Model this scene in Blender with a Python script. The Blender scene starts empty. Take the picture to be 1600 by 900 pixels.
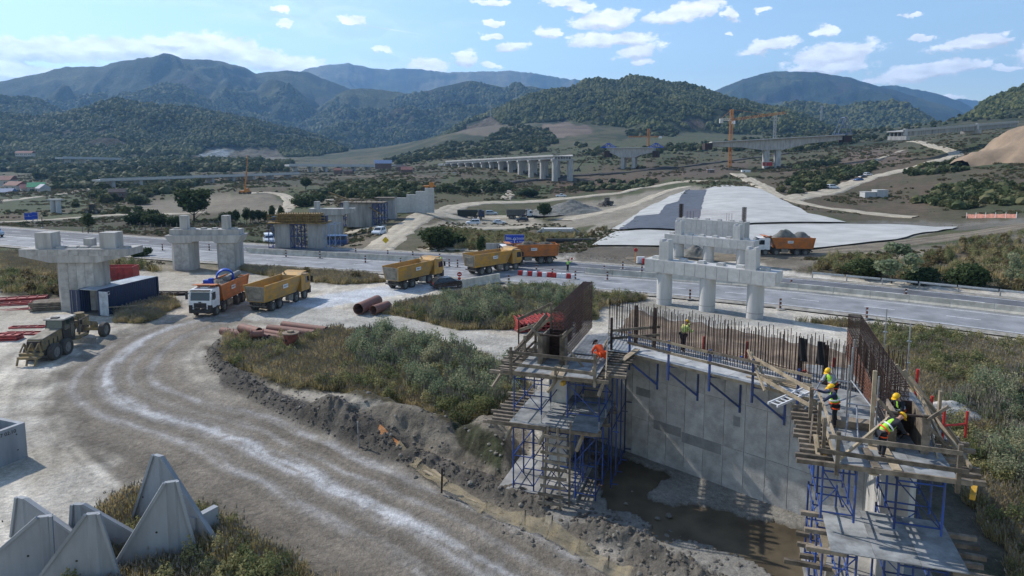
import bpy, math, random
import numpy as np
from mathutils import Vector, Matrix

random.seed(7)
RNG = np.random.default_rng(11)
SC = bpy.context.scene
COL = SC.collection

# ------------------------------------------------------------------ camera
CAM_Z = 17.0
TANP = 0.12
F = 1066.0            # focal length in photograph pixels (1600 wide)
Y0 = 368.0            # row of the optical axis
PITCH = math.atan(TANP)
cam_d = bpy.data.cameras.new('camera')
cam = bpy.data.objects.new('camera', cam_d)
COL.objects.link(cam)
cam.location = (0, 0, CAM_Z)
cam.rotation_euler = (math.pi / 2 - PITCH, 0, 0)
cam_d.sensor_width = 36.0
cam_d.lens = 36.0 * F / 1600.0
cam_d.shift_y = (Y0 - 450.0) / 1600.0
cam_d.clip_start = 0.3
cam_d.clip_end = 60000
SC.camera = cam

# ------------------------------------------------------------------ light
SUN_AZ = math.radians(-56)     # measured from +Y towards +X (negative: left of the view)
SUN_EL = math.radians(40)
sun_dir = Vector((math.sin(SUN_AZ) * math.cos(SUN_EL), math.cos(SUN_AZ) * math.cos(SUN_EL), math.sin(SUN_EL)))
sl = bpy.data.lights.new('sun', 'SUN')
sl.energy = 3.0
sl.angle = math.radians(0.6)
sl.color = (1.0, 0.94, 0.86)
so = bpy.data.objects.new('sun', sl)
COL.objects.link(so)
so.rotation_euler = sun_dir.to_track_quat('Z', 'Y').to_euler()
SC.view_settings.view_transform = 'Standard'
SC.view_settings.look = 'None'
SC.view_settings.gamma = 1
SC.view_settings.exposure = 0.8
SC.cycles.volume_bounces = 1
SC.cycles.max_bounces = 6
SC.cycles.transparent_max_bounces = 12


def ray(px, py):
 """unit-forward ray through photograph pixel, as (x, y, z) per metre of optical depth"""
 xc = (px - 800.0) / F
 yc = -(py - Y0) / F
 cp, sp = math.cos(PITCH), math.sin(PITCH)
 return xc, cp + yc * sp, -sp + yc * cp


# ------------------------------------------------------------------ world: sky and clouds
W = bpy.data.worlds.new('World')
SC.world = W
W.use_nodes = True
nt = W.node_tree
nt.nodes.clear()


def wn(t, **kw):
 n = nt.nodes.new(t)
 for k, v in kw.items():
  setattr(n, k, v)
 return n


def lk(tree, a, b):
 tree.links.new(a, b)


sky = wn('ShaderNodeTexSky', sky_type='NISHITA', sun_disc=False)
sky.sun_elevation = SUN_EL
sky.sun_rotation = SUN_AZ
sky.altitude = 400
sky.air_density = 1.2
sky.dust_density = 0.25
sky.ozone_density = 2.0
tc = wn('ShaderNodeTexCoord')
sep = wn('ShaderNodeSeparateXYZ')
lk(nt, tc.outputs['Generated'], sep.inputs[0])
az = wn('ShaderNodeMath', operation='ARCTAN2')
lk(nt, sep.outputs[0], az.inputs[0]); lk(nt, sep.outputs[1], az.inputs[1])
el = wn('ShaderNodeMath', operation='ARCSINE')
lk(nt, sep.outputs[2], el.inputs[0])
uv = wn('ShaderNodeCombineXYZ')
lk(nt, az.outputs[0], uv.inputs[0]); lk(nt, el.outputs[0], uv.inputs[1])
# domain warp so the cloud outlines billow
def noise(scale, detail=4, rough=0.55, stretch=(1, 1, 1), off=(0, 0, 0)):
 m = wn('ShaderNodeMapping')
 m.inputs['Scale'].default_value = stretch
 m.inputs['Location'].default_value = off
 lk(nt, uv.outputs[0], m.inputs['Vector'])
 n = wn('ShaderNodeTexNoise')
 n.inputs['Scale'].default_value = scale
 n.inputs['Detail'].default_value = detail
 n.inputs['Roughness'].default_value = rough
 lk(nt, m.outputs[0], n.inputs['Vector'])
 return n


# px, py, half width, half height, shear of each cloud seen in the photograph
CLOUDS = [
 (60, 78, 110, 16, 0), (190, 78, 110, 17, 0), (30, 112, 70, 14, 0), (330, 75, 75, 24, 0), (430, 96, 90, 16, 0.1),
 (270, 66, 40, 10, 0), (437, 14, 14, 6, 0), (445, 38, 13, 7, 0), (545, 31, 18, 7, 0), (597, 78, 20, 6, 0.1),
 (670, 104, 38, 12, 0), (728, 92, 16, 13, 0), (765, 102, 12, 5, 0), (770, 4, 28, 6, 0), (765, 36, 14, 5, 0), (767, 57, 15, 5, 0),
 (802, 73, 24, 8, 0), (858, 50, 26, 9, 0), (905, 13, 26, 9, 0), (880, 4, 35, 6, 0), (945, 30, 52, 15, -0.1), (955, 62, 72, 12, 0), (1000, 80, 42, 11, -0.2),
 (1002, 97, 18, 6, 0), (1060, 22, 52, 14, -0.2), (1105, 10, 30, 11, -0.2), (1140, 21, 16, 9, 0), (1200, 72, 50, 9, -0.15),
 (1288, 48, 20, 7, 0), (1300, 88, 62, 20, -0.1), (1290, 105, 60, 11, 0), (1425, 23, 14, 4, 0), (1500, 72, 48, 9, 0), (1545, 62, 32, 8, 0),
 (1445, 112, 72, 13, -0.1), (1515, 104, 30, 7, 0), (1575, 104, 18, 5, 0), (1490, 151, 10, 4, 0), (1433, 61, 14, 4, 0), (1190, 15, 12, 5, 0), (1140, 52, 10, 4, 0),
 (1690, 80, 70, 18, 0), (1800, 20, 90, 22, 0), (-90, 70, 90, 25, 0), (-120, 10, 60, 14, 0), (300, -60, 120, 20, 0), (700, -90, 90, 20, 0), (1100, -80, 110, 25, 0), (1500, -70, 80, 18, 0),
]
warp = noise(28, 6, 0.62, (1, 1.7, 1))
wsub = wn('ShaderNodeVectorMath', operation='SUBTRACT')
lk(nt, warp.outputs['Color'], wsub.inputs[0]); wsub.inputs[1].default_value = (0.5, 0.5, 0.5)
wmul = wn('ShaderNodeVectorMath', operation='MULTIPLY')
lk(nt, wsub.outputs[0], wmul.inputs[0]); wmul.inputs[1].default_value = (0.062, 0.024, 0)
uvw = wn('ShaderNodeVectorMath', operation='ADD')
lk(nt, uv.outputs[0], uvw.inputs[0]); lk(nt, wmul.outputs[0], uvw.inputs[1])
usep = wn('ShaderNodeSeparateXYZ')
lk(nt, uvw.outputs[0], usep.inputs[0])


def blobs(lst, src_vec):
 last = None
 for (px, py, hw, hh, sh) in lst:
  rx, ry, rz = ray(px, py)
  L = math.sqrt(rx * rx + ry * ry + rz * rz)
  a0, e0 = math.atan2(rx, ry), math.asin(rz / L)
  s = wn('ShaderNodeVectorMath', operation='SUBTRACT')
  lk(nt, src_vec, s.inputs[0]); s.inputs[1].default_value = (a0, e0, 0)
  m = wn('ShaderNodeMapping', vector_type='POINT')
  m.inputs['Rotation'].default_value = (0, 0, sh)
  c = math.cos(a0)
  m.inputs['Scale'].default_value = (F / hw / 1.0, F / hh / 1.0, 0)
  if sh == 0:
   m = wn('ShaderNodeVectorMath', operation='MULTIPLY')
   m.inputs[1].default_value = (F / hw / 1.05, F / hh / 1.05, 0)
   lk(nt, s.outputs[0], m.inputs[0])
  else:
   r_ = wn('ShaderNodeMapping', vector_type='POINT')
   r_.inputs['Rotation'].default_value = (0, 0, sh)
   lk(nt, s.outputs[0], r_.inputs['Vector'])
   m = wn('ShaderNodeVectorMath', operation='MULTIPLY')
   m.inputs[1].default_value = (F / hw / 1.05, F / hh / 1.05, 0)
   lk(nt, r_.outputs[0], m.inputs[0])
  d = wn('ShaderNodeVectorMath', operation='LENGTH')
  lk(nt, m.outputs[0], d.inputs[0])
  if last is None:
   last = d.outputs['Value']
  else:
   mn = wn('ShaderNodeMath', operation='SMOOTH_MIN')
   mn.inputs[2].default_value = 0.15
   lk(nt, last, mn.inputs[0]); lk(nt, d.outputs['Value'], mn.inputs[1])
   last = mn.outputs[0]
 return last


dist = blobs(CLOUDS, uvw.outputs[0])
uvs = wn('ShaderNodeVectorMath', operation='ADD')
lk(nt, uvw.outputs[0], uvs.inputs[0]); uvs.inputs[1].default_value = (0, 0.008, 0)
dist2 = blobs(CLOUDS, uvs.outputs[0])
edge = noise(60, 8, 0.62, (1, 1.5, 1), (3, 1, 0))
ea = wn('ShaderNodeMath', operation='MULTIPLY_ADD')
lk(nt, edge.outputs['Fac'], ea.inputs[0]); ea.inputs[1].default_value = 1.35
ea.inputs[2].default_value = -0.7
da = wn('ShaderNodeMath', operation='ADD')
lk(nt, dist, da.inputs[0]); lk(nt, ea.outputs[0], da.inputs[1])
cm = wn('ShaderNodeMapRange', interpolation_type='SMOOTHSTEP')
lk(nt, da.outputs[0], cm.inputs[0])
cm.inputs[1].default_value = 1.0; cm.inputs[2].default_value = 0.66
cm.inputs[3].default_value = 0; cm.inputs[4].default_value = 0.95
# vapour trail
trail = blobs([(583, 42, 90, 1.7, 0.115), (443, 24, 38, 1.5, 0.09)], uv.outputs[0])
tm = wn('ShaderNodeMapRange', interpolation_type='SMOOTHSTEP')
lk(nt, trail, tm.inputs[0])
tm.inputs[1].default_value = 1.1; tm.inputs[2].default_value = 0.2; tm.inputs[3].default_value = 0; tm.inputs[4].default_value = 0.5
# thin veil, thicker towards the sun side
veil = noise(3.2, 6, 0.6, (1, 5, 1), (1.3, 0.4, 0))
vm = wn('ShaderNodeMapRange', interpolation_type='SMOOTHSTEP')
lk(nt, veil.outputs['Fac'], vm.inputs[0])
vm.inputs[1].default_value = 0.42; vm.inputs[2].default_value = 0.75; vm.inputs[3].default_value = 0.0; vm.inputs[4].default_value = 0.5
vside = wn('ShaderNodeMapRange')
lk(nt, az.outputs[0], vside.inputs[0])
vside.inputs[1].default_value = 0.1; vside.inputs[2].default_value = -0.6; vside.inputs[3].default_value = 0.12; vside.inputs[4].default_value = 1.0
vv = wn('ShaderNodeMath', operation='MULTIPLY')
lk(nt, vm.outputs[0], vv.inputs[0]); lk(nt, vside.outputs[0], vv.inputs[1])
mx1 = wn('ShaderNodeMath', operation='MAXIMUM')
lk(nt, cm.outputs[0], mx1.inputs[0]); lk(nt, tm.outputs[0], mx1.inputs[1])
mx2 = wn('ShaderNodeMath', operation='MAXIMUM')
lk(nt, mx1.outputs[0], mx2.inputs[0]); lk(nt, vv.outputs[0], mx2.inputs[1])
# cloud body: bright tops and shaded grey bases painted in, varied by noise
cshade = noise(34, 5, 0.55, (1, 2.2, 1), (7, 2, 0))
cs = wn('ShaderNodeMapRange')
lk(nt, cshade.outputs['Fac'], cs.inputs[0])
cs.inputs[1].default_value = 0.3; cs.inputs[2].default_value = 0.65; cs.inputs[3].default_value = 6.2; cs.inputs[4].default_value = 9.2
dd_ = wn('ShaderNodeMath', operation='SUBTRACT')
lk(nt, dist2, dd_.inputs[0]); lk(nt, dist, dd_.inputs[1])
dm_ = wn('ShaderNodeMapRange', interpolation_type='SMOOTHSTEP')
lk(nt, dd_.outputs[0], dm_.inputs[0])
dm_.inputs[1].default_value = -0.55; dm_.inputs[2].default_value = 0.25; dm_.inputs[3].default_value = 0.72; dm_.inputs[4].default_value = 1.08
cs2 = wn('ShaderNodeMath', operation='MULTIPLY')
lk(nt, cs.outputs[0], cs2.inputs[0]); lk(nt, dm_.outputs[0], cs2.inputs[1])
cs = cs2
ccol = wn('ShaderNodeVectorMath', operation='SCALE')
ccol.inputs[0].default_value = (0.98, 0.99, 1.02)
lk(nt, cs.outputs[0], ccol.inputs['Scale'])
skg = wn('ShaderNodeVectorMath', operation='MULTIPLY')
lk(nt, sky.outputs[0], skg.inputs[0]); skg.inputs[1].default_value = (1.0, 1.0, 1.0)
mix = wn('ShaderNodeMix', data_type='RGBA')
lk(nt, mx2.outputs[0], mix.inputs['Factor'])
lk(nt, skg.outputs[0], mix.inputs['A']); lk(nt, ccol.outputs[0], mix.inputs['B'])
bg = wn('ShaderNodeBackground')
bg.inputs['Strength'].default_value = 0.1
lk(nt, mix.outputs['Result'], bg.inputs['Color'])
wo = wn('ShaderNodeOutputWorld')
lk(nt, bg.outputs[0], wo.inputs['Surface'])
W.cycles.sampling_method = 'MANUAL'
W.cycles.sample_map_resolution = 512


# ------------------------------------------------------------------ materials
MATS = {}


def mat(name, color, rough=0.8, var=0.15, scale=3.0, bump=0.0, metal=0.0, bscale=None, color2=None, streak=False, spec=0.3, attr=None, rnd=0.0, fine=0.0):
 """procedural surface: base colour broken up by noise, optional second colour, rain streaks and relief"""
 if name in MATS:
  return MATS[name]
 m = bpy.data.materials.new(name)
 m.use_nodes = True
 t = m.node_tree
 N, L = t.nodes, t.links
 b = N['Principled BSDF']
 b.inputs['Roughness'].default_value = rough
 b.inputs['Metallic'].default_value = metal
 b.inputs['Specular IOR Level'].default_value = spec
 co = N.new('ShaderNodeTexCoord')
 oi = N.new('ShaderNodeObjectInfo')
 no = N.new('ShaderNodeTexNoise')
 no.inputs['Scale'].default_value = scale
 no.inputs['Detail'].default_value = 6
 no.inputs['Roughness'].default_value = 0.62
 vec = co.outputs['Object']
 off = N.new('ShaderNodeVectorMath'); off.operation = 'MULTIPLY_ADD'
 L.new(oi.outputs['Random'], off.inputs[0]); off.inputs[1].default_value = (37, 17, 29)
 L.new(vec, off.inputs[2])
 v2 = off.outputs[0]
 if streak:
  mp = N.new('ShaderNodeMapping')
  mp.inputs['Scale'].default_value = (1, 1, 0.18)
  L.new(v2, mp.inputs['Vector']); v2s = mp.outputs[0]
  L.new(v2s, no.inputs['Vector'])
 else:
  L.new(v2, no.inputs['Vector'])
 c1 = Vector(color)
 c2 = Vector(color2) if color2 else c1 * (1 - 1.6 * var)
 mr = N.new('ShaderNodeMapRange')
 mr.inputs[1].default_value = 0.36; mr.inputs[2].default_value = 0.66
 L.new(no.outputs['Fac'], mr.inputs[0])
 mx = N.new('ShaderNodeMix'); mx.data_type = 'RGBA'
 L.new(mr.outputs[0], mx.inputs['Factor'])
 hi = c1 * (1 + var * 0.5)
 mx.inputs['A'].default_value = (*hi, 1)
 mx.inputs['B'].default_value = (*c2, 1)
 out = mx.outputs['Result']
 if rnd or fine:
  hv = N.new('ShaderNodeHueSaturation')
  L.new(out, hv.inputs['Color'])
  if rnd:
   mrr = N.new('ShaderNodeMapRange')
   L.new(oi.outputs['Random'], mrr.inputs[0])
   mrr.inputs[3].default_value = 1 - rnd; mrr.inputs[4].default_value = 1 + rnd
   L.new(mrr.outputs[0], hv.inputs['Value'])
  out = hv.outputs[0]
 L.new(out, b.inputs['Base Color'])
 if bump:
  bn = N.new('ShaderNodeTexNoise')
  bn.inputs['Scale'].default_value = bscale or scale * 4
  bn.inputs['Detail'].default_value = 5
  L.new(v2, bn.inputs['Vector'])
  bp = N.new('ShaderNodeBump')
  bp.inputs['Strength'].default_value = bump
  bp.inputs['Distance'].default_value = 0.05
  L.new(bn.outputs['Fac'], bp.inputs['Height'])
  L.new(bp.outputs[0], b.inputs['Normal'])
 MATS[name] = m
 return m


def leafmat(name, ca, cb, cc=None, rough=0.75, trans=0.25, ns=.35):
 """foliage: colour ramp over per-instance random plus slow noise"""
 if name in MATS:
  return MATS[name]
 m = bpy.data.materials.new(name)
 m.use_nodes = True
 t = m.node_tree
 N, L = t.nodes, t.links
 b = N['Principled BSDF']
 b.inputs['Roughness'].default_value = rough
 b.inputs['Specular IOR Level'].default_value = 0.15
 oi = N.new('ShaderNodeObjectInfo')
 ge = N.new('ShaderNodeNewGeometry')
 no = N.new('ShaderNodeTexNoise'); no.inputs['Scale'].default_value = ns; no.inputs['Detail'].default_value = 3
 L.new(ge.outputs['Position'], no.inputs['Vector'])
 ad = N.new('ShaderNodeMath'); ad.operation = 'MULTIPLY_ADD'
 L.new(oi.outputs['Random'], ad.inputs[0]); ad.inputs[1].default_value = 0.55
 sc_ = N.new('ShaderNodeMath'); sc_.operation = 'MULTIPLY_ADD'
 L.new(no.outputs['Fac'], sc_.inputs[0]); sc_.inputs[1].default_value = 1.3; sc_.inputs[2].default_value = -0.42
 L.new(sc_.outputs[0], ad.inputs[2])
 ri = N.new('ShaderNodeMath'); ri.operation = 'MULTIPLY_ADD'
 L.new(ge.outputs['Random Per Island'], ri.inputs[0]); ri.inputs[1].default_value = 0.25
 L.new(ad.outputs[0], ri.inputs[2])
 cr = N.new('ShaderNodeValToRGB')
 cr.color_ramp.elements[0].color = (*ca, 1); cr.color_ramp.elements[0].position = 0.15
 cr.color_ramp.elements[1].color = (*(cc or cb), 1); cr.color_ramp.elements[1].position = 1.0
 e = cr.color_ramp.elements.new(0.6); e.color = (*cb, 1)
 L.new(ri.outputs[0], cr.inputs[0])
 L.new(cr.outputs[0], b.inputs['Base Color'])
 tr = N.new('ShaderNodeBsdfTranslucent'); L.new(cr.outputs[0], tr.inputs['Color'])
 ms = N.new('ShaderNodeMixShader'); ms.inputs[0].default_value = trans
 L.new(b.outputs[0], ms.inputs[1]); L.new(tr.outputs[0], ms.inputs[2])
 L.new(ms.outputs[0], N['Material Output'].inputs['Surface'])
 MATS[name] = m
 return m


CONC = mat('concrete', (0.40, 0.39, 0.37), 0.85, 0.2, 1.5, 0.4, bscale=14, streak=True, rnd=.09)
CONC_D = mat('dark_concrete', (0.30, 0.295, 0.28), 0.9, 0.3, 0.7, 0.4, bscale=10, streak=True)
CONC_L = mat('new_concrete', (0.46, 0.455, 0.44), 0.8, 0.10, 1.6, 0.3, bscale=12, streak=True, rnd=.07)
PRECAST = mat('precast_concrete', (0.27, 0.29, 0.31), 0.7, 0.16, 0.8, 0.2, bscale=9, streak=True)
WOOD = mat('weathered_timber', (0.20, 0.165, 0.125), 0.85, 0.35, 2.5, 0.4, bscale=20, rnd=0.35)
WOOD_L = mat('fresh_timber', (0.36, 0.29, 0.20), 0.8, 0.25, 2.5, 0.3, bscale=20, rnd=0.2)
PLY = mat('plywood_sheeting', (0.27, 0.28, 0.28), 0.75, 0.35, 1.3, 0.2, rnd=0.12)
BLUE = mat('blue_scaffold_paint', (0.018, 0.055, 0.22), 0.6, 0.3, 3, color2=(0.05, 0.055, 0.09), rnd=.45)
STEEL = mat('galvanised_steel', (0.38, 0.39, 0.40), 0.45, 0.2, 5, metal=0.6)
REBAR = mat('rusty_rebar', (0.06, 0.036, 0.03), 0.85, 0.4, 8, color2=(0.03, 0.02, 0.017), rnd=0.3)
REBAR_D = mat('dark_rusty_steel', (0.05, 0.032, 0.026), 0.85, 0.4, 4)
YEL = mat('truck_yellow_paint', (0.46, 0.235, 0.03), 0.5, 0.3, 1.1, color2=(0.27, 0.19, 0.10))
ORA = mat('tipper_orange_paint', (0.50, 0.15, 0.03), 0.55, 0.3, 1.1, color2=(0.27, 0.13, 0.065))
DUST = mat('dusty_grey_steel', (0.27, 0.24, 0.19), 0.85, 0.25, 1.5)
WHITE = mat('white_paint', (0.72, 0.73, 0.74), 0.4, 0.12, 2)
BLACK = mat('black_plastic', (0.02, 0.02, 0.022), 0.6, 0.3, 3, color2=(0.05, 0.045, 0.04))
CHASSIS = mat('dusty_chassis', (0.06, 0.055, 0.05), 0.85, 0.3, 3, color2=(0.13, 0.115, 0.095))
TYRE = mat('dusty_tyre_rubber', (0.05, 0.047, 0.043), 0.9, 0.3, 6, color2=(0.09, 0.08, 0.07))
RIM = mat('wheel_rim', (0.22, 0.21, 0.19), 0.7, 0.2, 6)
GLASS = mat('dark_window_glass', (0.02, 0.03, 0.04), 0.08, 0.1, 2, spec=0.8)
RED = mat('red_paint', (0.42, 0.035, 0.03), 0.55, 0.25, 3)
REDST = mat('red_formwork_steel', (0.36, 0.05, 0.045), 0.6, 0.3, 2, color2=(0.2, 0.05, 0.045), rnd=0.25)
PIPE = mat('brown_pipe_coating', (0.22, 0.10, 0.075), 0.7, 0.3, 2, color2=(0.17, 0.10, 0.08), rnd=0.15)
NAVY = mat('navy_container_paint', (0.018, 0.035, 0.085), 0.5, 0.2, 1.5, color2=(0.03, 0.045, 0.08))
BLUEP = mat('blue_sign_paint', (0.01, 0.06, 0.42), 0.45, 0.15, 2)
AMBER = mat('amber_plastic', (0.7, 0.25, 0.02), 0.4, 0.1, 2)
HIVIS = mat('lime_reflective_vest', (0.36, 0.72, 0.06), 0.7, 0.12, 6)
HIVIS_O = mat('orange_workwear', (0.85, 0.10, 0.02), 0.7, 0.12, 6)
HAT = mat('yellow_hard_hat', (0.72, 0.42, 0.01), 0.35, 0.05, 4)
SKIN = mat('skin', (0.38, 0.22, 0.15), 0.6, 0.1, 6)
DARKC = mat('dark_workwear', (0.02, 0.022, 0.028), 0.85, 0.3, 6)
NAVYC = mat('navy_workwear', (0.02, 0.03, 0.07), 0.85, 0.2, 6)
GREYC = mat('grey_workwear', (0.30, 0.32, 0.35), 0.85, 0.2, 6)
REFL = mat('silver_reflective_tape', (0.75, 0.76, 0.76), 0.4, 0.05, 4)
ROCK = mat('grey_stone', (0.19, 0.175, 0.15), 0.9, 0.3, 4, 0.5, rnd=0.35)


# ------------------------------------------------------------------ mesh helpers
def rotz(a):
 return Matrix.Rotation(a, 4, 'Z')


class MB:
 def __init__(s):
  s.v = []; s.f = []; s.m = None

 def add(s, vs, fs, M=None):
  n = len(s.v)
  if M is not None:
   vs = [tuple(M @ Vector(v)) for v in vs]
  s.v += [tuple(v) for v in vs]
  s.f += [tuple(i + n for i in f) for f in fs]
  return s

 def box(s, c, d, M=None, rz=0.0, taper=(1, 1)):
  hx, hy, hz = d[0] / 2, d[1] / 2, d[2] / 2
  vs = []
  for z, t in ((-hz, (1, 1)), (hz, taper)):
   for x, y in ((-hx, -hy), (hx, -hy), (hx, hy), (-hx, hy)):
    vs.append((x * t[0], y * t[1], z))
  if rz:
   cr, sr = math.cos(rz), math.sin(rz)
   vs = [(x * cr - y * sr, x * sr + y * cr, z) for x, y, z in vs]
  vs = [(x + c[0], y + c[1], z + c[2]) for x, y, z in vs]
  return s.add(vs, [(0, 3, 2, 1), (4, 5, 6, 7), (0, 1, 5, 4), (1, 2, 6, 5), (2, 3, 7, 6), (3, 0, 4, 7)], M)

 def bar(s, a, b, w, h=None, up=(0, 0, 1)):
  """square section beam from a to b"""
  a, b = Vector(a), Vector(b)
  h = h or w
  d = (b - a); L = d.length
  if L < 1e-6:
   return s
  d /= L
  u = Vector(up)
  if abs(d.dot(u)) > 0.98:
   u = Vector((0, 1, 0))
  x = d.cross(u).normalized(); y = x.cross(d).normalized()
  vs = []
  for p in (a, b):
   for i, j in ((-1, -1), (1, -1), (1, 1), (-1, 1)):
    vs.append(p + x * (i * w / 2) + y * (j * h / 2))
  return s.add(vs, [(0, 3, 2, 1), (4, 5, 6, 7), (0, 1, 5, 4), (1, 2, 6, 5), (2, 3, 7, 6), (3, 0, 4, 7)])

 def cyl(s, a, b, r, r2=None, n=10, caps=True):
  a, b = Vector(a), Vector(b)
  r2 = r if r2 is None else r2
  d = (b - a).normalized()
  u = Vector((0, 0, 1)) if abs(d.z) < 0.9 else Vector((0, 1, 0))
  x = d.cross(u).normalized(); y = x.cross(d)
  vs = []
  for p, rr in ((a, r), (b, r2)):
   for i in range(n):
    t = 2 * math.pi * i / n
    vs.append(p + x * (math.cos(t) * rr) + y * (math.sin(t) * rr))
  fs = [(i, i + n, (i + 1) % n + n, (i + 1) % n) for i in range(n)]
  if caps:
   fs += [tuple(range(n)), tuple(range(2 * n - 1, n - 1, -1))]
  return s.add(vs, fs)

 def tube(s, a, b, r, t, n=16):
  """open pipe with wall thickness"""
  a, b = Vector(a), Vector(b)
  d = (b - a).normalized()
  u = Vector((0, 0, 1)) if abs(d.z) < 0.9 else Vector((0, 1, 0))
  x = d.cross(u).normalized(); y = x.cross(d)
  vs = []
  for p in (a, b):
   for rr in (r, r - t):
    for i in range(n):
     k = 2 * math.pi * i / n
     vs.append(p + x * (math.cos(k) * rr) + y * (math.sin(k) * rr))
  fs = []
  for i in range(n):
   j = (i + 1) % n
   fs += [(i, i + 2 * n, j + 2 * n, j), (n + i, n + j, 3 * n + j, 3 * n + i), (i, j, n + j, n + i), (2 * n + i, 3 * n + i, 3 * n + j, 2 * n + j)]
  return s.add(vs, fs)

 def prism(s, pts, z0, z1, M=None):
  n = len(pts)
  vs = [(x, y, z0) for x, y in pts] + [(x, y, z1) for x, y in pts]
  fs = [tuple(range(n - 1, -1, -1)), tuple(range(n, 2 * n))] + [(i, (i + 1) % n, (i + 1) % n + n, i + n) for i in range(n)]
  return s.add(vs, fs, M)

 def prism_x(s, pts, x0, x1):
  """profile pts (y,z) extruded along x"""
  n = len(pts)
  vs = [(x0, y, z) for y, z in pts] + [(x1, y, z) for y, z in pts]
  fs = [tuple(range(n)), tuple(range(2 * n - 1, n - 1, -1))] + [(i, i + n, (i + 1) % n + n, (i + 1) % n) for i in range(n)]
  return s.add(vs, fs)

 def prism_y(s, pts, y0, y1):
  """profile pts (x,z) extruded along y"""
  n = len(pts)
  vs = [(x, y0, z) for x, z in pts] + [(x, y1, z) for x, z in pts]
  fs = [tuple(range(n - 1, -1, -1)), tuple(range(n, 2 * n))] + [(i, (i + 1) % n, (i + 1) % n + n, i + n) for i in range(n)]
  return s.add(vs, fs)

 def grid(s, fn, nu, nv):
  vs = [fn(i / nu, j / nv) for j in range(nv + 1) for i in range(nu + 1)]
  w = nu + 1
  fs = [(j * w + i, j * w + i + 1, (j + 1) * w + i + 1, (j + 1) * w + i) for j in range(nv) for i in range(nu)]
  return s.add(vs, fs)

 def mesh(s, name, m, smooth=None):
  me = bpy.data.meshes.new(name)
  me.from_pydata(s.v, [], s.f)
  if m:
   me.materials.append(m)
  me.validate()
  if smooth is not None:
   me.polygons.foreach_set('use_smooth', [True] * len(me.polygons))
   me.set_sharp_from_angle(angle=math.radians(smooth))
  me.update()
  return me

 def build(s, name, m, parent=None, smooth=None, kind=None, label=None):
  return link(name, s.mesh(name, m, smooth), parent, kind=kind, label=label)


def link(name, me, parent=None, loc=None, rz=0, kind=None, label=None, rot=None, scale=None):
 o = bpy.data.objects.new(name, me)
 COL.objects.link(o)
 if parent is not None:
  o.parent = parent
 if loc is not None:
  o.location = loc
 if rot is not None:
  o.rotation_euler = rot
 elif rz:
  o.rotation_euler = (0, 0, rz)
 if scale is not None:
  o.scale = scale if hasattr(scale, '__len__') else (scale,) * 3
 if kind:
  o['kind'] = kind
 if label:
  o['label'] = label
 return o


def tag(o, label, cat, group=None):
 o['label'] = label; o['category'] = cat
 if group:
  o['group'] = group
 return o


def thing(name, label, cat, loc=(0, 0, 0), rz=0, group=None):
 o = bpy.data.objects.new(name, None)
 COL.objects.link(o)
 o.location = loc; o.rotation_euler = (0, 0, rz)
 o.empty_display_size = 0.2
 return tag(o, label, cat, group)


KIDS = {}


def copy_tree(o, loc=None, rz=None, label=None, group=None, parent=None, kids=None):
 if kids is None:
  kids = {}
  for q in bpy.data.objects:
   if q.parent:
    kids.setdefault(q.parent.name, []).append(q)
 c = o.copy(); COL.objects.link(c)
 c.parent = parent
 if loc is not None:
  c.location = loc
 if rz is not None:
  c.rotation_euler = (0, 0, rz)
 if label:
  c['label'] = label
 if group:
  c['group'] = group
 for ch in kids.get(o.name, []):
  copy_tree(ch, parent=c, kids=kids)
 return c
# ------------------------------------------------------------------ numpy helpers
CP, SP = math.cos(PITCH), math.sin(PITCH)


def P(px, py, z=0.0):
 rx, ry, rz = ray(px, py)
 t = (z - CAM_Z) / rz
 return Vector((rx * t, ry * t, z))


def PD(px, py, D):
 rx, ry, rz = ray(px, py)
 t = D / ry
 return Vector((rx * t, D, CAM_Z + rz * t))


def proj(x, y, z):
 zz = z - CAM_Z
 dep = np.maximum(y * CP - zz * SP, 0.5)
 return 800 + F * x / dep, Y0 - F * (y * SP + zz * CP) / dep


def _hash(i, j, seed):
 h = (i * 374761393 + j * 668265263 + seed * 362437) & 0xffffffff
 h = ((h ^ (h >> 13)) * 1274126177) & 0xffffffff
 return ((h ^ (h >> 16)) & 0xffff) / 65535.0


def vnoise(x, y, seed=0):
 xi = np.floor(x).astype(np.int64); yi = np.floor(y).astype(np.int64)
 fx = x - xi; fy = y - yi
 fx = fx * fx * (3 - 2 * fx); fy = fy * fy * (3 - 2 * fy)
 a = _hash(xi, yi, seed); b = _hash(xi + 1, yi, seed); c = _hash(xi, yi + 1, seed); d = _hash(xi + 1, yi + 1, seed)
 return (a + (b - a) * fx) * (1 - fy) + (c + (d - c) * fx) * fy


def fbm(x, y, oct=4, seed=0, gain=0.5):
 s = 0; a = 1; t = 0
 for o in range(oct):
  s = s + a * vnoise(x * 2 ** o + 13.7 * o, y * 2 ** o - 7.1 * o, seed + o); t += a; a *= gain
 return s / t


def ridged(x, y, oct=4, seed=0, gain=0.5):
 s = 0; a = 1; t = 0
 for o in range(oct):
  n = 1 - np.abs(2 * vnoise(x * 2 ** o + 3.1 * o, y * 2 ** o + 9.7 * o, seed + o) - 1)
  s = s + a * n * n; t += a; a *= gain
 return s / t


def sstep(a, b, x):
 t = np.clip((x - a) / (b - a), 0, 1)
 return t * t * (3 - 2 * t)


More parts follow.
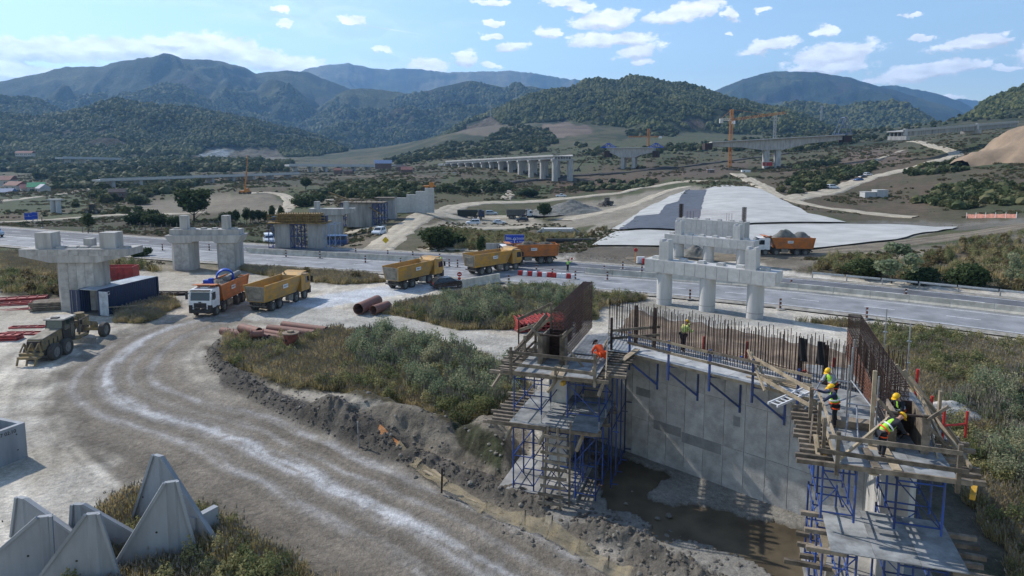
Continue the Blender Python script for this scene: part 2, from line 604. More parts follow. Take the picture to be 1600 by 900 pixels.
# ------------------------------------------------------------------ broad shape of the valley
_ctrl = []
for x in (-70, -35, 0, 35, 60):
 for y in (4, 25, 50, 75, 95):
  _ctrl.append((x, y, 0.0))
_ctrl += [(-106, 141, 0), (-160, 160, 0), (-50, 118, 0), (-20, 112, 0), (10, 100, 0), (90, 40, 0), (120, 20, 0), (-120, 60, 0), (-160, 90, 0), (30, 105, 0)]
_pc = [(100, 355, 168), (300, 360, 160), (200, 345, 188), (200, 325, 265), (88, 335, 240), (100, 315, 330), (100, 300, 430), (50, 290, 520),
  (150, 285, 560), (0, 305, 400), (300, 320, 285), (400, 305, 300), (400, 330, 230), (450, 330, 230), (450, 310, 300), (400, 290, 400),
  (500, 290, 400), (450, 275, 600), (200, 265, 800), (0, 265, 900), (200, 250, 1200), (450, 255, 1000), (600, 262, 800), (600, 280, 450),
  (600, 300, 320), (650, 330, 200), (505, 378, 160), (600, 365, 150), (640, 340, 190), (690, 385, 125), (650, 372, 135), (740, 352, 212),
  (735, 342, 235), (820, 350, 222), (900, 345, 222), (950, 324, 275), (830, 305, 340), (700, 300, 340), (850, 285, 450), (1000, 290, 400),
  (900, 265, 520), (780, 275, 480), (740, 270, 480), (1060, 262, 520), (1140, 262, 500), (1205, 262, 480), (1060, 275, 430), (1130, 290, 300),
  (1000, 360, 152), (1090, 330, 200), (1300, 348, 165), (1480, 356, 158), (1400, 385, 116), (1600, 352, 134), (1500, 370, 124), (1225, 397, 115),
  (1450, 402, 104), (1550, 425, 97), (1600, 330, 170), (1450, 330, 190), (1372, 307, 240), (1300, 295, 265), (1350, 278, 320), (1450, 290, 260),
  (1600, 290, 230), (1600, 260, 290), (1450, 250, 400), (1490, 240, 440), (1400, 262, 360), (1300, 262, 430), (1250, 290, 290), (1180, 285, 330),
  (1600, 240, 360), (1400, 230, 550), (1500, 202, 800), (1600, 187, 850), (1350, 218, 900), (1500, 188, 1000), (1000, 236, 700), (900, 241, 800),
  (1080, 226, 900), (1000, 212, 1100), (1250, 226, 800), (820, 208, 1200), (870, 193, 1300), (740, 200, 1350), (700, 240, 900), (600, 249, 1200),
  (1800, 250, 300), (1800, 400, 110), (-150, 340, 200), (-150, 300, 450), (-150, 262, 900), (1800, 190, 800), (1580, 210, 560), (1480, 222, 560)]
for px, py, D in _pc:
 p = PD(px, py, D)
 _ctrl.append(tuple(p))
for a in (-55, -30, -5, 20, 50):
 for r in (3000, 13000):
  _ctrl.append((r * math.sin(math.radians(a)), r * math.cos(math.radians(a)), 25 if r < 9000 else 60))
_ctrl = np.array(_ctrl)


def _uv(x, y):
 return np.stack([np.arctan2(x, np.maximum(y, 1.0)) * 2.2, np.log(np.hypot(x, y) + 25.0)], -1)


_cu = _uv(_ctrl[:, 0], _ctrl[:, 1])


def _phi(r2):
 return 0.5 * r2 * np.log(r2 + 1e-9)


def _tps():
 n = len(_cu)
 d2 = ((_cu[:, None] - _cu[None]) ** 2).sum(-1)
 K = _phi(d2) + np.eye(n) * 0.002
 Pm = np.c_[np.ones(n), _cu]
 A = np.zeros((n + 3, n + 3)); A[:n, :n] = K; A[:n, n:] = Pm; A[n:, :n] = Pm.T
 return np.linalg.solve(A, np.r_[_ctrl[:, 2], 0, 0, 0])


_w = _tps()


def base_tps(x, y):
 shp = np.shape(x)
 x = np.ravel(x).astype(float); y = np.ravel(y).astype(float)
 out = np.empty(len(x))
 for s in range(0, len(x), 40000):
  u = _uv(x[s:s + 40000], y[s:s + 40000])
  d2 = ((u[:, None] - _cu[None]) ** 2).sum(-1)
  out[s:s + 40000] = _phi(d2) @ _w[:-3] + _w[-3] + u @ _w[-2:]
 return out.reshape(shp)


# ------------------------------------------------------------------ hills, each with its skyline, crest and foot distance
HILLS = [
 dict(n='a', R=2050, F=1150, amp=.20, sc=420, p=[(-300, 150), (-100, 165), (0, 180), (60, 186), (100, 181), (180, 157), (230, 163), (300, 171), (400, 190), (500, 214), (560, 236), (600, 256), (640, 285)]),
 dict(n='a2', R=2900, F=2000, amp=.15, sc=500, p=[(-300, 140), (-60, 150), (0, 152), (40, 154), (75, 163), (110, 182), (170, 205), (240, 240)]),
 dict(n='b1', R=3500, F=2300, amp=.25, sc=600, p=[(0, 210), (100, 182), (150, 166), (200, 148), (250, 133), (280, 134), (310, 152), (350, 170), (400, 182), (470, 200), (520, 240)]),
 dict(n='b', R=5000, F=2900, amp=.22, sc=800, p=[(-400, 150), (-200, 140), (0, 127), (60, 114), (105, 104), (160, 102), (200, 94), (228, 91), (255, 84), (275, 88), (290, 92), (330, 92), (360, 99), (400, 115), (450, 109), (480, 112), (520, 128), (545, 138), (600, 165), (680, 220), (720, 260)]),
 dict(n='c', R=4000, F=2300, amp=.24, sc=620, p=[(400, 220), (450, 195), (500, 165), (540, 140), (570, 138), (610, 141), (640, 146), (670, 142), (700, 132), (735, 126), (760, 130), (790, 137), (830, 134), (850, 139), (900, 160), (960, 210), (1000, 250)]),
 dict(n='d', R=9000, F=6200, amp=.12, sc=1300, p=[(380, 180), (440, 125), (480, 106), (515, 101), (545, 98), (575, 105), (600, 107), (650, 107), (700, 113), (760, 111), (800, 110), (840, 115), (880, 122), (920, 125), (960, 140), (1000, 170), (1060, 230)]),
 dict(n='e', R=1900, F=1000, amp=.16, sc=330, p=[(560, 300), (600, 262), (640, 238), (690, 212), (740, 188), (800, 164), (830, 150), (850, 144), (875, 141), (900, 137), (915, 128), (935, 126), (965, 129), (985, 121), (1005, 122), (1040, 131), (1070, 133), (1100, 142), (1150, 157), (1190, 165), (1240, 178), (1300, 196), (1360, 215), (1420, 240), (1470, 290)]),
 dict(n='f', R=6500, F=4000, amp=.16, sc=900, p=[(1040, 200), (1080, 160), (1118, 141), (1160, 123), (1195, 113), (1215, 110), (1265, 112), (1300, 116), (1330, 121), (1370, 133), (1400, 141), (1450, 157), (1490, 168), (1530, 190), (1580, 240)]),
 dict(n='g', R=8500, F=6600, amp=.1, sc=1000, p=[(1280, 200), (1330, 150), (1370, 134), (1400, 133), (1440, 140), (1480, 150), (1505, 160), (1560, 190), (1600, 240)]),
 dict(n='h', R=2900, F=2000, amp=.15, sc=420, p=[(1130, 200), (1180, 168), (1240, 162), (1280, 166), (1310, 172), (1350, 163), (1400, 162), (1420, 166), (1450, 185), (1480, 205), (1520, 240)]),
 dict(n='i', R=1500, F=900, amp=.10, sc=300, p=[(1380, 250), (1430, 215), (1470, 196), (1500, 181), (1540, 160), (1600, 137), (1700, 110), (1900, 90)]),
 dict(n='j', R=11500, F=9800, amp=.05, sc=1500, p=[(1400, 180), (1470, 157), (1500, 153), (1530, 157), (1600, 165), (1700, 150), (1900, 140)]),
]
for h in HILLS:
 a, t = [], []
 for px, py in h['p']:
  rx, ry, rz = ray(px, py)
  a.append(math.atan2(rx, ry)); t.append(rz / math.hypot(rx, ry))
 h['a'] = np.array(a); h['t'] = np.array(t)


def hills(x, y):
 """highest hill surface at each point (or -1e3) and its index"""
 r = np.hypot(x, y); a = np.arctan2(x, np.maximum(y, 1e-3))
 best = np.full(np.shape(x), -1e3); idx = np.zeros(np.shape(x), int)
 for k, h in enumerate(HILLS):
  m = (r > h['F'] * 0.9) & (a > h['a'][0] - 0.02) & (a < h['a'][-1] + 0.25)
  if not m.any():
   continue
  xx, yy, rr, aa = x[m], y[m], r[m], a[m]
  wob = 1 + 0.05 * (fbm(aa * 9 + k, aa * 0 + k * 3.3, 3, 50 + k) - 0.5)
  R = h['R'] * wob
  crest = CAM_Z + np.interp(aa, h['a'], h['t']) * R
  jit = (fbm(aa * R / 35, aa * 0, 3, 80 + k) - 0.5) * 0.0022 * R
  crest = crest + jit
  foot = 0.0
  t = (rr - h['F']) / (R - h['F'])
  tc_ = np.clip(t, 0, 1)
  prof = tc_ ** 1.15
  back = np.clip(t - 1, 0, 1.5)
  s = h['sc']
  wx = fbm(xx / s / 1.5, yy / s / 1.5, 3, 5 + k) * s * 0.9
  rg = ridged((xx + wx) / s, (yy - wx) / s, 4, 20 + k, 0.5) - 0.55
  H = crest - foot
  rg2 = ridged((xx - wx) / (s * .33), (yy + wx) / (s * .33), 3, 40 + k, 0.5) - 0.5
  z = foot + H * prof * (1 - back * 0.5) + H * h['amp'] * (rg * 1.75 + rg2 * .55) * 4 * tc_ * (1 - tc_) ** 0.8 * 1.2
  z = np.where(t < 0, -1e3, z)
  b = best[m]; up = z > b
  b = np.where(up, z, b); best[m] = b
  i = idx[m]; i[up] = k; idx[m] = i
 return best, idx


# ------------------------------------------------------------------ line features
def polyline_dist(x, y, pts):
 """distance to a polyline, signed side (+ right of travel) and arc length"""
 best = np.full(np.shape(x), 1e9); side = np.zeros(np.shape(x)); arc = np.zeros(np.shape(x)); s0 = 0
 for (ax, ay), (bx, by) in zip(pts[:-1], pts[1:]):
  dx, dy = bx - ax, by - ay; L = math.hypot(dx, dy)
  t = np.clip(((x - ax) * dx + (y - ay) * dy) / (L * L), 0, 1)
  qx, qy = x - ax - t * dx, y - ay - t * dy
  d = np.hypot(qx, qy)
  sd = np.sign(dy * (x - ax) - dx * (y - ay))
  m = d < best
  best = np.where(m, d, best); side = np.where(m, sd, side); arc = np.where(m, s0 + t * L, arc)
  s0 += L
 return best, best * side, arc


def smooth_line(pts, n=6):
 """Catmull-Rom through 2-D points"""
 pts = [np.array(p, float) for p in pts]
 q = [2 * pts[0] - pts[1]] + pts + [2 * pts[-1] - pts[-2]]
 out = []
 for i in range(1, len(q) - 2):
  p0, p1, p2, p3 = q[i - 1:i + 3]
  for k in range(n):
   t = k / n
   out.append(0.5 * ((2 * p1) + (-p0 + p2) * t + (2 * p0 - 5 * p1 + 4 * p2 - p3) * t * t + (-p0 + 3 * p1 - 3 * p2 + p3) * t ** 3))
 out.append(pts[-1])
 return [tuple(p) for p in out]


def px_line(pp, z=0.0, n=5):
 return smooth_line([tuple(P(a, b, z))[:2] for a, b in pp], n)


MED = px_line([(-420, 340), (-200, 352.5), (0, 367), (200, 382.5), (400, 396), (600, 406.5), (780, 418), (940, 430), (1220, 452), (1600, 493), (1900, 533), (2300, 600)], 0, 6)
HAUL = px_line([(1010, 1150), (900, 990), (790, 925), (690, 868), (570, 812), (455, 757), (350, 705), (265, 650), (222, 605), (215, 570), (245, 538), (300, 512), (370, 496), (440, 487)], 0, 6)
SLABR = px_line([(250, 528), (330, 503), (440, 482), (520, 468), (640, 449), (740, 437), (850, 424)], 0, 4)     # pale crossing road
SIDE = px_line([(440, 490), (520, 497), (600, 505), (680, 525), (760, 540), (850, 560)], 0, 4)

# world outline of the pit under construction
U = Vector((math.sin(math.radians(18.4)), math.cos(math.radians(18.4)), 0))
Rr = Vector((U.y, -U.x, 0))
L0 = Vector((2.9, 34.7, 0))
R0 = Vector((13.7, 30.3, 0))
DK = 6.4
A0 = P(975, 547, DK); A1 = P(1180, 597, DK)
BD = (A1 - A0).normalized()
BN = Vector((-BD.y, BD.x, 0))
if BN.y < 0:
 BN = -BN


def hump(x, y, cx, cy, rx, ry, h, rot=0.0, e=2.0):
 c, s = math.cos(rot), math.sin(rot)
 u = ((x - cx) * c + (y - cy) * s) / rx; v = (-(x - cx) * s + (y - cy) * c) / ry
 d = np.hypot(u, v)
 return h * np.clip(1 - d ** e, 0, None)


MOUNDS = []


def _mound(px, py, rx, ry, h, rot=0.0):
 p = P(px, py, 0); MOUNDS.append((p.x, p.y, rx, ry, h, rot))


_mound(600, 668, 5.5, 2.8, 1.5, -0.3)
_mound(548, 655, 3.5, 2.0, .8, 0.2)
_mound(690, 690, 4.5, 1.6, .7, -0.6)
_mound(765, 705, 1.6, 4.2, 1.5, 0.3)
_mound(800, 660, 3.0, 3.5, 0.9, 0.3)
_mound(925, 838, 2.0, 1.0, 0.5, -0.5)
_mound(1010, 870, 2.4, 0.9, 0.3, -0.5)
_mound(870, 850, 3.0, 0.8, 0.5, -0.5)
_mound(430, 600, 5.0, 1.4, 0.5, -0.5)


def ground(x, y, detail=True):
 x = np.asarray(x, float); y = np.asarray(y, float)
 r = np.hypot(x, y)
 z = base_tps(x, y)
 near = 1 - sstep(92, 125, y + 0.35 * x * (x < 0))
 near = np.where(y < 60, 1.0, near)
 z = z * (1 - near) + 0.0 * near
 hz, hi = hills(x, y)
 z = np.maximum(z, hz)
 # motorway bench
 d, sd, arc = polyline_dist(x, y, MED)
 k = sstep(11.5, 20, d)
 inside = 1 - k
 if detail:
  n1 = fbm(x / 9, y / 9, 4, 1) - 0.5
  n2 = fbm(x / 1.6, y / 1.6, 4, 2) - 0.5
  n3 = fbm(x / 60, y / 60, 4, 3) - 0.5
  far = sstep(110, 260, r)
  z = z + n1 * 0.35 * k + n2 * 0.10 * k + n3 * 3.5 * far * k * (1 - 0.6 * GEO_MASK(x, y))
  z = z + (ridged(x / 28, y / 28, 3, 9) - .5) * .9 * sstep(170, 330, r) * k * (1 - 0.85 * GEO_MASK(x, y))
  for cx, cy, rx, ry, h, rot in MOUNDS:
   wx = (fbm(x / 1.3, y / 1.3, 3, 33) - .5) * 1.2
   z = z + hump(x + wx, y + wx, cx, cy, rx, ry, h, rot, 1.6)
  # haul road: shallow bed, ruts and the muddy windrow on its right hand side
  dh, sh, ah = polyline_dist(x, y, HAUL)
  bed = 1 - sstep(4.6, 6.2, dh)
  z = z * (1 - bed * 0.85)
  rut = (vnoise(sh * 1.9 + 50, ah * 0.05, 41) - 0.5) * 0.10
  z = z + rut * bed
  wr = (1 - sstep(0.2, 1.0, np.abs(sh - 5.9))) * (1 - sstep(55, 62, ah)) * sstep(0, 1, ah)
  clod = ridged(x / 0.55, y / 0.55, 3, 61)
  z = z + wr * (0.30 + 0.45 * clod)
  wl = (1 - sstep(0.2, 0.9, np.abs(sh + 5.9))) * (1 - sstep(24, 30, ah))
  z = z + wl * (0.1 + 0.25 * clod)
  # pit floor
  fl = PITF(x, y)
  z = z * (1 - fl) + fl * (0.30 + 0.10 * (fbm(x / 3, y / 3, 3, 71) - .5))
  wt = WATERM(x, y)
  z = z - 0.16 * wt
 z = z * (1 - inside) + (-0.14) * inside
 return z


def pip(px, py, poly):
 ins = np.zeros(np.shape(px), bool)
 n = len(poly)
 for i in range(n):
  x0, y0 = poly[i]; x1, y1 = poly[(i + 1) % n]
  if y0 == y1:
   continue
  c = ((y0 > py) != (y1 > py)) & (px < (x1 - x0) * (py - y0) / (y1 - y0) + x0)
  ins ^= c
 return ins


def wpoly(pp, z=0.0):
 return [tuple(P(a, b, z))[:2] for a, b in pp]


_pit = [tuple((L0 + Rr * 0.2 + U * -6)[:2]), tuple((L0 + Rr * 0.2 + U * 12)[:2]), tuple((R0 + Rr * 2.5 + U * 3)[:2]), tuple((R0 + Rr * 5 - U * 14)[:2]), tuple(P(1100, 900, 0)[:2]), tuple(P(960, 830, 0)[:2])]
_wat = wpoly([(930, 712), (955, 708), (1000, 722), (1055, 742), (1030, 752), (1018, 765), (1030, 780), (1130, 797), (1210, 815), (1270, 838), (1320, 870), (1320, 960), (1220, 905), (1150, 868), (1105, 850), (1060, 842), (1035, 845), (1022, 820), (985, 800), (940, 792)], 0.3)


def PITF(x, y):
 w = (fbm(x / 1.5, y / 1.5, 3, 72) - .5) * 1.2
 return pip(x + w, y + w, _pit).astype(float)


def WATERM(x, y):
 w = (fbm(x / 1.1, y / 1.1, 4, 73) - .5) * 1.1
 w2 = (fbm(x / 1.1, y / 1.1, 4, 74) - .5) * 1.1
 return pip(x + w, y + w2, _wat).astype(float)


_geo = [tuple(PD(a, b, d)[:2]) for a, b, d in ((905, 402, 118), (985, 362, 150), (1085, 297, 285), (1180, 293, 290), (1240, 330, 200), (1310, 350, 160), (1490, 357, 156), (1400, 378, 125), (1280, 388, 118), (1050, 400, 112))]


def GEO_MASK(x, y):
 return pip(x, y, _geo).astype(float)


def gz(x, y):
 return float(ground(np.array([x]), np.array([y]))[0])


def G(px, py, dmin=14.0, dmax=15000.0):
 """where the view ray through a photograph pixel meets the ground"""
 rx, ry, rz = ray(px, py)
 D = np.geomspace(dmin, dmax, 900)
 t = D / ry
 g = ground(rx * t, D)
 h = CAM_Z + rz * t - g
 i = int(np.argmax(h < 0))
 if h[i] >= 0:
  i = len(D) - 1
 a, b = max(i - 1, 0), i
 f = h[a] / (h[a] - h[b] + 1e-9)
 d = D[a] + (D[b] - D[a]) * min(max(f, 0), 1)
 t = d / ry
 x, y = rx * t, d
 return Vector((x, y, gz(x, y)))


# ------------------------------------------------------------------ ground mesh and its colours
def build_ground():
 A = np.radians(np.linspace(-52, 52, 780))
 rr = [9.0]
 while rr[-1] < 1000:
  r = rr[-1]; rr.append(r + max(2.1 * r * r / (F * CAM_Z), 0.16) if r < 700 else r * 1.008 + 0)
 while rr[-1] < 13500:
  rr.append(rr[-1] * 1.0072)
 R = np.array(rr)
 na, nr = len(A), len(R)
 aa, rg = np.meshgrid(A, R)
 x = (np.sin(aa) * rg).ravel(); y = (np.cos(aa) * rg).ravel()
 z = ground(x, y)
 hz, hi = hills(x, y)
 onhill = hz > base_tps(x, y)
 r = np.hypot(x, y)
 px, py = proj(x, y, z)
 wa = 7.0
 wpx = px + (fbm(x / np.maximum(r * .012, .5), y / np.maximum(r * .03, .8), 4, 101) - .5) * wa * 2.6
 wpy = py + (fbm(x / np.maximum(r * .012, .5), y / np.maximum(r * .03, .8), 4, 102) - .5) * wa * 1.4
 f1 = fbm(x / 2.2, y / 2.2, 5, 103); f2 = fbm(x / 14, y / 14, 4, 104); f3 = fbm(x / 90, y / 90, 4, 105)
 ff = fbm(x / .45, y / .45, 3, 107)
 c = np.zeros((len(x), 3))
 cls = np.zeros(len(x), int)      # 0 ground 1 haul road 2 hills 3 field 4 embankment 5 track

 def setc(m, col, v=0.25, col2=None, k=None, a=1.0):
  kk = f1 if k is None else k
  base = np.array(col)[None] * (1 - v + 2 * v * kk[m][:, None])
  if col2 is not None:
   w = sstep(0.4, 0.6, f2[m] * .5 + kk[m] * .5)[:, None]
   b2 = np.array(col2)[None] * (1 - v + 2 * v * kk[m][:, None])
   base = base * (1 - w) + b2 * w
  aw = a if np.isscalar(a) else a[m][:, None]
  c[m] = c[m] * (1 - aw) + base * aw

 allm = np.ones(len(x), bool)
 DIRT = (0.54, 0.50, 0.43); DIRT2 = (0.37, 0.335, 0.275)
 setc(allm, (0.098, 0.090, 0.050), .35, (0.052, 0.066, 0.026), k=f3 * .6 + f2 * .4)
 m = r < 128
 setc(m, DIRT, .3, DIRT2)
 far = (r > 600)
 setc(far, (0.040, 0.052, 0.026), .4, (0.085, 0.078, 0.045), k=f3 * .75 + f2 * .25)
 hk = fbm(x / 260, y / 260, 5, 106)
 hm = onhill & (r > 900)
 setc(hm, (0.030, 0.043, 0.018), .5, k=hk * .5 + f2 * .5)
 patch = hm & (hk > .58)
 setc(patch, (0.070, 0.080, 0.035), .3)
 patch2 = hm & (hk < .33) & (r < 9000)
 setc(patch2, (0.050, 0.045, 0.026), .3)
 dfar = hm & (r > 6200) & (r < 9800) & (px < 1000)
 setc(dfar & (fbm(x / 420, y / 420, 4, 108) > .5), (0.15, 0.135, 0.075), .3)
 cls[hm] = 2

 def poly(pp, col, v=.25, col2=None, k=None, rmin=0, rmax=1e9, cl=None, warp=1.0):
  q = pip(px + (wpx - px) * warp, py + (wpy - py) * warp, pp) & (r > rmin) & (r < rmax)
  setc(q, col, v, col2, k)
  if cl is not None:
   cls[q] = cl
  return q

 GRN = (0.052, 0.060, 0.028); DRY = (0.115, 0.098, 0.060); BRN = (0.095, 0.075, 0.052)
 OLV = (0.076, 0.090, 0.042)
 # middle distance fields
 poly([(-200, 255), (-200, 345), (130, 345), (420, 345), (430, 300), (620, 290), (700, 300), (1000, 285), (1060, 270), (1000, 235), (700, 245), (300, 252)], OLV, .35, BRN, rmin=140)
 poly([(0, 345), (0, 358), (120, 368), (270, 380), (400, 385), (430, 370), (420, 345)], (0.052, 0.066, 0.030), .2, (0.062, 0.052, 0.036), rmin=130, cl=3)
 poly([(130, 362), (260, 362), (270, 392), (200, 380), (130, 372)], (0.078, 0.062, 0.045), .25, rmin=120)
 poly([(0, 300), (0, 332), (110, 328), (170, 315), (230, 300), (150, 297)], (0.060, 0.072, 0.036), .2, rmin=140, cl=3)
 poly([(130, 330), (230, 322), (235, 345), (130, 345)], (0.065, 0.07, 0.04), .2, rmin=140)
 poly([(260, 300), (330, 283), (440, 286), (690, 290), (680, 278), (440, 272), (330, 278)], BRN, .3, (0.08, 0.066, 0.045), rmin=140)
 poly([(440, 262), (700, 262), (690, 290), (440, 288)], (0.075, 0.066, 0.045), .3, (0.058, 0.062, 0.034), rmin=140)
 # bare mound with tyre sweeps on the left
 poly([(195, 335), (225, 318), (300, 307), (420, 302), (445, 320), (430, 332), (300, 332), (240, 340)], (0.20, 0.175, 0.13), .25, (0.15, 0.13, 0.10), rmin=140)
 poly([(0, 336), (0, 342), (70, 338), (60, 332)], (0.1, 0.07, 0.05), .2, rmin=120)
 poly([(470, 310), (560, 300), (600, 310), (560, 325), (480, 320)], (0.15, 0.135, 0.095), .25, rmin=140)
 # the valley side road network, centre
 poly([(420, 395), (560, 405), (640, 398), (700, 352), (700, 330), (660, 322), (600, 350), (540, 360), (430, 385)], (0.15, 0.125, 0.09), .3, (0.09, 0.08, 0.05), rmin=112)
 poly([(700, 345), (830, 338), (860, 352), (800, 358), (700, 352), (640, 358)], (0.28, 0.25, 0.195), .2, rmin=105)
 poly([(640, 362), (700, 356), (800, 362), (900, 360), (930, 372), (900, 392), (700, 398), (600, 388)], (0.12, 0.105, 0.07), .35, (0.06, 0.07, 0.03), rmin=105)
 poly([(860, 345), (880, 335), (960, 330), (1000, 335), (960, 350), (880, 358)], (0.22, 0.195, 0.15), .25, rmin=105)
 poly([(880, 322), (1060, 293), (1100, 290), (1000, 345), (940, 372), (900, 372), (930, 352), (880, 350)], (0.26, 0.235, 0.19), .25, (0.20, 0.18, 0.14), rmin=105, warp=.7)
 poly([(800, 280), (880, 283), (860, 302), (800, 306), (760, 305)], (0.05, 0.072, 0.028), .2, rmin=140, cl=3)
 poly([(860, 300), (870, 285), (960, 276), (1050, 272), (1030, 290), (940, 302), (870, 305)], (0.095, 0.066, 0.042), .3, rmin=140)
 poly([(700, 292), (860, 280), (1060, 262), (1150, 252), (1200, 256), (1110, 280), (1000, 278), (860, 288), (720, 300)], (0.12, 0.09, 0.065), .3, (0.09, 0.075, 0.055), rmin=140)
 # green shelf with terraces, far centre
 poly([(700, 250), (760, 236), (1110, 205), (1300, 205), (1250, 228), (1000, 245), (900, 262)], (0.062, 0.078, 0.034), .3, (0.088, 0.082, 0.048), rmin=500)
 poly([(840, 213), (850, 195), (880, 190), (920, 200), (925, 210), (880, 214)], (0.14, 0.11, 0.085), .4, rmin=500, k=vnoise(x / 40, z / 3.2, 12))
 poly([(712, 208), (735, 195), (765, 183), (795, 205), (770, 215)], (0.13, 0.11, 0.08), .3, rmin=500)
 poly([(1060, 192), (1080, 186), (1110, 192), (1100, 200), (1065, 198)], (0.12, 0.095, 0.07), .3, rmin=500)
 poly([(300, 240), (330, 231), (430, 232), (450, 250), (400, 252), (330, 248)], (0.14, 0.13, 0.10), .3, rmin=500)
 poly([(305, 242), (335, 233), (365, 234), (350, 246)], (0.26, 0.30, 0.31), .2, rmin=500)
 poly([(185, 246), (215, 241), (250, 239), (250, 247)], (0.24, 0.20, 0.16), .3, rmin=500)
 # white fleece over the future carriageway, dark liner, bare tracks beside
 GEO = (0.25, 0.235, 0.20)
 poly([(905, 400), (985, 362), (1075, 297), (1130, 290), (1190, 298), (1260, 335), (1320, 350), (1496, 355), (1400, 377), (1290, 389), (1180, 402)], GEO, .3, (0.17, 0.16, 0.135), rmin=100, cl=4, warp=.35)
 poly([(1180, 346), (1320, 349), (1320, 352), (1180, 350)], (0.17, 0.16, 0.14), .3, rmin=100, warp=.4)
 poly([(930, 385), (965, 362), (985, 345), (1075, 296), (1078, 300), (1000, 345), (970, 365), (945, 390)], (0.14, 0.13, 0.115), .35, rmin=100, warp=.5)
 poly([(840, 385), (900, 372), (940, 372), (935, 392), (900, 402), (840, 402)], (0.22, 0.205, 0.175), .3, (0.12, 0.11, 0.09), rmin=100)
 poly([(905, 385), (1035, 385), (1035, 403), (900, 405)], (0.13, 0.11, 0.085), .35, (0.09, 0.08, 0.065), rmin=98)
 # right bank
 poly([(1160, 292), (1200, 262), (1330, 262), (1500, 235), (1620, 230), (1620, 345), (1500, 348), (1330, 345), (1250, 325)], (0.085, 0.080, 0.048), .3, (0.105, 0.08, 0.055), rmin=140)
 poly([(1500, 245), (1620, 225), (1620, 262), (1520, 262), (1440, 268)], (0.058, 0.072, 0.036), .2, rmin=140, cl=3)
 poly([(1440, 280), (1620, 268), (1620, 282), (1500, 290)], (0.085, 0.078, 0.05), .2, rmin=140)
 poly([(1450, 315), (1620, 310), (1620, 335), (1540, 338)], (0.066, 0.07, 0.038), .2, rmin=140)
 poly([(1290, 262), (1330, 232), (1420, 236), (1440, 250), (1380, 258)], (0.13, 0.10, 0.075), .3, rmin=140)
 poly([(1320, 345), (1500, 348), (1620, 342), (1620, 350), (1500, 360), (1330, 350)], (0.17, 0.16, 0.135), .4, (0.09, 0.085, 0.07), rmin=110)
 # haul track on the right with its dark shoulders
 poly([(1180, 404), (1400, 390), (1520, 376), (1620, 366), (1620, 372), (1500, 388), (1430, 412), (1400, 420), (1230, 425)], (0.24, 0.21, 0.165), .3, (0.13, 0.115, 0.09), rmin=86)
 poly([(1230, 425), (1310, 405), (1400, 412), (1480, 385), (1620, 372), (1620, 462), (1400, 440)], (0.075, 0.068, 0.042), .4, (0.10, 0.08, 0.055), rmin=80)
 poly([(1280, 410), (1340, 395), (1450, 392), (1430, 415), (1300, 420)], (0.25, 0.22, 0.16), .3, rmin=86)
 # crossing area by the trucks
 poly([(830, 405), (1010, 402), (1010, 430), (920, 440), (820, 430), (790, 425)], (0.15, 0.135, 0.11), .3, (0.22, 0.20, 0.165), rmin=80)
 # foreground vegetation soil
 SOIL = (0.070, 0.062, 0.036)
 for q in VEG:
  poly(q, SOIL, .35, (0.10, 0.085, 0.05), rmax=130, warp=.8)
 poly([(0, 430), (180, 440), (200, 455), (100, 470), (0, 462)], (0.16, 0.14, 0.105), .4, (0.07, 0.062, 0.04), rmax=120)
 poly([(0, 400), (60, 405), (250, 425), (380, 425), (600, 425), (600, 415), (380, 410), (200, 395), (0, 380)], (0.11, 0.10, 0.062), .4, (0.22, 0.19, 0.14), rmin=70, rmax=140)
 # muddy dug ground between road and pit
 poly([(540, 640), (640, 625), (700, 660), (800, 620), (830, 650), (815, 760), (880, 850), (1010, 900), (880, 900), (720, 790), (590, 700)], (0.29, 0.255, 0.20), .45, (0.16, 0.14, 0.11), rmax=120)
 poly([(330, 560), (430, 610), (560, 655), (590, 690), (540, 690), (430, 640), (340, 600)], (0.24, 0.225, 0.195), .45, (0.12, 0.11, 0.095), rmax=120)
 poly([(700, 640), (790, 690), (780, 740), (720, 700)], (0.07, 0.06, 0.045), .35, (0.05, 0.055, 0.03), rmax=120)
 poly([(1330, 700), (1330, 900), (1620, 950), (1620, 700)], (0.12, 0.105, 0.08), .4, (0.05, 0.055, 0.03), rmax=60)
 pad = poly([(925, 462), (1010, 466), (1240, 492), (1240, 510), (1100, 508), (925, 480)], (0.36, 0.35, 0.32), .12, (0.25, 0.235, 0.20), rmax=100, warp=.3)
 # general weathering of the yard: pale dust drifts and tyre swirls
 yard = (r < 100) & (cls == 0)
 for ln, off in ((HAUL, 0), (SIDE, 7), (SLABR, 3)):
  dd, ss, ar = polyline_dist(x, y, ln)
  tr = vnoise(ss * 1.6 + off * 5, ar * .035, 61 + off)
  tr2 = vnoise(ss * 4.2 + off * 5, ar * .06, 65 + off)
  w = (1 - sstep(9, 26, dd)) * yard
  c *= (1 + (w * (tr - .5) * .5 + w * (tr2 - .5) * .35))[:, None]
 for k, pl in enumerate(([(160, 548), (100, 575), (40, 612), (-60, 680)], [(300, 515), (150, 600), (60, 690), (-60, 760)], [(330, 505), (120, 620), (200, 720), (330, 800)],
       [(-40, 600), (90, 590), (190, 600)], [(-50, 660), (120, 660), (260, 720)], [(460, 500), (620, 520), (860, 560)], [(200, 560), (120, 690), (160, 760)], [(430, 480), (250, 500), (90, 520)])):
  dd, ss, ar = polyline_dist(x, y, px_line(pl, 0, 5))
  w = yard * (np.exp(-((np.abs(ss) - .95) / .24) ** 2) * (.35 + .5 * vnoise(ar * 1.3, ss * 2, 160 + k)) * sstep(.25, .6, fbm(ar * .15, ss * 0 + k, 3, 170 + k)))
  c *= (1 - w * .42)[:, None]
 # haul road proper
 dh, sh, ah = polyline_dist(x, y, HAUL)
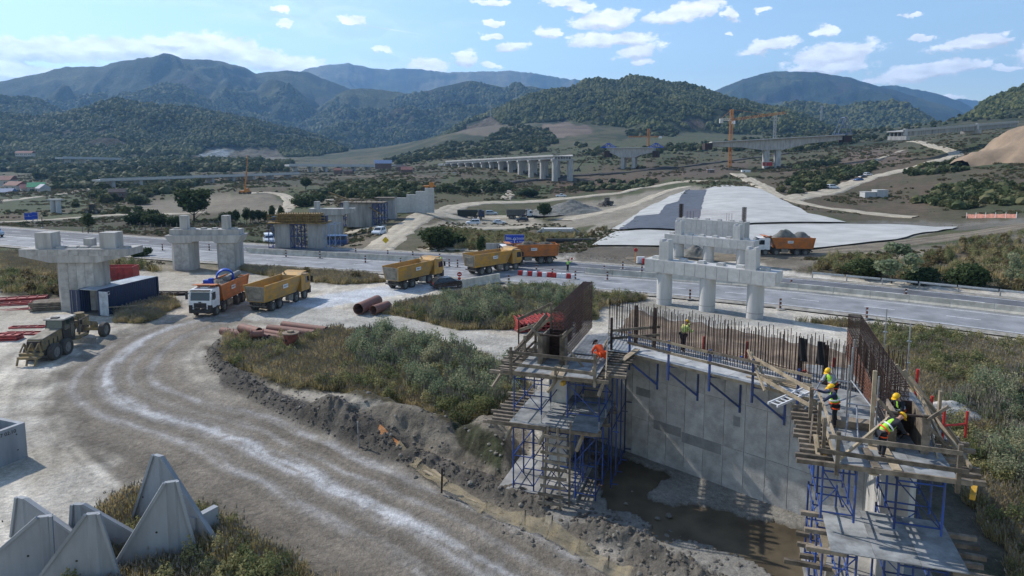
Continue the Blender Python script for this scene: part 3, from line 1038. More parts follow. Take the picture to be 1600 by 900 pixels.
 wob = (fbm(ah * .07, ah * 0, 2, 77) - .5) * .9 + (fbm(x / 2.2, y / 2.2, 3, 78) - .5) * .6 - (1.5 - 2.9 * sstep(29, 46, ah))
 s2 = sh + wob
 road = dh < 6.5
 rwt = 1 - sstep(4.0, 6.3, dh + (fbm(x / 1.4, y / 1.4, 3, 91) - .5) * 3.2)
 end = 1 - sstep(62, 80, ah)
 tra = vnoise(s2 * 1.5 + 9, ah * .03, 81) * .55 + vnoise(s2 * 5 + 9, ah * .07, 82) * .45
 tre = vnoise(s2 * 18, ah * .4, 83)
 bc = np.array((0.19, 0.165, 0.132)) * (0.62 + .62 * tra + .18 * (tre - .5))[:, None]
 # chalky slurry bands
 band = np.exp(-((s2 + 0.5) / 0.55) ** 2) + .55 * np.exp(-((s2 + 2.5) / 0.35) ** 2) + .45 * np.exp(-((s2 - 2.6) / .35) ** 2) + .3 * np.exp(-((s2 - 1.1) / .25) ** 2)
 spl = sstep(.36, .62, fbm(ah * .28, s2 * 4.5, 5, 84, .6) * .75 + ff * .25)
 bw = np.clip(band * (spl * 1.25 + .12) * (.45 + .9 * fbm(ah * .09, s2 * .7, 3, 85)), 0, 1)[:, None] * (1 - .0 * end)[:, None]
 bc = bc * (1 - bw * .8) + np.array((0.54, 0.545, 0.55)) * bw * .8
 w = (rwt * (0.35 + .65 * end) * (1 - .75 * sstep(2.2, 4.2, sh) * sstep(34, 42, ah)))[:, None]
 c = c * (1 - w) + bc * w
 cls[(rwt > .4) & (ah < 75)] = 1
 wr = (1 - sstep(.5, 1.4, np.abs(sh - 5.9))) * (1 - sstep(55, 62, ah))
 wl = (1 - sstep(.5, 1.2, np.abs(sh + 5.9))) * (1 - sstep(24, 30, ah))
 ww = np.clip(wr + wl, 0, 1)[:, None] * .85
 c = c * (1 - ww) + (np.array((0.075, 0.068, 0.058)) * (.6 + .9 * f1)[:, None]) * ww
 dark = (np.abs(sh + 5.0) < 1.1) & (ah < 60) & (f1 > .48)
 c[dark] = c[dark] * .8
 # pale concrete slab road to the crossing
 ds, sS, aS = polyline_dist(x, y, SLABR)
 sl_ = (ds < 3.1 + (f1 - .5) * .8) & (aS > 14) & (aS < 62)
 c[sl_] = np.array((0.50, 0.52, 0.54)) * (.75 + .5 * f1[sl_])[:, None]
 cls[sl_] = 5
 ds2, s3, a3 = polyline_dist(x, y, SIDE)
 sd_ = (ds2 < 3.4 + (f1 - .5) * 1.5)
 c[sd_] = (np.array((0.40, 0.38, 0.335)) * (.7 + .6 * (f1[sd_] * .5 + vnoise(s3 * 3, a3 * .08, 86)[sd_] * .5))[:, None])
 cls[sd_] = 5
 # pit floor and wet mud
 fl = PITF(x, y) > .5
 c[fl] = np.array((0.235, 0.225, 0.20)) * (.75 + .5 * f1[fl])[:, None]
 wt = WATERM(x, y) > .5
 c[wt] = np.array((0.085, 0.068, 0.042))
 v_ = np.c_[x, y, z]
 cg = c.reshape(nr, na, 3)
 for _k in range(1):
  cg[1:-1, 1:-1] = (cg[1:-1, 1:-1] * 4 + cg[:-2, 1:-1] * 1.5 + cg[2:, 1:-1] * 1.5 + cg[1:-1, :-2] * 1.5 + cg[1:-1, 2:] * 1.5) / 10
 c = cg.reshape(-1, 3)
 # faces by class so that each piece of the setting is an object of its own
 gi = np.arange(nr * na).reshape(nr, na)
 q = np.stack([gi[:-1, :-1], gi[:-1, 1:], gi[1:, 1:], gi[1:, :-1]], -1).reshape(-1, 4)
 qc = cls[q[:, 0]]
 c = np.clip(c, 0.005, .8)
 for k, nm in enumerate(('ground', 'haul_road', 'hills', 'field', 'embankment', 'dirt_track')):
  f = q[qc == k]
  if not len(f):
   continue
  used, inv = np.unique(f.ravel(), return_inverse=True)
  me = bpy.data.meshes.new(nm)
  me.vertices.add(len(used)); me.vertices.foreach_set('co', v_[used].ravel())
  me.loops.add(len(f) * 4); me.loops.foreach_set('vertex_index', inv.astype(np.int32).ravel())
  me.polygons.add(len(f)); me.polygons.foreach_set('loop_start', np.arange(0, len(f) * 4, 4, dtype=np.int32))
  me.polygons.foreach_set('loop_total', np.full(len(f), 4, np.int32))
  me.polygons.foreach_set('use_smooth', np.ones(len(f), bool))
  me.update(calc_edges=True)
  at = me.color_attributes.new('col', 'FLOAT_COLOR', 'POINT')
  at.data.foreach_set('color', np.c_[c[used], np.ones(len(used))].ravel())
  me.materials.append(ground_mat(k == 2, k == 4))
  link(nm, me, kind='structure')
 return dict(x=x, y=y, z=z, hm=hm, hk=hk, px=px, py=py, r=r)


def ground_mat(far=False, smooth=False):
 nm = 'hill_forest_floor' if far else 'geotextile' if smooth else 'earth'
 if nm in MATS:
  return MATS[nm]
 m = bpy.data.materials.new(nm); m.use_nodes = True
 t = m.node_tree; N, L = t.nodes, t.links
 b = N['Principled BSDF']
 b.inputs['Roughness'].default_value = 0.95; b.inputs['Specular IOR Level'].default_value = 0.15
 at = N.new('ShaderNodeAttribute'); at.attribute_name = 'col'
 ge = N.new('ShaderNodeNewGeometry')
 n1 = N.new('ShaderNodeTexNoise'); n1.inputs['Scale'].default_value = 0.09 if far else 3.5; n1.inputs['Detail'].default_value = 8; n1.inputs['Roughness'].default_value = .7
 L.new(ge.outputs['Position'], n1.inputs['Vector'])
 mr = N.new('ShaderNodeMapRange'); L.new(n1.outputs['Fac'], mr.inputs[0])
 mr.inputs[1].default_value = .3; mr.inputs[2].default_value = .7; mr.inputs[3].default_value = .55 if far else .9 if smooth else .7; mr.inputs[4].default_value = 1.5 if far else 1.08 if smooth else 1.28
 mu = N.new('ShaderNodeVectorMath'); mu.operation = 'SCALE'
 L.new(at.outputs['Color'], mu.inputs[0]); L.new(mr.outputs[0], mu.inputs['Scale'])
 n2 = N.new('ShaderNodeTexNoise'); n2.inputs['Scale'].default_value = 0.012 if far else 0.32; n2.inputs['Detail'].default_value = 9; n2.inputs['Roughness'].default_value = .72
 L.new(ge.outputs['Position'], n2.inputs['Vector'])
 m2 = N.new('ShaderNodeMapRange'); L.new(n2.outputs['Fac'], m2.inputs[0])
 m2.inputs[1].default_value = .32; m2.inputs[2].default_value = .68; m2.inputs[3].default_value = .93 if smooth else .7; m2.inputs[4].default_value = 1.05 if smooth else 1.25
 if not far:
  n3 = N.new('ShaderNodeTexNoise'); n3.inputs['Scale'].default_value = 17; n3.inputs['Detail'].default_value = 4; n3.inputs['Roughness'].default_value = .8
  L.new(ge.outputs['Position'], n3.inputs['Vector'])
  m3 = N.new('ShaderNodeMapRange'); L.new(n3.outputs['Fac'], m3.inputs[0])
  m3.inputs[1].default_value = .34; m3.inputs[2].default_value = .66; m3.inputs[3].default_value = .72; m3.inputs[4].default_value = 1.22
  mw = N.new('ShaderNodeVectorMath'); mw.operation = 'SCALE'
  L.new(mu.outputs[0], mw.inputs[0]); L.new(m3.outputs[0], mw.inputs['Scale']); mu = mw
 mv = N.new('ShaderNodeVectorMath'); mv.operation = 'SCALE'
 L.new(mu.outputs[0], mv.inputs[0]); L.new(m2.outputs[0], mv.inputs['Scale'])
 L.new(mv.outputs[0], b.inputs['Base Color'])
 bn = N.new('ShaderNodeTexNoise'); bn.inputs['Scale'].default_value = 0.06 if far else 2.2; bn.inputs['Detail'].default_value = 10; bn.inputs['Roughness'].default_value = .68
 L.new(ge.outputs['Position'], bn.inputs['Vector'])
 bp = N.new('ShaderNodeBump'); bp.inputs['Strength'].default_value = 1.0 if far else .9; bp.inputs['Distance'].default_value = 22.0 if far else .22
 L.new(bn.outputs['Fac'], bp.inputs['Height']); L.new(bp.outputs[0], b.inputs['Normal'])
 MATS[nm] = m
 return m


VEG = [
 [(318, 538), (350, 538), (420, 536), (500, 530), (520, 520), (620, 520), (690, 530), (720, 548), (790, 580), (830, 610), (815, 640), (770, 668), (700, 668), (650, 635), (590, 625), (520, 612), (440, 608), (380, 580), (335, 560)],
 [(600, 490), (650, 470), (760, 454), (850, 450), (930, 452), (1000, 458), (1010, 468), (935, 476), (930, 500), (860, 503), (800, 515), (700, 515), (640, 505)],
 [(150, 790), (215, 770), (280, 800), (350, 795), (420, 812), (500, 850), (580, 905), (600, 1000), (100, 1000)],
 [(1240, 500), (1320, 505), (1450, 520), (1620, 545), (1620, 950), (1560, 900), (1530, 770), (1480, 690), (1440, 620), (1360, 520), (1340, 510)],
 [(370, 420), (430, 410), (560, 425), (600, 440), (540, 445), (440, 436)],
 [(0, 395), (60, 398), (130, 420), (90, 432), (0, 425)],
 [(180, 490), (260, 468), (280, 478), (230, 505), (180, 505)],
]
TERR = build_ground()


def track(name, pp, w0, w1=None, col=(0.46, 0.41, 0.32), col2=(0.30, 0.26, 0.20), lift=.12, n=6, kind='structure', seed=0):
 """dirt track draped on the ground: a strip of its own with ruts and a ragged edge"""
 g = [G(a, b) for a, b in pp]
 L = smooth_line([(q.x, q.y) for q in g], n)
 L2, s_ = resample(L, 2.5)
 m = 12
 V, C_, F_ = [], [], []
 L2 = np.array(L2); T = np.gradient(L2, axis=0); T /= np.linalg.norm(T, axis=1)[:, None]; Nn = np.c_[T[:, 1], -T[:, 0]]
 tt = np.linspace(0, 1, len(L2)); W_ = w0 + ((w1 or w0) - w0) * tt
 for j in range(m + 1):
  q = j / m * 2 - 1
  ww = W_ * .5 * (1 + (fbm(s_ * .12 + 9 * (q > 0), s_ * 0 + seed, 3, 210) - .5) * .7 * abs(q) ** 2)
  xy = L2 + Nn * (q * ww)[:, None]
  r_ = np.hypot(xy[:, 0], xy[:, 1])
  z = ground(xy[:, 0], xy[:, 1]) + lift * np.clip(r_ / 130, .6, 3) * (1 if abs(q) < .99 else -.6)
  V.append(np.c_[xy, z])
  rut = .5 + .5 * math.cos(q * 9.5)
  k = np.clip(.35 + .45 * rut + (fbm(s_ * .25, s_ * 0 + q * 3, 4, 211 + seed) - .5) * 1.1, 0, 1)[:, None]
  C_.append(np.array(col) * k + np.array(col2) * (1 - k))
 nl = len(L2)
 V = np.stack(V, 1).reshape(-1, 3); C_ = np.stack(C_, 1).reshape(-1, 3)
 for i in range(nl - 1):
  for j in range(m):
   a = i * (m + 1) + j
   F_.append((a, a + 1, a + m + 2, a + m + 1))
 me = bpy.data.meshes.new(name); me.from_pydata(V.tolist(), [], F_)
 if me.polygons[0].normal.z < 0:
  me.flip_normals()
 at = me.color_attributes.new('col', 'FLOAT_COLOR', 'POINT'); at.data.foreach_set('color', np.c_[C_, np.ones(len(C_))].ravel())
 me.polygons.foreach_set('use_smooth', [True] * len(F_)); me.materials.append(ground_mat(False))
 return link(name, me, kind=kind)


def resample(line, step):
 L = np.array(line); seg = np.hypot(*(L[1:] - L[:-1]).T); cum = np.r_[0, np.cumsum(seg)]
 s = np.arange(0, cum[-1], step)
 return [(float(np.interp(a, cum, L[:, 0])), float(np.interp(a, cum, L[:, 1]))) for a in s], s


for k, (pp, w0, w1) in enumerate((([(575, 399), (605, 378), (640, 352), (668, 334), (720, 322), (800, 317), (900, 309), (1000, 294), (1052, 286), (1120, 284)], 7, 9),
         ([(672, 333), (700, 338), (760, 340), (840, 340)], 6, 9), ([(655, 392), (720, 389), (800, 396), (860, 398)], 4, 4),
         ([(1150, 272), (1172, 282), (1200, 297), (1235, 312), (1290, 325), (1370, 335), (1440, 340)], 8, 5),
         ([(1232, 312), (1262, 305), (1300, 298), (1345, 282), (1400, 269), (1450, 256), (1494, 242), (1458, 229), (1420, 221)], 10, 7),
         ([(-20, 348), (60, 345), (120, 341), (200, 336), (330, 331)], 6, 4), ([(-20, 318), (60, 308), (110, 301), (170, 292)], 6, 5),
         ([(385, 303), (432, 303), (452, 311), (455, 322), (428, 337)], 6, 6), ([(740, 299), (783, 296), (796, 303), (788, 313)], 5, 5),
         ([(1360, 254), (1385, 244), (1412, 235)], 5, 4), ([(470, 320), (520, 312), (560, 312)], 5, 4), ([(600, 352), (560, 360), (535, 366)], 5, 5),
         ([(880, 345), (950, 330), (1010, 312), (1070, 292)], 9, 7), ([(700, 354), (780, 357), (840, 352)], 6, 6))):
 track('dirt_track', pp, w0, w1, seed=k)
track('haul_road', [(985, 408), (1080, 404), (1180, 401), (1300, 393), (1400, 382), (1500, 368), (1620, 351), (1700, 340)], 6.5, 8, (0.24, 0.205, 0.155), (0.10, 0.085, 0.065), .1, seed=20)
track('railway_bench', [(700, 291), (780, 286), (860, 281), (1000, 268), (1090, 258), (1150, 251), (1230, 240)], 5, 5, (0.09, 0.08, 0.07), (0.05, 0.045, 0.04), .3, seed=21)
track('earth_bench', [(140, 300), (260, 292), (330, 283), (440, 277), (690, 279)], 14, 14, (0.14, 0.115, 0.085), (0.09, 0.075, 0.055), .1, seed=22)

def sheet(name, pp, m, lift, step=5.0):
 """cloth laid over the graded ground, outline given in the photograph"""
 from mathutils.geometry import delaunay_2d_cdt
 g = [G(a, b) for a, b in pp]; B = []
 for i in range(len(g)):
  a, b = g[i], g[(i + 1) % len(g)]; k = max(1, int((b - a).length / step))
  for j in range(k):
   q = a.lerp(b, j / k); w = .5 if j else 0
   B.append((q.x + random.uniform(-w, w) * .5, q.y + random.uniform(-w, w) * .5))
 xs = [q[0] for q in B]; ys = [q[1] for q in B]
 gx, gy = np.meshgrid(np.arange(min(xs), max(xs), step), np.arange(min(ys), max(ys), step))
 gx, gy = gx.ravel(), gy.ravel(); k = pip(gx, gy, B)
 V = [Vector(q) for q in B] + [Vector(q) for q in zip(gx[k].tolist(), gy[k].tolist())]
 n = len(B)
 v, e, f = delaunay_2d_cdt(V, [(i, (i + 1) % n) for i in range(n)], [], 1, 1e-4)[:3]
 x = np.array([q.x for q in v]); y = np.array([q.y for q in v]); z = ground(x, y) + lift
 b = MB(); b.v = np.c_[x, y, z].tolist(); b.f = [tuple(q) for q in f]
 me = b.mesh(name, m, 60)
 return link(name, me, kind='structure')


FLC = mat('white_fleece', (0.42, 0.42, 0.40), .9, .14, .16, .4, bscale=1.2)
LIN = mat('dark_liner', (0.085, 0.09, 0.105), .6, .25, .5, .3, bscale=2)
sheet('geotextile_sheet', [(1103, 297), (1135, 290), (1190, 297), (1225, 315), (1262, 335), (1322, 349), (1180, 350), (1064, 361), (1068, 351), (1092, 347), (1095, 325)], FLC, .35)
sheet('geotextile_sheet', [(955, 359), (1000, 331), (1060, 303), (1072, 297), (1060, 316), (1042, 321), (1030, 336), (995, 339), (968, 361)], FLC, .35)
sheet('geotextile_sheet', [(925, 385), (962, 363.5), (1060, 363.5), (1180, 353), (1320, 351.5), (1420, 353), (1496, 356), (1400, 376), (1290, 388), (1180, 396), (1030, 386)], FLC, .3)
sheet('liner_sheet', [(967, 361), (994, 339.5), (1029, 336.5), (1041, 321.5), (1059, 316.5), (1071, 298), (1104, 298), (1096, 325), (1093, 347.5), (1069, 351.5), (1065, 361.5)], LIN, .42)

# shallow brown water left in the pit
_wv = []
mbw = MB()
xs = [p[0] for p in _wat]; ys = [p[1] for p in _wat]
mbw.grid(lambda u, v: (min(xs) - 1 + u * (max(xs) - min(xs) + 2), min(ys) - 1 + v * (max(ys) - min(ys) + 2), 0.0), 90, 90)
_vx = np.array(mbw.v)
_cen = np.array([_vx[list(f)].mean(0) for f in mbw.f])
_ins = WATERM(_cen[:, 0], _cen[:, 1]) > .5
_ring = MB(); _ring.v = [(a, b, 0.205) for a, b, c_ in mbw.v]; _ring.f = [f for f, i in zip(mbw.f, _ins) if i]
WATERMAT = mat('muddy_water', (0.115, 0.092, 0.060), 0.5, 0.35, .35, 0.02, bscale=3, spec=.25)
_ring.build('water', WATERMAT, kind='structure')
# ------------------------------------------------------------------ vegetation
def leaf_cloud(name, m, n, blobs_, size, seed, flat=0.0, tri=True):
 """many small leaf clumps spread through the volume of a few overlapping ellipsoids"""
 rg = np.random.default_rng(seed)
 vol = np.array([b[3] * b[4] * b[5] for b in blobs_]); vol = vol / vol.sum()
 vs, fs = [], []
 for i in range(n):
  b = blobs_[rg.choice(len(blobs_), p=vol)]
  d = rg.normal(size=3); d /= np.linalg.norm(d)
  rr = rg.uniform(0.35, 1.0) ** 0.5
  rr *= 1 + 0.22 * math.sin(d[0] * 5 + seed) * math.cos(d[1] * 6 + d[2] * 4)
  c = np.array(b[:3]) + d * rr * np.array(b[3:6])
  s = size * rg.uniform(.5, 1.4)
  nrm = d * .7 + rg.normal(size=3) * .6; nrm /= np.linalg.norm(nrm) + 1e-9
  a = np.cross(nrm, rg.normal(size=3)); a /= np.linalg.norm(a) + 1e-9
  bb = np.cross(nrm, a)
  k = len(vs)
  vs += [c - a * s - bb * s * .5, c + a * s * .9 - bb * s * .6, c + a * s * .3 + bb * s, c - a * s * .7 + bb * s * .7 + nrm * s * .3]
  fs.append((k, k + 1, k + 2, k + 3))
 me = bpy.data.meshes.new(name)
 me.from_pydata([tuple(v) for v in vs], [], fs)
 me.materials.append(m)
 return me


def lump(name, m, seed, sub=2, h=1.0):
 """far crown: lumpy closed shape"""
 import bmesh
 bm = bmesh.new(); bmesh.ops.create_icosphere(bm, subdivisions=sub, radius=1)
 rg = random.Random(seed)
 o = Vector((rg.random() * 9, rg.random() * 9, rg.random() * 9))
 from mathutils import noise as mn
 for v in bm.verts:
  d = mn.fractal(v.co * 1.7 + o, 1.0, 2.0, 3)
  v.co *= 1 + d * .45
  v.co.z *= h * (1 if v.co.z > 0 else .6)
 me = bpy.data.meshes.new(name); bm.to_mesh(me); bm.free()
 me.materials.append(m)
 return me


def blades(name, m, n, seed, w=.035, lean=.5, spread=.45, heads=0, hm=None, hmin=.45):
 rg = random.Random(seed)
 b = MB(); hb_ = []
 for i in range(n):
  a = rg.random() * 6.283; rr = spread * math.sqrt(rg.random())
  x, y = math.cos(a) * rr, math.sin(a) * rr
  h = rg.uniform(hmin, 1.0); t = rg.random() * 6.283; l = lean * rg.random() ** 1.5
  dx, dy = math.cos(t) * l * h, math.sin(t) * l * h
  px_, py_ = -math.sin(t) * w, math.cos(t) * w
  k = len(b.v)
  b.v += [(x - px_, y - py_, 0), (x + px_, y + py_, 0), (x + dx * .4 + px_, y + dy * .4 + py_, h * .6), (x + dx * .4 - px_, y + dy * .4 - py_, h * .6), (x + dx, y + dy, h)]
  b.f += [(k, k + 1, k + 2, k + 3), (k + 3, k + 2, k + 4)]
  if heads and rg.random() < heads:
   hb_.append((x + dx, y + dy, h, dx, dy))
 me = bpy.data.meshes.new(name)
 nf = len(b.f)
 for (x, y, h, dx, dy) in hb_:
  k = len(b.v); s = .05
  b.v += [(x - s, y, h - .12), (x + s, y, h - .12), (x + dx * .25, y + dy * .25, h + .1), (x, y - s, h - .12), (x, y + s, h - .12)]
  b.f += [(k, k + 1, k + 2), (k + 3, k + 4, k + 2)]
 me.from_pydata(b.v, [], b.f)
 me.materials.append(m)
 if hm:
  me.materials.append(hm)
  mi = [0] * nf + [1] * (len(b.f) - nf)
  me.polygons.foreach_set('material_index', mi)
 return me


def scatter(name, pts, scl, meshes, label_kind='stuff', zs=None):
 """one countless mass: instances of a few small meshes on its own points"""
 c = bpy.data.collections.new(name + '_source')
 for i, me in enumerate(meshes):
  c.objects.link(bpy.data.objects.new('%s_source' % name, me))
 me = bpy.data.meshes.new(name)
 me.vertices.add(len(pts)); me.vertices.foreach_set('co', np.asarray(pts, float).ravel())
 a = me.attributes.new('scl', 'FLOAT_VECTOR', 'POINT')
 s3 = np.c_[scl, scl, scl * (zs if zs is not None else 1.0)]
 a.data.foreach_set('vector', s3.ravel())
 r = me.attributes.new('rz', 'FLOAT_VECTOR', 'POINT')
 r.data.foreach_set('vector', np.c_[RNG.uniform(-.12, .12, len(pts)), RNG.uniform(-.12, .12, len(pts)), RNG.uniform(0, 6.28, len(pts))].ravel())
 o = link(name, me, kind='stuff')
 ng = bpy.data.node_groups.new(name, 'GeometryNodeTree')
 ng.interface.new_socket('Geometry', in_out='INPUT', socket_type='NodeSocketGeometry')
 ng.interface.new_socket('Geometry', in_out='OUTPUT', socket_type='NodeSocketGeometry')
 N, L = ng.nodes, ng.links
 gi, go = N.new('NodeGroupInput'), N.new('NodeGroupOutput')
 ci = N.new('GeometryNodeCollectionInfo'); ci.inputs['Collection'].default_value = c
 ci.inputs['Separate Children'].default_value = True; ci.inputs['Reset Children'].default_value = True
 ip = N.new('GeometryNodeInstanceOnPoints'); ip.inputs['Pick Instance'].default_value = True
 mp = N.new('GeometryNodeMeshToPoints')
 a1 = N.new('GeometryNodeInputNamedAttribute'); a1.data_type = 'FLOAT_VECTOR'; a1.inputs['Name'].default_value = 'scl'
 a2 = N.new('GeometryNodeInputNamedAttribute'); a2.data_type = 'FLOAT_VECTOR'; a2.inputs['Name'].default_value = 'rz'
 L.new(gi.outputs[0], mp.inputs['Mesh']); L.new(mp.outputs[0], ip.inputs['Points'])
 L.new(ci.outputs[0], ip.inputs['Instance'])
 L.new(a1.outputs['Attribute'], ip.inputs['Scale']); 
 er = N.new('FunctionNodeEulerToRotation'); L.new(a2.outputs['Attribute'], er.inputs[0]); L.new(er.outputs[0], ip.inputs['Rotation'])
 L.new(ip.outputs[0], go.inputs[0])
 md = o.modifiers.new('scatter', 'NODES'); md.node_group = ng
 return o


FOR = leafmat('forest_leaves', (0.024, 0.038, 0.015), (0.062, 0.082, 0.028), (0.145, 0.15, 0.055), ns=.011)
FORY = leafmat('valley_leaves', (0.034, 0.050, 0.022), (0.072, 0.092, 0.038), (0.145, 0.14, 0.065), ns=.05)
BUSH = leafmat('bush_leaves', (0.022, 0.042, 0.016), (0.045, 0.070, 0.026), (0.080, 0.100, 0.038), trans=.3)
GRASS = leafmat('rough_grass', (0.17, 0.16, 0.075), (0.36, 0.30, 0.14), (0.55, 0.43, 0.24), trans=.4)
WEED = leafmat('green_weeds', (0.075, 0.105, 0.045), (0.19, 0.20, 0.085), (0.36, 0.31, 0.15), trans=.35)
REED = leafmat('reed_leaves', (0.10, 0.14, 0.085), (0.20, 0.24, 0.14), (0.36, 0.34, 0.21), trans=.4)
PLUME = mat('reed_plumes', (0.34, 0.30, 0.24), 0.9, .25, 3)
RUST = leafmat('autumn_scrub', (0.10, 0.075, 0.035), (0.16, 0.125, 0.06), (0.22, 0.18, 0.09), trans=.3)
BARK = mat('bark', (0.075, 0.06, 0.045), .9, .3, 3, .4)


def in_poly_pts(polys, n, rmax=160, rmin=0, seed=1, dens=None):
 """n random ground points inside photograph-outlined patches of land"""
 rg = np.random.default_rng(seed)
 out = []
 for pp in polys:
  w = []
  for a, b in pp:
   g = P(a, max(b, 262), 0)
   if rmax > 200:
    g = G(a, b)
   w.append((g.x, g.y))
  xs_ = [q[0] for q in w]; ys_ = [q[1] for q in w]
  area = abs(sum(w[i][0] * w[(i + 1) % len(w)][1] - w[(i + 1) % len(w)][0] * w[i][1] for i in range(len(w)))) / 2
  out.append((w, area, min(xs_), max(xs_), min(ys_), max(ys_)))
 tot = sum(o[1] for o in out)
 res = []
 for w, ar, xa, xb, ya, yb in out:
  k = int(n * ar / tot * 1.0) + 1
  bb = (xb - xa) * (yb - ya)
  m = int(k * bb / max(ar, 1e-3) * 1.1) + 4
  x = rg.uniform(xa, xb, m); y = rg.uniform(ya, yb, m)
  q = pip(x + (fbm(x / 3, y / 3, 2, 5) - .5) * 1.5, y + (fbm(x / 3, y / 3, 2, 6) - .5) * 1.5, w)
  x, y = x[q][:k], y[q][:k]
  res.append(np.c_[x, y])
 xy = np.concatenate(res)
 if dens is not None:
  f = dens(xy[:, 0], xy[:, 1])
  xy = xy[rg.random(len(xy)) < f]
 z = ground(xy[:, 0], xy[:, 1])
 return np.c_[xy, z]


def off_structs(p, clear=1.0):
 x, y = p[:, 0], p[:, 1]
 dh, sh_, ah = polyline_dist(x, y, HAUL); dm, _, _ = polyline_dist(x, y, MED)
 ds, _, a2 = polyline_dist(x, y, SIDE); dl, _, a3 = polyline_dist(x, y, SLABR)
 ok = ((dh > 6.3) | ((sh_ < -4.3) & (y < 38))) & (dm > 12.5) & (ds > 3.3) & (dl > 3.4) & (PITF(x, y) < .5)
 # keep clear of the wings and platforms
 for O, ra, rb, ua, ub in ((L0, -3.2, 3.4, -4.5, 13), (R0, -.8, 5.2, -9.4, 9)):
  rx = (x - O.x) * Rr.x + (y - O.y) * Rr.y; ux = (x - O.x) * U.x + (y - O.y) * U.y
  ok &= ~((rx > ra) & (rx < rb) & (ux > ua) & (ux < ub))
 return p[ok]


# forest on the hills: as many crowns as tell apart, denser with distance from the eye only in angle
def forest():
 rg = np.random.default_rng(5)
 n = 240000
 a = rg.uniform(math.radians(-42), math.radians(42), n)
 r = np.exp(rg.uniform(math.log(900), math.log(3900), n))
 x, y = np.sin(a) * r, np.cos(a) * r
 hz, hi = hills(x, y); bt = base_tps(x, y)
 on = (hz > bt + 1.0)
 hk = fbm(x / 260, y / 260, 5, 106); f2 = fbm(x / 70, y / 70, 4, 205)
 px_, py_ = proj(x, y, np.maximum(hz, bt))
 clear = np.zeros(n, bool)
 for pp in ([(835, 216), (840, 193), (885, 186), (930, 198), (925, 214)], [(708, 212), (735, 192), (768, 181), (800, 205), (770, 218)], [(1055, 196), (1080, 182), (1115, 190), (1100, 202)],
    [(290, 252), (330, 229), (430, 230), (455, 254)], [(180, 248), (215, 238), (255, 238), (250, 250)], [(780, 240), (850, 210), (1110, 200), (1110, 220), (900, 262)]):
  clear |= pip(px_, py_, pp)
 keep = on & (f2 + .35 * fbm(x / 170, y / 170, 3, 302) > .47) & (hk < .62 + .1 * f2) & ~clear & (py_ < 262)
 x, y = x[keep], y[keep]
 z = ground(x, y)
 r = np.hypot(x, y)
 s = np.clip(r / 1500 * 3.5, 3.0, 11) * rg.uniform(.35, 1.35, len(x)) * (.65 + .9 * fbm(x / 110, y / 110, 3, 301))
 return np.c_[x, y, z + s * .35], s


fp, fs_ = forest()
FM = [lump('crown', FOR, i, 2, 1.0 + .25 * (i % 3)) for i in range(5)]
scatter('forest', fp, fs_, FM)
print('forest', len(fp))


# scrub and woods of the valley floor
def valley():
 rg = np.random.default_rng(9)
 P_ = []; S_ = []
 zones = [  # pixel outline, number, crown radius
  ([(0, 238), (300, 246), (460, 256), (440, 266), (200, 262), (80, 272), (0, 268)], 1700, 6.0, .40),
  ([(60, 264), (200, 254), (460, 255), (450, 268), (300, 270), (60, 282)], 900, 5.0, .40),
  ([(80, 280), (200, 274), (300, 276), (200, 290), (80, 296)], 500, 3.6, .36),
  ([(140, 298), (200, 280), (280, 278), (320, 284), (300, 296), (240, 308), (150, 320)], 420, 3.2, .38),
  ([(500, 296), (620, 290), (690, 292), (680, 305), (600, 315), (540, 308), (500, 302)], 330, 2.6, .30),
  ([(690, 292), (740, 288), (800, 292), (790, 300), (700, 303)], 120, 2.6, .35),
  ([(740, 228), (800, 195), (860, 205), (870, 225), (800, 240)], 900, 4.5, .45),
  ([(600, 250), (700, 225), (800, 230), (860, 236), (700, 248), (620, 258)], 800, 4.5, .40),
  ([(975, 205), (1060, 202), (1056, 214), (980, 214)], 160, 4.5, .3),
  ([(1060, 228), (1200, 216), (1300, 210), (1380, 214), (1250, 238), (1100, 238)], 700, 4.2, .5),
  ([(900, 225), (1000, 236), (1090, 226), (1100, 240), (940, 250)], 260, 3.8, .5),
  ([(1180, 205), (1300, 196), (1440, 200), (1380, 222), (1200, 222)], 500, 4.5, .35),
  ([(1400, 214), (1440, 186), (1520, 182), (1600, 176), (1600, 186), (1500, 194)], 260, 4.0, .4),
  ([(880, 296), (900, 288), (960, 284), (1040, 280), (1000, 294), (920, 300)], 200, 2.0, .3),
  ([(1218, 300), (1245, 275), (1330, 262), (1370, 255), (1360, 270), (1310, 285), (1290, 300), (1240, 304)], 300, 2.3, .3),
  ([(1412, 272), (1440, 260), (1490, 256), (1510, 266), (1440, 276)], 110, 2.0, .3),
  ([(1430, 318), (1470, 295), (1530, 288), (1600, 292), (1600, 320), (1500, 328)], 300, 1.9, .3),
  ([(1240, 262), (1300, 250), (1310, 256), (1250, 266)], 60, 2.6, .3),
  ([(60, 330), (150, 322), (240, 335), (230, 342), (150, 340)], 60, 2.0, .5),
 ]
 for pp, n, s, thr in zones:
  p = in_poly_pts([pp], n * 2, rmax=4000, seed=int(n))
  f = fbm(p[:, 0] / 18, p[:, 1] / 18, 3, 44)
  p = p[f > thr + .05]
  d, _, _ = polyline_dist(p[:, 0], p[:, 1], MED)
  p = p[(d > 18)][:n]
  sz = s * .85 * rg.uniform(.3, 1.25, len(p)) * (.7 + .6 * fbm(p[:, 0] / 30, p[:, 1] / 30, 2, 9))
  P_.append(p + np.c_[np.zeros(len(p)), np.zeros(len(p)), sz * .35]); S_.append(sz)
 return np.concatenate(P_), np.concatenate(S_)


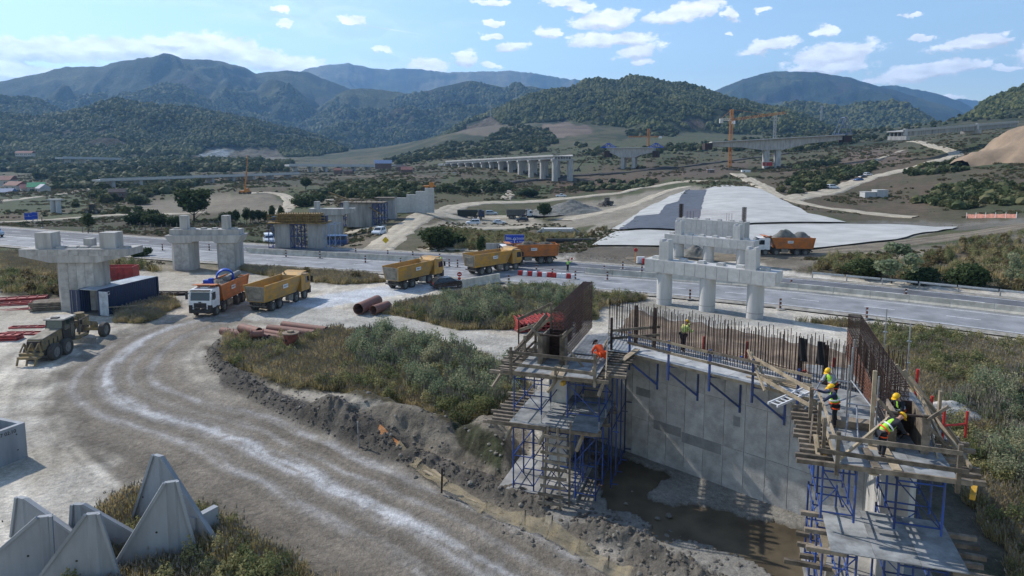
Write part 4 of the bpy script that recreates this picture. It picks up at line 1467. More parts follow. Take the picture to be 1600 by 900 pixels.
vp, vs_ = valley()
VM = [leaf_cloud('crown', FORY, 170, [(0, 0, .1, .8, .8, .75), (.35, .1, .35, .5, .5, .5), (-.3, -.2, .3, .5, .55, .5)], .24, 30 + i) for i in range(5)]
VM += [lump('crown', FORY, 20 + i, 2, .9) for i in range(2)]
scatter('valley_scrub', vp, vs_, VM)
print('valley', len(vp))

# low scrub and dry tufts speckling the open land of the middle distance
def speckle():
 rg = np.random.default_rng(19)
 n = 60000
 a = rg.uniform(math.radians(-40), math.radians(40), n)
 r = np.exp(rg.uniform(math.log(118), math.log(900), n))
 x, y = np.sin(a) * r, np.cos(a) * r
 f = fbm(x / 26, y / 26, 4, 144) * .6 + fbm(x / 7, y / 7, 3, 145) * .4
 k = (f > .515) & (polyline_dist(x, y, MED)[0] > 13) & (GEO_MASK(x, y) < .5)
 z = ground(x, y)
 px_, py_ = proj(x, y, z)
 for pp in ([(1000, 400), (1180, 392), (1620, 338), (1620, 372), (1180, 412), (1000, 420)], [(905, 402), (985, 360), (1085, 294), (1190, 294), (1260, 335), (1320, 348), (1500, 355), (1400, 380), (1180, 404)],
    [(555, 395), (600, 350), (640, 330), (690, 316), (850, 310), (1040, 282), (1090, 288), (1000, 345), (900, 374), (880, 350), (830, 352), (700, 348), (625, 392)],
    [(195, 335), (225, 316), (300, 305), (460, 302), (460, 325), (430, 334)], [(1165, 280), (1178, 276), (1262, 310), (1400, 330), (1370, 338), (1235, 320)],
    [(1260, 320), (1260, 303), (1355, 268), (1480, 243), (1420, 220), (1505, 238), (1430, 282), (1290, 310)], [(1000, 405), (1180, 396), (1400, 376), (1620, 343), (1620, 372), (1400, 392), (1000, 420)], [(0, 342), (0, 350), (320, 330), (320, 326)]):
  k &= ~pip(px_, py_, pp)
 x, y, z = x[k], y[k], z[k]
 s = rg.uniform(.25, 1.0, len(x)) * np.clip(np.hypot(x, y) / 300, .6, 1.8)
 return np.c_[x, y, z], s


pp_, ss_ = speckle()
DRYM = leafmat('dry_scrub', (0.06, 0.06, 0.03), (0.12, 0.10, 0.055), (0.19, 0.15, 0.09), trans=.3)
scatter('low_scrub', pp_, ss_, [leaf_cloud('tuft', DRYM, 60, [(0, 0, .25, .9, .9, .4)], .2, 71), leaf_cloud('tuft', FORY, 60, [(0, 0, .35, .8, .8, .5)], .2, 72), leaf_cloud('tuft', DRYM, 60, [(0, 0, .25, .9, .6, .35)], .2, 73)])
print('speckle', len(pp_))

# near vegetation: tussocks, weeds, reeds
GM = [blades('tuft', GRASS, 60, i, .017, .7, .55, .25, PLUME) for i in range(4)]
WM = [leaf_cloud('weed', WEED, 300, [(0, 0, .45, .4, .4, .5), (.15, .1, .75, .25, .25, .35)], .042, 60 + i) for i in range(4)]
RM = [blades('reed', REED, 60, 10 + i, .028, .35, .5, .45, PLUME, .6) for i in range(4)]

# ground cover of the rough patches
gp = in_poly_pts(VEG, 32000, seed=3, dens=lambda x, y: np.clip(1.8 * fbm(x / 4, y / 4, 3, 88) - .1, 0.12, 1))
gp = off_structs(gp)
scatter('rough_grass', gp, RNG.uniform(.35, .95, len(gp)), GM, zs=RNG.uniform(.5, 1.1, len(gp)))
wp = in_poly_pts(VEG[:4], 3400, seed=4, dens=lambda x, y: np.clip(3 * (fbm(x / 5, y / 5, 3, 89) - .38), 0, 1))
wp = off_structs(wp)
scatter('weeds', wp, RNG.uniform(.5, 1.3, len(wp)), WM)
RZ = [[(540, 545), (600, 520), (680, 530), (720, 560), (790, 600), (815, 635), (770, 660), (700, 640), (640, 610), (560, 575)],
  [(650, 490), (700, 478), (760, 466), (860, 462), (925, 466), (925, 480), (900, 500), (800, 512), (680, 505)],
  [(1480, 640), (1540, 600), (1620, 600), (1620, 800), (1560, 760)]]
rp = in_poly_pts(RZ, 3400, seed=6, dens=lambda x, y: np.clip(3.2 * (fbm(x / 4.5, y / 4.5, 3, 90) - .3), 0, 1))
rp = off_structs(rp)
RL = [leaf_cloud('reed_clump', REED, 330, [(0, 0, .7, .4, .4, .75), (.2, .1, 1.1, .25, .25, .4)], .04, 160 + i) for i in range(3)]
scatter('reeds', rp, RNG.uniform(.6, 1.5, len(rp)), RM[:3] + RL[:2], zs=RNG.uniform(.7, 1.3, len(rp)))
RZ2 = [[(1250, 432), (1300, 405), (1420, 415), (1500, 395), (1600, 385), (1600, 455), (1400, 440)],
  [(1010, 470), (930, 476), (930, 485)], [(0, 430), (120, 445), (200, 455), (100, 465), (0, 455)], [(370, 412), (600, 423), (540, 442), (440, 436)],
  [(640, 388), (700, 352), (860, 355), (840, 375), (760, 384), (700, 398)], [(800, 372), (870, 352), (950, 352), (900, 366)], [(0, 384), (150, 396), (250, 424), (60, 410)]]
sp_ = in_poly_pts(RZ2, 5200, seed=7, dens=lambda x, y: np.clip(2.6 * (fbm(x / 6, y / 6, 3, 91) - .32), 0, 1))
sp_ = sp_[polyline_dist(sp_[:, 0], sp_[:, 1], MED)[0] > 16]
scatter('scrub', sp_, RNG.uniform(.5, 1.6, len(sp_)), [GM[0], WM[0], WM[1], leaf_cloud('weed', RUST, 150, [(0, 0, .45, .4, .4, .5)], .09, 77)])

# loose stones and clods on the berms, dug ground and pit edge
STN = [lump('clod', ROCK, 90 + i, 1, .7) for i in range(4)]
MUDM = mat('dark_mud', (0.115, 0.10, 0.082), .95, .3, 3, .4)
CLD = [lump('clod', MUDM, 95 + i, 1, .7) for i in range(3)]


def along(line, lo, hi, n, s0, s1, seed):
 rg = np.random.default_rng(seed)
 L = np.array(line); seg = np.hypot(*(L[1:] - L[:-1]).T); cum = np.r_[0, np.cumsum(seg)]
 s = rg.uniform(s0, s1, n); k = np.clip(np.searchsorted(cum, s) - 1, 0, len(seg) - 1)
 t = (s - cum[k]) / seg[k]
 p = L[k] + (L[k + 1] - L[k]) * t[:, None]; d = (L[k + 1] - L[k]) / seg[k][:, None]
 o = rg.uniform(lo, hi, n)
 q = p + np.c_[d[:, 1], -d[:, 0]] * o[:, None]
 return np.c_[q, ground(q[:, 0], q[:, 1])]


cp_ = along(HAUL, 5.0, 7.0, 1100, 0, 56, 3)
scatter('mud_clods', cp_, RNG.uniform(.03, .13, len(cp_)), CLD)
st = np.concatenate([in_poly_pts([[(330, 560), (430, 605), (560, 640), (640, 625), (700, 660), (830, 640), (850, 780), (900, 850), (1100, 900), (860, 880), (700, 780), (590, 690), (430, 650)]], 500, seed=12),
      in_poly_pts([[(940, 800), (1060, 840), (1100, 860), (1200, 905), (900, 900)]], 200, seed=13),
      in_poly_pts([[(860, 392), (960, 396), (1010, 400), (1000, 408), (860, 402)], [(1220, 420), (1330, 400), (1300, 425)], [(1330, 350), (1500, 352), (1600, 345), (1480, 362)], [(1400, 410), (1600, 372), (1600, 390)]], 1500, seed=14)])
scatter('loose_stones', st, RNG.uniform(.03, .2, len(st)) ** 1.0 * RNG.uniform(.4, 1, len(st)), STN)


# ------------------------------------------------------------------ single trees and bushes
def trunk_mesh(h, r, seed, limbs=5, wide=1.0):
 rg = random.Random(seed)
 b = MB()
 p = Vector((0, 0, -.1)); d = Vector((0, 0, 1)); n = 5
 pts = [p.copy()]
 for i in range(n):
  d = (d + Vector((rg.uniform(-.12, .12), rg.uniform(-.12, .12), 0))).normalized()
  p = p + d * h / n; pts.append(p.copy())
 for i in range(n):
  b.cyl(pts[i], pts[i + 1], r * (1 - i / (n + .6)), r * (1 - (i + 1) / (n + .6)), 7, caps=False)
 for k in range(limbs):
  i = rg.randint(1, n - 1); a = rg.random() * 6.283
  q = pts[i] + Vector((math.cos(a) * wide * h * .28, math.sin(a) * wide * h * .28, h * rg.uniform(.15, .35)))
  b.cyl(pts[i], q, r * .45, r * .12, 5, caps=False)
  q2 = q + Vector((rg.uniform(-.3, .3), rg.uniform(-.3, .3), .3)) * h * .2
  b.cyl(q, q2, r * .12, r * .04, 4, caps=False)
 return b.mesh('trunk', BARK, 60)


TREEK = {}


def tree(kind, px, py, h, label, cat='tree', group=None, w=None, seed=0, name=None, loc=None):
 """px,py: foot of the trunk in the photograph"""
 key = (kind, seed % 3)
 if key not in TREEK:
  s = seed % 3
  rg = random.Random(s * 7 + len(kind))
  if kind == 'bush':
   bl = [(0, 0, .42, .55, .5, .42)] + [(rg.uniform(-.4, .4), rg.uniform(-.35, .35), rg.uniform(.2, .65), .32, .32, .3) for _ in range(6)]
   TREEK[key] = (leaf_cloud('crown', BUSH, 2600, bl, .045, s), trunk_mesh(.6, .03, s, 7, 1.5))
  elif kind == 'round':
   bl = [(0, 0, .62, .36, .36, .33)] + [(rg.uniform(-.25, .25), rg.uniform(-.25, .25), rg.uniform(.42, .85), .2, .2, .18) for _ in range(7)]
   TREEK[key] = (leaf_cloud('crown', BUSH, 1900, bl, .036, s), trunk_mesh(.75, .03, s, 6))
  elif kind == 'thin':
   bl = [(rg.uniform(-.3, .3), rg.uniform(-.3, .3), rg.uniform(.25, .95), .16, .16, .13) for _ in range(9)]
   TREEK[key] = (leaf_cloud('crown', REED, 1100, bl, .03, s), trunk_mesh(.85, .018, s, 9, 1.2))
  else:
   bl = [(0, 0, .6, .2, .2, .4)] + [(rg.uniform(-.12, .12), rg.uniform(-.12, .12), rg.uniform(.35, .9), .14, .14, .16) for _ in range(5)]
   TREEK[key] = (leaf_cloud('crown', BUSH, 900, bl, .034, s), trunk_mesh(.75, .022, s, 5, .6))
 g = loc or G(px, py)
 t = thing(name or ('bush' if kind == 'bush' else 'tree'), label, cat, g - Vector((0, 0, .1)), seed * 1.7, group)
 ww = w or h
 t.scale = (ww, ww, h)
 cme, tme = TREEK[key]
 link('crown', cme, t); link('trunk', tme, t)
 return t


tree('bush', 689, 386, 4.4, 'big dense round bush on the bank left of the truck queue', 'bush', w=6.2, seed=1)
tree('bush', 712, 384, 2.8, 'lower green bush touching the right side of the big round bush', 'bush', w=3.6, seed=2)
tree('slim', 751, 398, 3.4, 'small upright dark green tree beside the track left of the blue direction sign', 'tree', w=3.4, seed=0)
tree('round', 850, 343, 6.0, 'round dark tree by the parked vehicles near the gravel heap', 'tree', seed=1)
tree('round', 302, 346, 9.5, 'tallest round tree in the field behind the two-column pier', 'tree', w=12, seed=0)
tree('bush', 222, 350, 4.5, 'dark shrub in the green field left of the tall round tree', 'bush', w=6, seed=0)
tree('slim', 139, 360, 4.0, 'lone young tree in the green field left of the stake row', 'tree', w=6, seed=1)
tree('bush', 250, 352, 3.6, 'middle one of the shrubs between field and stake row', 'bush', w=5.5, seed=1)
tree('bush', 278, 353, 3.2, 'shrub just left of the foot of the tall round tree', 'bush', w=5, seed=2)
tree('bush', 826, 307, 4.5, 'dark pair of shrubs at the edge of the green meadow', 'bush', w=8, seed=2)
tree('round', 865, 284, 5.5, 'single round tree on the brown slope below the long viaduct', 'tree', seed=2)
tree('round', 478, 296, 6.5, 'lone round tree in the dry field left of the stepped wall', 'tree', w=8, seed=2)
tree('bush', 482, 322, 5.5, 'bush with bare twigs behind the scaffolded piers', 'bush', w=9, seed=0)
tree('bush', 218, 320, 5.0, 'pale willow-like shrub by the dark ruined hut', 'bush', w=7, seed=1)
tree('thin', 1392, 443, 5.6, 'tall thin-leaved tree standing beyond the guardrail', 'tree', w=7.5, seed=0)
tree('bush', 1350, 432, 3.0, 'yellow green bush left of the tall thin-leaved tree', 'bush', w=4.6, seed=1)
tree('bush', 1512, 447, 3.6, 'bright green bush behind the guardrail near the right edge', 'bush', w=4.2, seed=2)
tree('thin', 1582, 444, 4.2, 'upright leafy sapling at the right end of the guardrail', 'tree', w=4.2, seed=1)
tree('bush', 1440, 442, 2.4, 'low dark bush between the thin-leaved tree and the bright green bush', 'bush', w=4.2, seed=0)
tree('bush', 221, 401, 1.9, 'small dark shrub on the verge right of the T-shaped pier', 'bush', w=2.4, seed=0)
rg_ = random.Random(4)
stake_me = MB().bar((0, 0, 0), (0, 0, 1.5), .14).mesh('wooden_stake', WOOD)
for i in range(9):
 px_ = 350 + i * 11 + rg_.uniform(-3, 3)
 tree('slim', px_, 351 - i * .6, 4.2 * rg_.uniform(.8, 1.2), 'young orchard tree in the row behind the two-column pier', 'tree', 'young orchard trees in a row', w=5, seed=i)
_first = True
for i in range(36):
 px_ = 128 + i * 8.2 + rg_.uniform(-2, 2)
 g = G(px_, 365 - i * .46 + rg_.uniform(-1.5, 1.5))
 s_ = link('wooden_stake', stake_me, loc=g - Vector((0, 0, .2)), rot=(rg_.uniform(-.1, .1), rg_.uniform(-.1, .1), 0), scale=(1, 1, rg_.uniform(.8, 1.25)))
 tag(s_, 'short dark wooden stake in the fence row across the left field', 'stake', 'wooden stakes across the left field')
# ------------------------------------------------------------------ motorway
def strip(name, line, o0, o1, z, m, kind='structure', seg=None, dashes=None, parent=None):
 """band of road between two lateral offsets of a polyline"""
 L = [Vector((a, b, 0)) for a, b in line]
 b = MB(); rows = []
 for i, p in enumerate(L):
  d = (L[min(i + 1, len(L) - 1)] - L[max(i - 1, 0)]).normalized()
  nrm = Vector((d.y, -d.x, 0))
  rows.append((p + nrm * o0, p + nrm * o1))
 for i in range(len(L) - 1):
  a0, a1 = rows[i]; b0, b1 = rows[i + 1]
  if dashes:
   ln = (b0 - a0).length; k = 0.0
   while k < ln:
    t0, t1 = k / ln, min((k + dashes[0]) / ln, 1)
    q = [a0.lerp(b0, t0), a0.lerp(b0, t1), a1.lerp(b1, t1), a1.lerp(b1, t0)]
    n = len(b.v); b.v += [(v.x, v.y, z) for v in q]; b.f.append((n, n + 1, n + 2, n + 3))
    k += dashes[0] + dashes[1]
  else:
   n = len(b.v); b.v += [(a0.x, a0.y, z), (b0.x, b0.y, z), (b1.x, b1.y, z), (a1.x, a1.y, z)]; b.f.append((n, n + 1, n + 2, n + 3))
 # upward faces
 me = b.mesh(name, m)
 if len(me.polygons) and me.polygons[0].normal.z < 0:
  me.flip_normals()
 return link(name, me, parent, kind=kind if parent is None else None)


MEDR, _ = resample(MED, 8.0)
ASPH = mat('worn_asphalt', (0.25, 0.255, 0.265), .85, .22, .35, .2, bscale=30)
ASPH2 = mat('darker_asphalt', (0.125, 0.13, 0.142), .85, .25, .35, .2, bscale=30)
SHOULD = mat('gravel_shoulder', (0.30, 0.28, 0.24), .95, .3, 1.2, .5, bscale=9)
LINE = mat('road_line_paint', (0.66, 0.67, 0.67), .7, .25, 5)
strip('motorway', MEDR, -0.2, 9.6, 0.02, ASPH)
strip('motorway', MEDR, -9.0, -0.2, 0.02, ASPH2)
strip('road_shoulder', MEDR, 9.6, 11.2, 0.0, SHOULD)
strip('road_shoulder', MEDR, -10.8, -9.0, 0.0, SHOULD)
strip('lane_marking', MEDR, 9.1, 9.28, 0.026, LINE)
strip('lane_marking', MEDR, 1.2, 1.38, 0.026, LINE)
strip('lane_marking', MEDR, -1.4, -1.22, 0.026, LINE)
strip('lane_marking', MEDR, -8.6, -8.42, 0.026, LINE)
strip('lane_marking', MEDR, 5.1, 5.27, 0.026, LINE, dashes=(3.0, 9.0))
strip('lane_marking', MEDR, -5.1, -4.93, 0.026, LINE, dashes=(3.0, 9.0))

KERBY = mat('barrier_concrete', (0.50, 0.47, 0.40), .85, .2, 1.0, .2, bscale=10)
_jm = MB().prism_x([(-.30, 0), (-.30, .08), (-.14, .32), (-.09, .88), (.09, .88), (.14, .32), (.30, .08), (.30, 0)], 0, 3.96).mesh('jersey_barrier', KERBY)
_pts, _s = resample(MED, 4.0)


def px_of(p):
 a, b = proj(np.array([p[0]]), np.array([p[1]]), np.array([p[2] if len(p) > 2 else 0.0]))
 return float(a[0]), float(b[0])


nb_ = 0
for i in range(len(_pts) - 1):
 a, b = _pts[i], _pts[i + 1]
 px_, py_ = px_of(a)
 if px_ < 375 or px_ > 1680 or 668 < px_ < 898:
  continue
 o = link('jersey_barrier', _jm, loc=(a[0], a[1], 0.02), rz=math.atan2(b[1] - a[1], b[0] - a[0]))
 where = 'left of the truck crossing' if px_ < 690 else 'right of the truck crossing'
 tag(o, 'pale concrete jersey barrier in the median line %s' % where, 'concrete barrier', 'jersey barriers %s' % where)
 nb_ += 1
# three grey barriers standing by the black car
for k in range(3):
 a = P(723 + k * 19, 450 - k * 3.4, 0); b = P(723 + (k + 1) * 19, 450 - (k + 1) * 3.4, 0)
 o = link('jersey_barrier', _jm, loc=a, rz=math.atan2(b.y - a.y, b.x - a.x), scale=((b - a).length / 3.98, 1.2, 1.25))
 tag(o, ['grey concrete barrier nearest the black car', 'middle grey concrete barrier beside the crossing', 'grey concrete barrier at the far end beside the reeds'][k], 'concrete barrier', 'grey barriers by the crossing')

# guardrail beyond the far carriageway
gl, _ = resample(MED, 4.0)
gr = thing('guardrail', 'long galvanised steel guardrail on posts along the far side of the motorway', 'guardrail')
rail = MB(); rails = []
_post = MB().box((0, 0, .4), (.12, .12, .9)).mesh('post', STEEL)
for i in range(len(gl) - 1):
 a, b = gl[i], gl[i + 1]
 px_, _y = px_of(a)
 if px_ < 1195 or px_ > 1700:
  continue
 d = Vector((b[0] - a[0], b[1] - a[1], 0)).normalized(); n = Vector((-d.y, d.x, 0))
 if n.y < 0:
  n = -n
 p = Vector((a[0], a[1], 0)) + n * 10.6; q = Vector((b[0], b[1], 0)) + n * 10.6
 rail.bar(p + Vector((0, 0, .72)) - n * .08, q + Vector((0, 0, .72)) - n * .08, .05, .26)
 rail.bar(p + Vector((0, 0, .72)) - n * .12, q + Vector((0, 0, .72)) - n * .12, .04, .07)
 link('post', _post, gr, loc=p)
rail.build('rail', mat('bright_galvanised_rail', (0.55, 0.56, 0.56), .4, .1, 3, metal=.4), gr)

# ------------------------------------------------------------------ panels helper: formed concrete faces
_pc_ = {}


def panel_face(parent, o, du, dv, w, h, cols, rows, m=CONC, gap=.022, t=.035, name='panel', heights=None, jit=.0):
 """rows x cols of formed panels standing proud of a face; o is the lower left corner (local), du/dv unit vectors, normal = du x dv"""
 du, dv = Vector(du), Vector(dv); nn = du.cross(dv)
 ws = [w / cols] * cols if isinstance(cols, int) else cols
 hs = heights or [h / rows] * rows
 y = 0.0
 rot = Matrix((du, dv, nn)).transposed().to_euler()
 for j, hh in enumerate(hs):
  x = 0.0
  for i, ww in enumerate(ws):
   key = (round(ww, 2), round(hh, 2), m.name, t)
   if key not in _pc_:
    _pc_[key] = MB().box((0, 0, t / 2), (ww - gap, hh - gap, t)).mesh(name, m)
   c = Vector(o) + du * (x + ww / 2) + dv * (y + hh / 2) + nn * (.002 + jit * random.random())
   link(name, _pc_[key], parent, loc=c, rot=rot)
   x += ww
  y += hh


# ------------------------------------------------------------------ portal frames of the overpass
def portal(name, label, A, L, ang, ztop, capd, caph, cols, colr, zb, stubs, stubh, stubw, pads, npan, tilt=0.0, m=CONC_L, taper=.5):
 t = thing(name, label, 'bridge pier', (A.x, A.y, 0), ang)
 zt, zc = ztop, ztop - caph
 b = MB().prism_y([(0, zc + taper * .9), (taper, zc), (L - taper, zc), (L, zc + taper * .9), (L, zt), (0, zt)], 0, capd)
 b.build('cap_beam', m, t)
 panel_face(t, (.02, 0, zc + .06 + .0), (1, 0, 0), (0, 0, 1), L - .04, caph - .1, npan, 1, m, gap=.06, t=.045)
 for x in cols:
  c = MB().cyl((x, capd / 2, zb), (x, capd / 2, zc + .002), colr, n=26)
  o = c.build('column', m, t, 40)
  for zz in (zb + .75, ):
   MB().cyl((x, capd / 2, zz), (x, capd / 2, zz + .05), colr + .012, n=26).build('casting_joint', CONC_D, o, 40)
 for x in stubs:
  s = MB()
  s.box((x, capd * .35, zt + stubh / 2), (stubw, capd * .6, stubh - .001))
  s.box((x - stubw * .34, capd * .35, zt + stubh + .12), (stubw * .3, capd * .6, .25), taper=(.6, .9))
  s.box((x + stubw * .34, capd * .35, zt + stubh + .12), (stubw * .3, capd * .6, .25), taper=(.6, .9))
  o = s.build('stop_block', m, t)
  for k in range(3):
   for e in (-.28, .28):
    MB().cyl((x + e * stubw, capd * .05 - .02, zt + .4 + k * .6), (x + e * stubw, capd * .05 + .03, zt + .4 + k * .6), .035, n=6).build('tie_hole', CONC_D, o)
 for x in pads:
  MB().box((x, capd * .45, zt + .11), (.8, .75, .22)).box((x, capd * .45, zt + .26), (.66, .6, .1)).build('bearing_pad', m, t)
 return t


d1 = Vector((26.5 - 15.2, 67.5 - 77.3, 0)); ang1 = math.atan2(d1.y, d1.x)
A1p = Vector((15.2, 77.3, 0))
portal('portal_pier', 'nearest grey concrete portal pier with three round columns before the motorway', A1p, d1.length, ang1, 5.1, 1.9, 1.5,
  [2.1, 7.3, 12.6], .86, -.2, [2.35, 12.25], 2.1, 1.15, [1.1, 4.4, 6.6, 8.8, 11.0, 13.6], 12)
d2 = Vector((11.3, -9.8, 0)); ang2 = math.atan2(d2.y, d2.x)
XL2 = 111.2 * (1040 - 800) / F
portal('portal_pier', 'second concrete portal pier on three columns just beyond the motorway', Vector((XL2, 111.2, 0)), 14.95, ang2, 3.96, 1.9, 1.45,
  [2.1, 7.3, 12.8], .86, -.4, [2.35, 12.1], 2.1, 1.15, [1.0, 4.2, 6.2, 8.4, 10.6, 13.4], 12)
# abutment wall behind them
ab = thing('overpass_abutment', 'rectangular panelled concrete abutment wall behind the second portal pier', 'abutment', (121.2 * .242, 121.2, 0), math.atan2(-8.1, 9.5))
MB().box((6.25, 1.0, 2.6), (12.5, 2.0, 6.0)).build('wall', CONC_L, ab)
panel_face(ab, (.02, 0, .02), (1, 0, 0), (0, 0, 1), 12.46, 5.5, 13, 1, CONC_L, gap=.04, heights=[2.9, 2.62])
for k in (1.2, 3.4, 5.6, 7.8, 10.0, 11.6):
 MB().box((k, .6, 5.72), (.6, .5, .24)).build('bearing_pad', CONC_L, ab)
for x in (.4, 11.9):
 c = MB()
 for i in range(9):
  c.bar((x - .28 + i * .07, .7, 5.6), (x - .28 + i * .07, .7, 8.1), .035)
  c.bar((x - .28 + i * .07, 1.2, 5.6), (x - .28 + i * .07, 1.2, 8.1), .035)
 for i in range(12):
  c.bar((x - .3, .68, 5.8 + i * .2), (x + .3, .68, 5.8 + i * .2), .02)
 o = c.build('rebar_cage', REBAR_D, ab, kind='stuff')
rm = MB().bar((0, 0, 0), (0, 0, 1.3), .04).mesh('rebar', REBAR_D)
for x in (1.6, 2.2, 2.8, 8.9, 9.3, 9.8):
 link('rebar', rm, ab, loc=(x, .9, 5.6))
net = MB()
for i in range(46):
 net.bar((.8 + i * .24, 1.5, 5.6), (.8 + i * .24, 1.5, 7.2), .012)
for j in range(6):
 net.bar((.8, 1.5, 5.8 + j * .28), (11.7, 1.5, 5.8 + j * .28), .014)
net.build('wire_mesh', mat('faded_red_mesh', (.45, .22, .18), .8, .2, 3), ab, kind='stuff')

# ------------------------------------------------------------------ left piers of the ramp
# T pier
t = thing('t_pier', 'wide T-shaped concrete pier with two square blocks standing behind the blue container', 'bridge pier', PD(122, 480, 73.5) * 1.0, .0)
t.location = (73.5 * (122 - 800) / F, 73.5, 0); t.rotation_euler = (0, 0, .03)
MB().prism_y([(-5.7, 6.15), (-2.5, 5.45), (2.5, 5.45), (5.7, 6.15), (5.7, 6.9), (-5.7, 6.9)], -1.6, 1.6).build('cap_beam', CONC, t)
MB().prism([(-2.4, -.7), (-1.8, -1.3), (1.8, -1.3), (2.4, -.7), (2.4, .7), (1.8, 1.3), (-1.8, 1.3), (-2.4, .7)], -.3, 5.46).build('stem', CONC, t)
panel_face(t, (-1.78, -1.3, .1), (1, 0, 0), (0, 0, 1), 3.56, 5.3, 4, 1, CONC, gap=.03, heights=[2.4, 2.85])
panel_face(t, (-4.8, -1.6, 6.16), (1, 0, 0), (0, 0, 1), 9.6, .72, 9, 1, CONC, gap=.03)
for x in (-3.4, 3.35):
 MB().box((x, -.3, 7.75), (1.7, 1.6, 1.7)).build('stop_block', CONC, t)
MB().box((.6, .5, 7.35), (.9, .9, .9)).build('stop_block', CONC, t)
for x in (-1.8, -.6, .6, 1.9, 4.9):
 MB().box((x, -.5, 7.0), (.9, .8, .2)).build('bearing_pad', CONC, t)
# two column pier
t = thing('two_column_pier', 'concrete pier with flared head on two broad columns beside the motorway', 'bridge pier', (99.6 * (316 - 800) / F, 100.5, 0), .02)
MB().prism_y([(-4.9, 4.0), (-5.5, 5.0), (-5.5, 5.15), (5.5, 5.15), (5.5, 5.0), (4.9, 4.0), (1.7, 4.0), (1.5, 4.25), (-1.5, 4.25), (-1.7, 4.0)], -1.6, 1.6).build('cap_beam', CONC, t)
MB().box((0, 0, 5.55), (10.1, 2.2, .8)).build('upper_beam', CONC, t)
for x in (-3.3, 3.3):
 MB().prism([(x - 1.65, -.8), (x - 1.1, -1.35), (x + 1.1, -1.35), (x + 1.65, -.8), (x + 1.65, .8), (x + 1.1, 1.35), (x - 1.1, 1.35), (x - 1.65, .8)], -.3, 4.003).build('column', CONC, t)
 panel_face(t, (x - 1.08, -1.35, .1), (1, 0, 0), (0, 0, 1), 2.16, 3.8, 2, 1, CONC, gap=.035)
 MB().box((x + (.1 if x < 0 else -.4), 0, 6.95), (1.05, 1.0, 2.0)).build('stop_block', CONC, t)
for x in (-4.3, -2.0, -.3, 1.3, 4.2):
 MB().box((x, -.3, 6.05), (.7, .7, .22)).build('bearing_pad', CONC, t)


def blue_frames(parent, x0, x1, y0, y1, z0, z1, nx, ny, m=BLUE, r=.04, lift=1.7, braces=True):
 """birdcage of blue scaffold tubes in local coordinates; every tube an object sharing its mesh"""
 xs = [x0 + (x1 - x0) * i / max(nx - 1, 1) for i in range(nx)]
 ys = [y0 + (y1 - y0) * i / max(ny - 1, 1) for i in range(ny)]
 pm = MB().cyl((0, 0, z0), (0, 0, z1), r, n=6).mesh('scaffold_post', m)
 for x in xs:
  for y in ys:
   link('scaffold_post', pm, parent, loc=(x, y, 0))
 nl = max(1, int((z1 - z0) / lift))
 for k in range(nl + 1):
  z = z0 + .25 + (z1 - z0 - .4) * k / nl
  lm = MB().cyl((x0, 0, z), (x1, 0, z), r * .75, n=6).mesh('ledger', m)
  for y in ys:
   link('ledger', lm, parent, loc=(0, y, 0))
  tm_ = MB().cyl((0, y0, z), (0, y1, z), r * .75, n=6).mesh('transom', m)
  for x in xs:
   link('transom', tm_, parent, loc=(x, 0, 0))
 if braces:
  for k in range(nl):
   za, zb_ = z0 + (z1 - z0) * k / nl + .2, z0 + (z1 - z0) * (k + 1) / nl - .15
   for i in range(nx - 1):
    for y in (ys[0], ys[-1]):
     a, b = ((xs[i], y, za), (xs[i + 1], y, zb_)) if (i + k) % 2 else ((xs[i + 1], y, za), (xs[i], y, zb_))
     MB().cyl(a, b, r * .6, n=5).build('brace', m, parent)
 return xs, ys


# pier under yellow formwork
D4 = 124.0
t = thing('formwork_pier', 'pier under construction with ochre timber formwork head and blue scaffolding, left of centre', 'bridge pier', (D4 * (467 - 800) / F, D4, gz(D4 * (467 - 800) / F, D4)), .0)
OCH = mat('ochre_formwork_timber', (0.22, 0.15, 0.06), .85, .35, 2, .3)
for x in (-2.8, 3.1):
 MB().box((x, 0, 2.2), (2.9, 2.4, 4.6)).build('column', CONC, t)
MB().box((-.0, 0, 4.72), (10.6, 4.4, .22)).build('deck', OCH, t)
MB().box((.2, 0, 5.6), (7.6, 2.6, 1.5)).build('cap_formwork', OCH, t)
slat = MB().box((0, 0, 0), (.12, .14, 1.9)).mesh('formwork_beam', OCH)
for i in range(19):
 link('formwork_beam', slat, t, loc=(-3.7 + i * .44, -1.42, 5.7))
for z in (5.2, 5.7, 6.2):
 MB().bar((-5.2, -2.1, z), (5.2, -2.1, z), .09, .12).build('handrail', OCH, t)
for i in range(8):
 MB().bar((-5.2 + i * 1.48, -2.1, 4.8), (-5.2 + i * 1.48, -2.1, 6.4), .08).build('rail_post', OCH, t)
MB().box((4.1, .3, 5.4), (1.6, 1.2, 1.1)).build('blue_crate', NAVY, t)
MB().box((-4.6, .3, 5.3), (1.0, 1.0, .9)).build('blue_crate', NAVY, t)
blue_frames(t, -1.2, 1.5, -2.0, 2.0, 0, 4.6, 5, 2, r=.07)
blue_frames(t, -5.2, -4.4, -1.8, 1.8, 0, 4.6, 2, 2, r=.07)
blue_frames(t, 4.8, 6.9, -1.8, 1.8, 0, 4.6, 3, 2, mat('pale_scaffold_tube', (.25, .33, .5), .5, .2, 4))
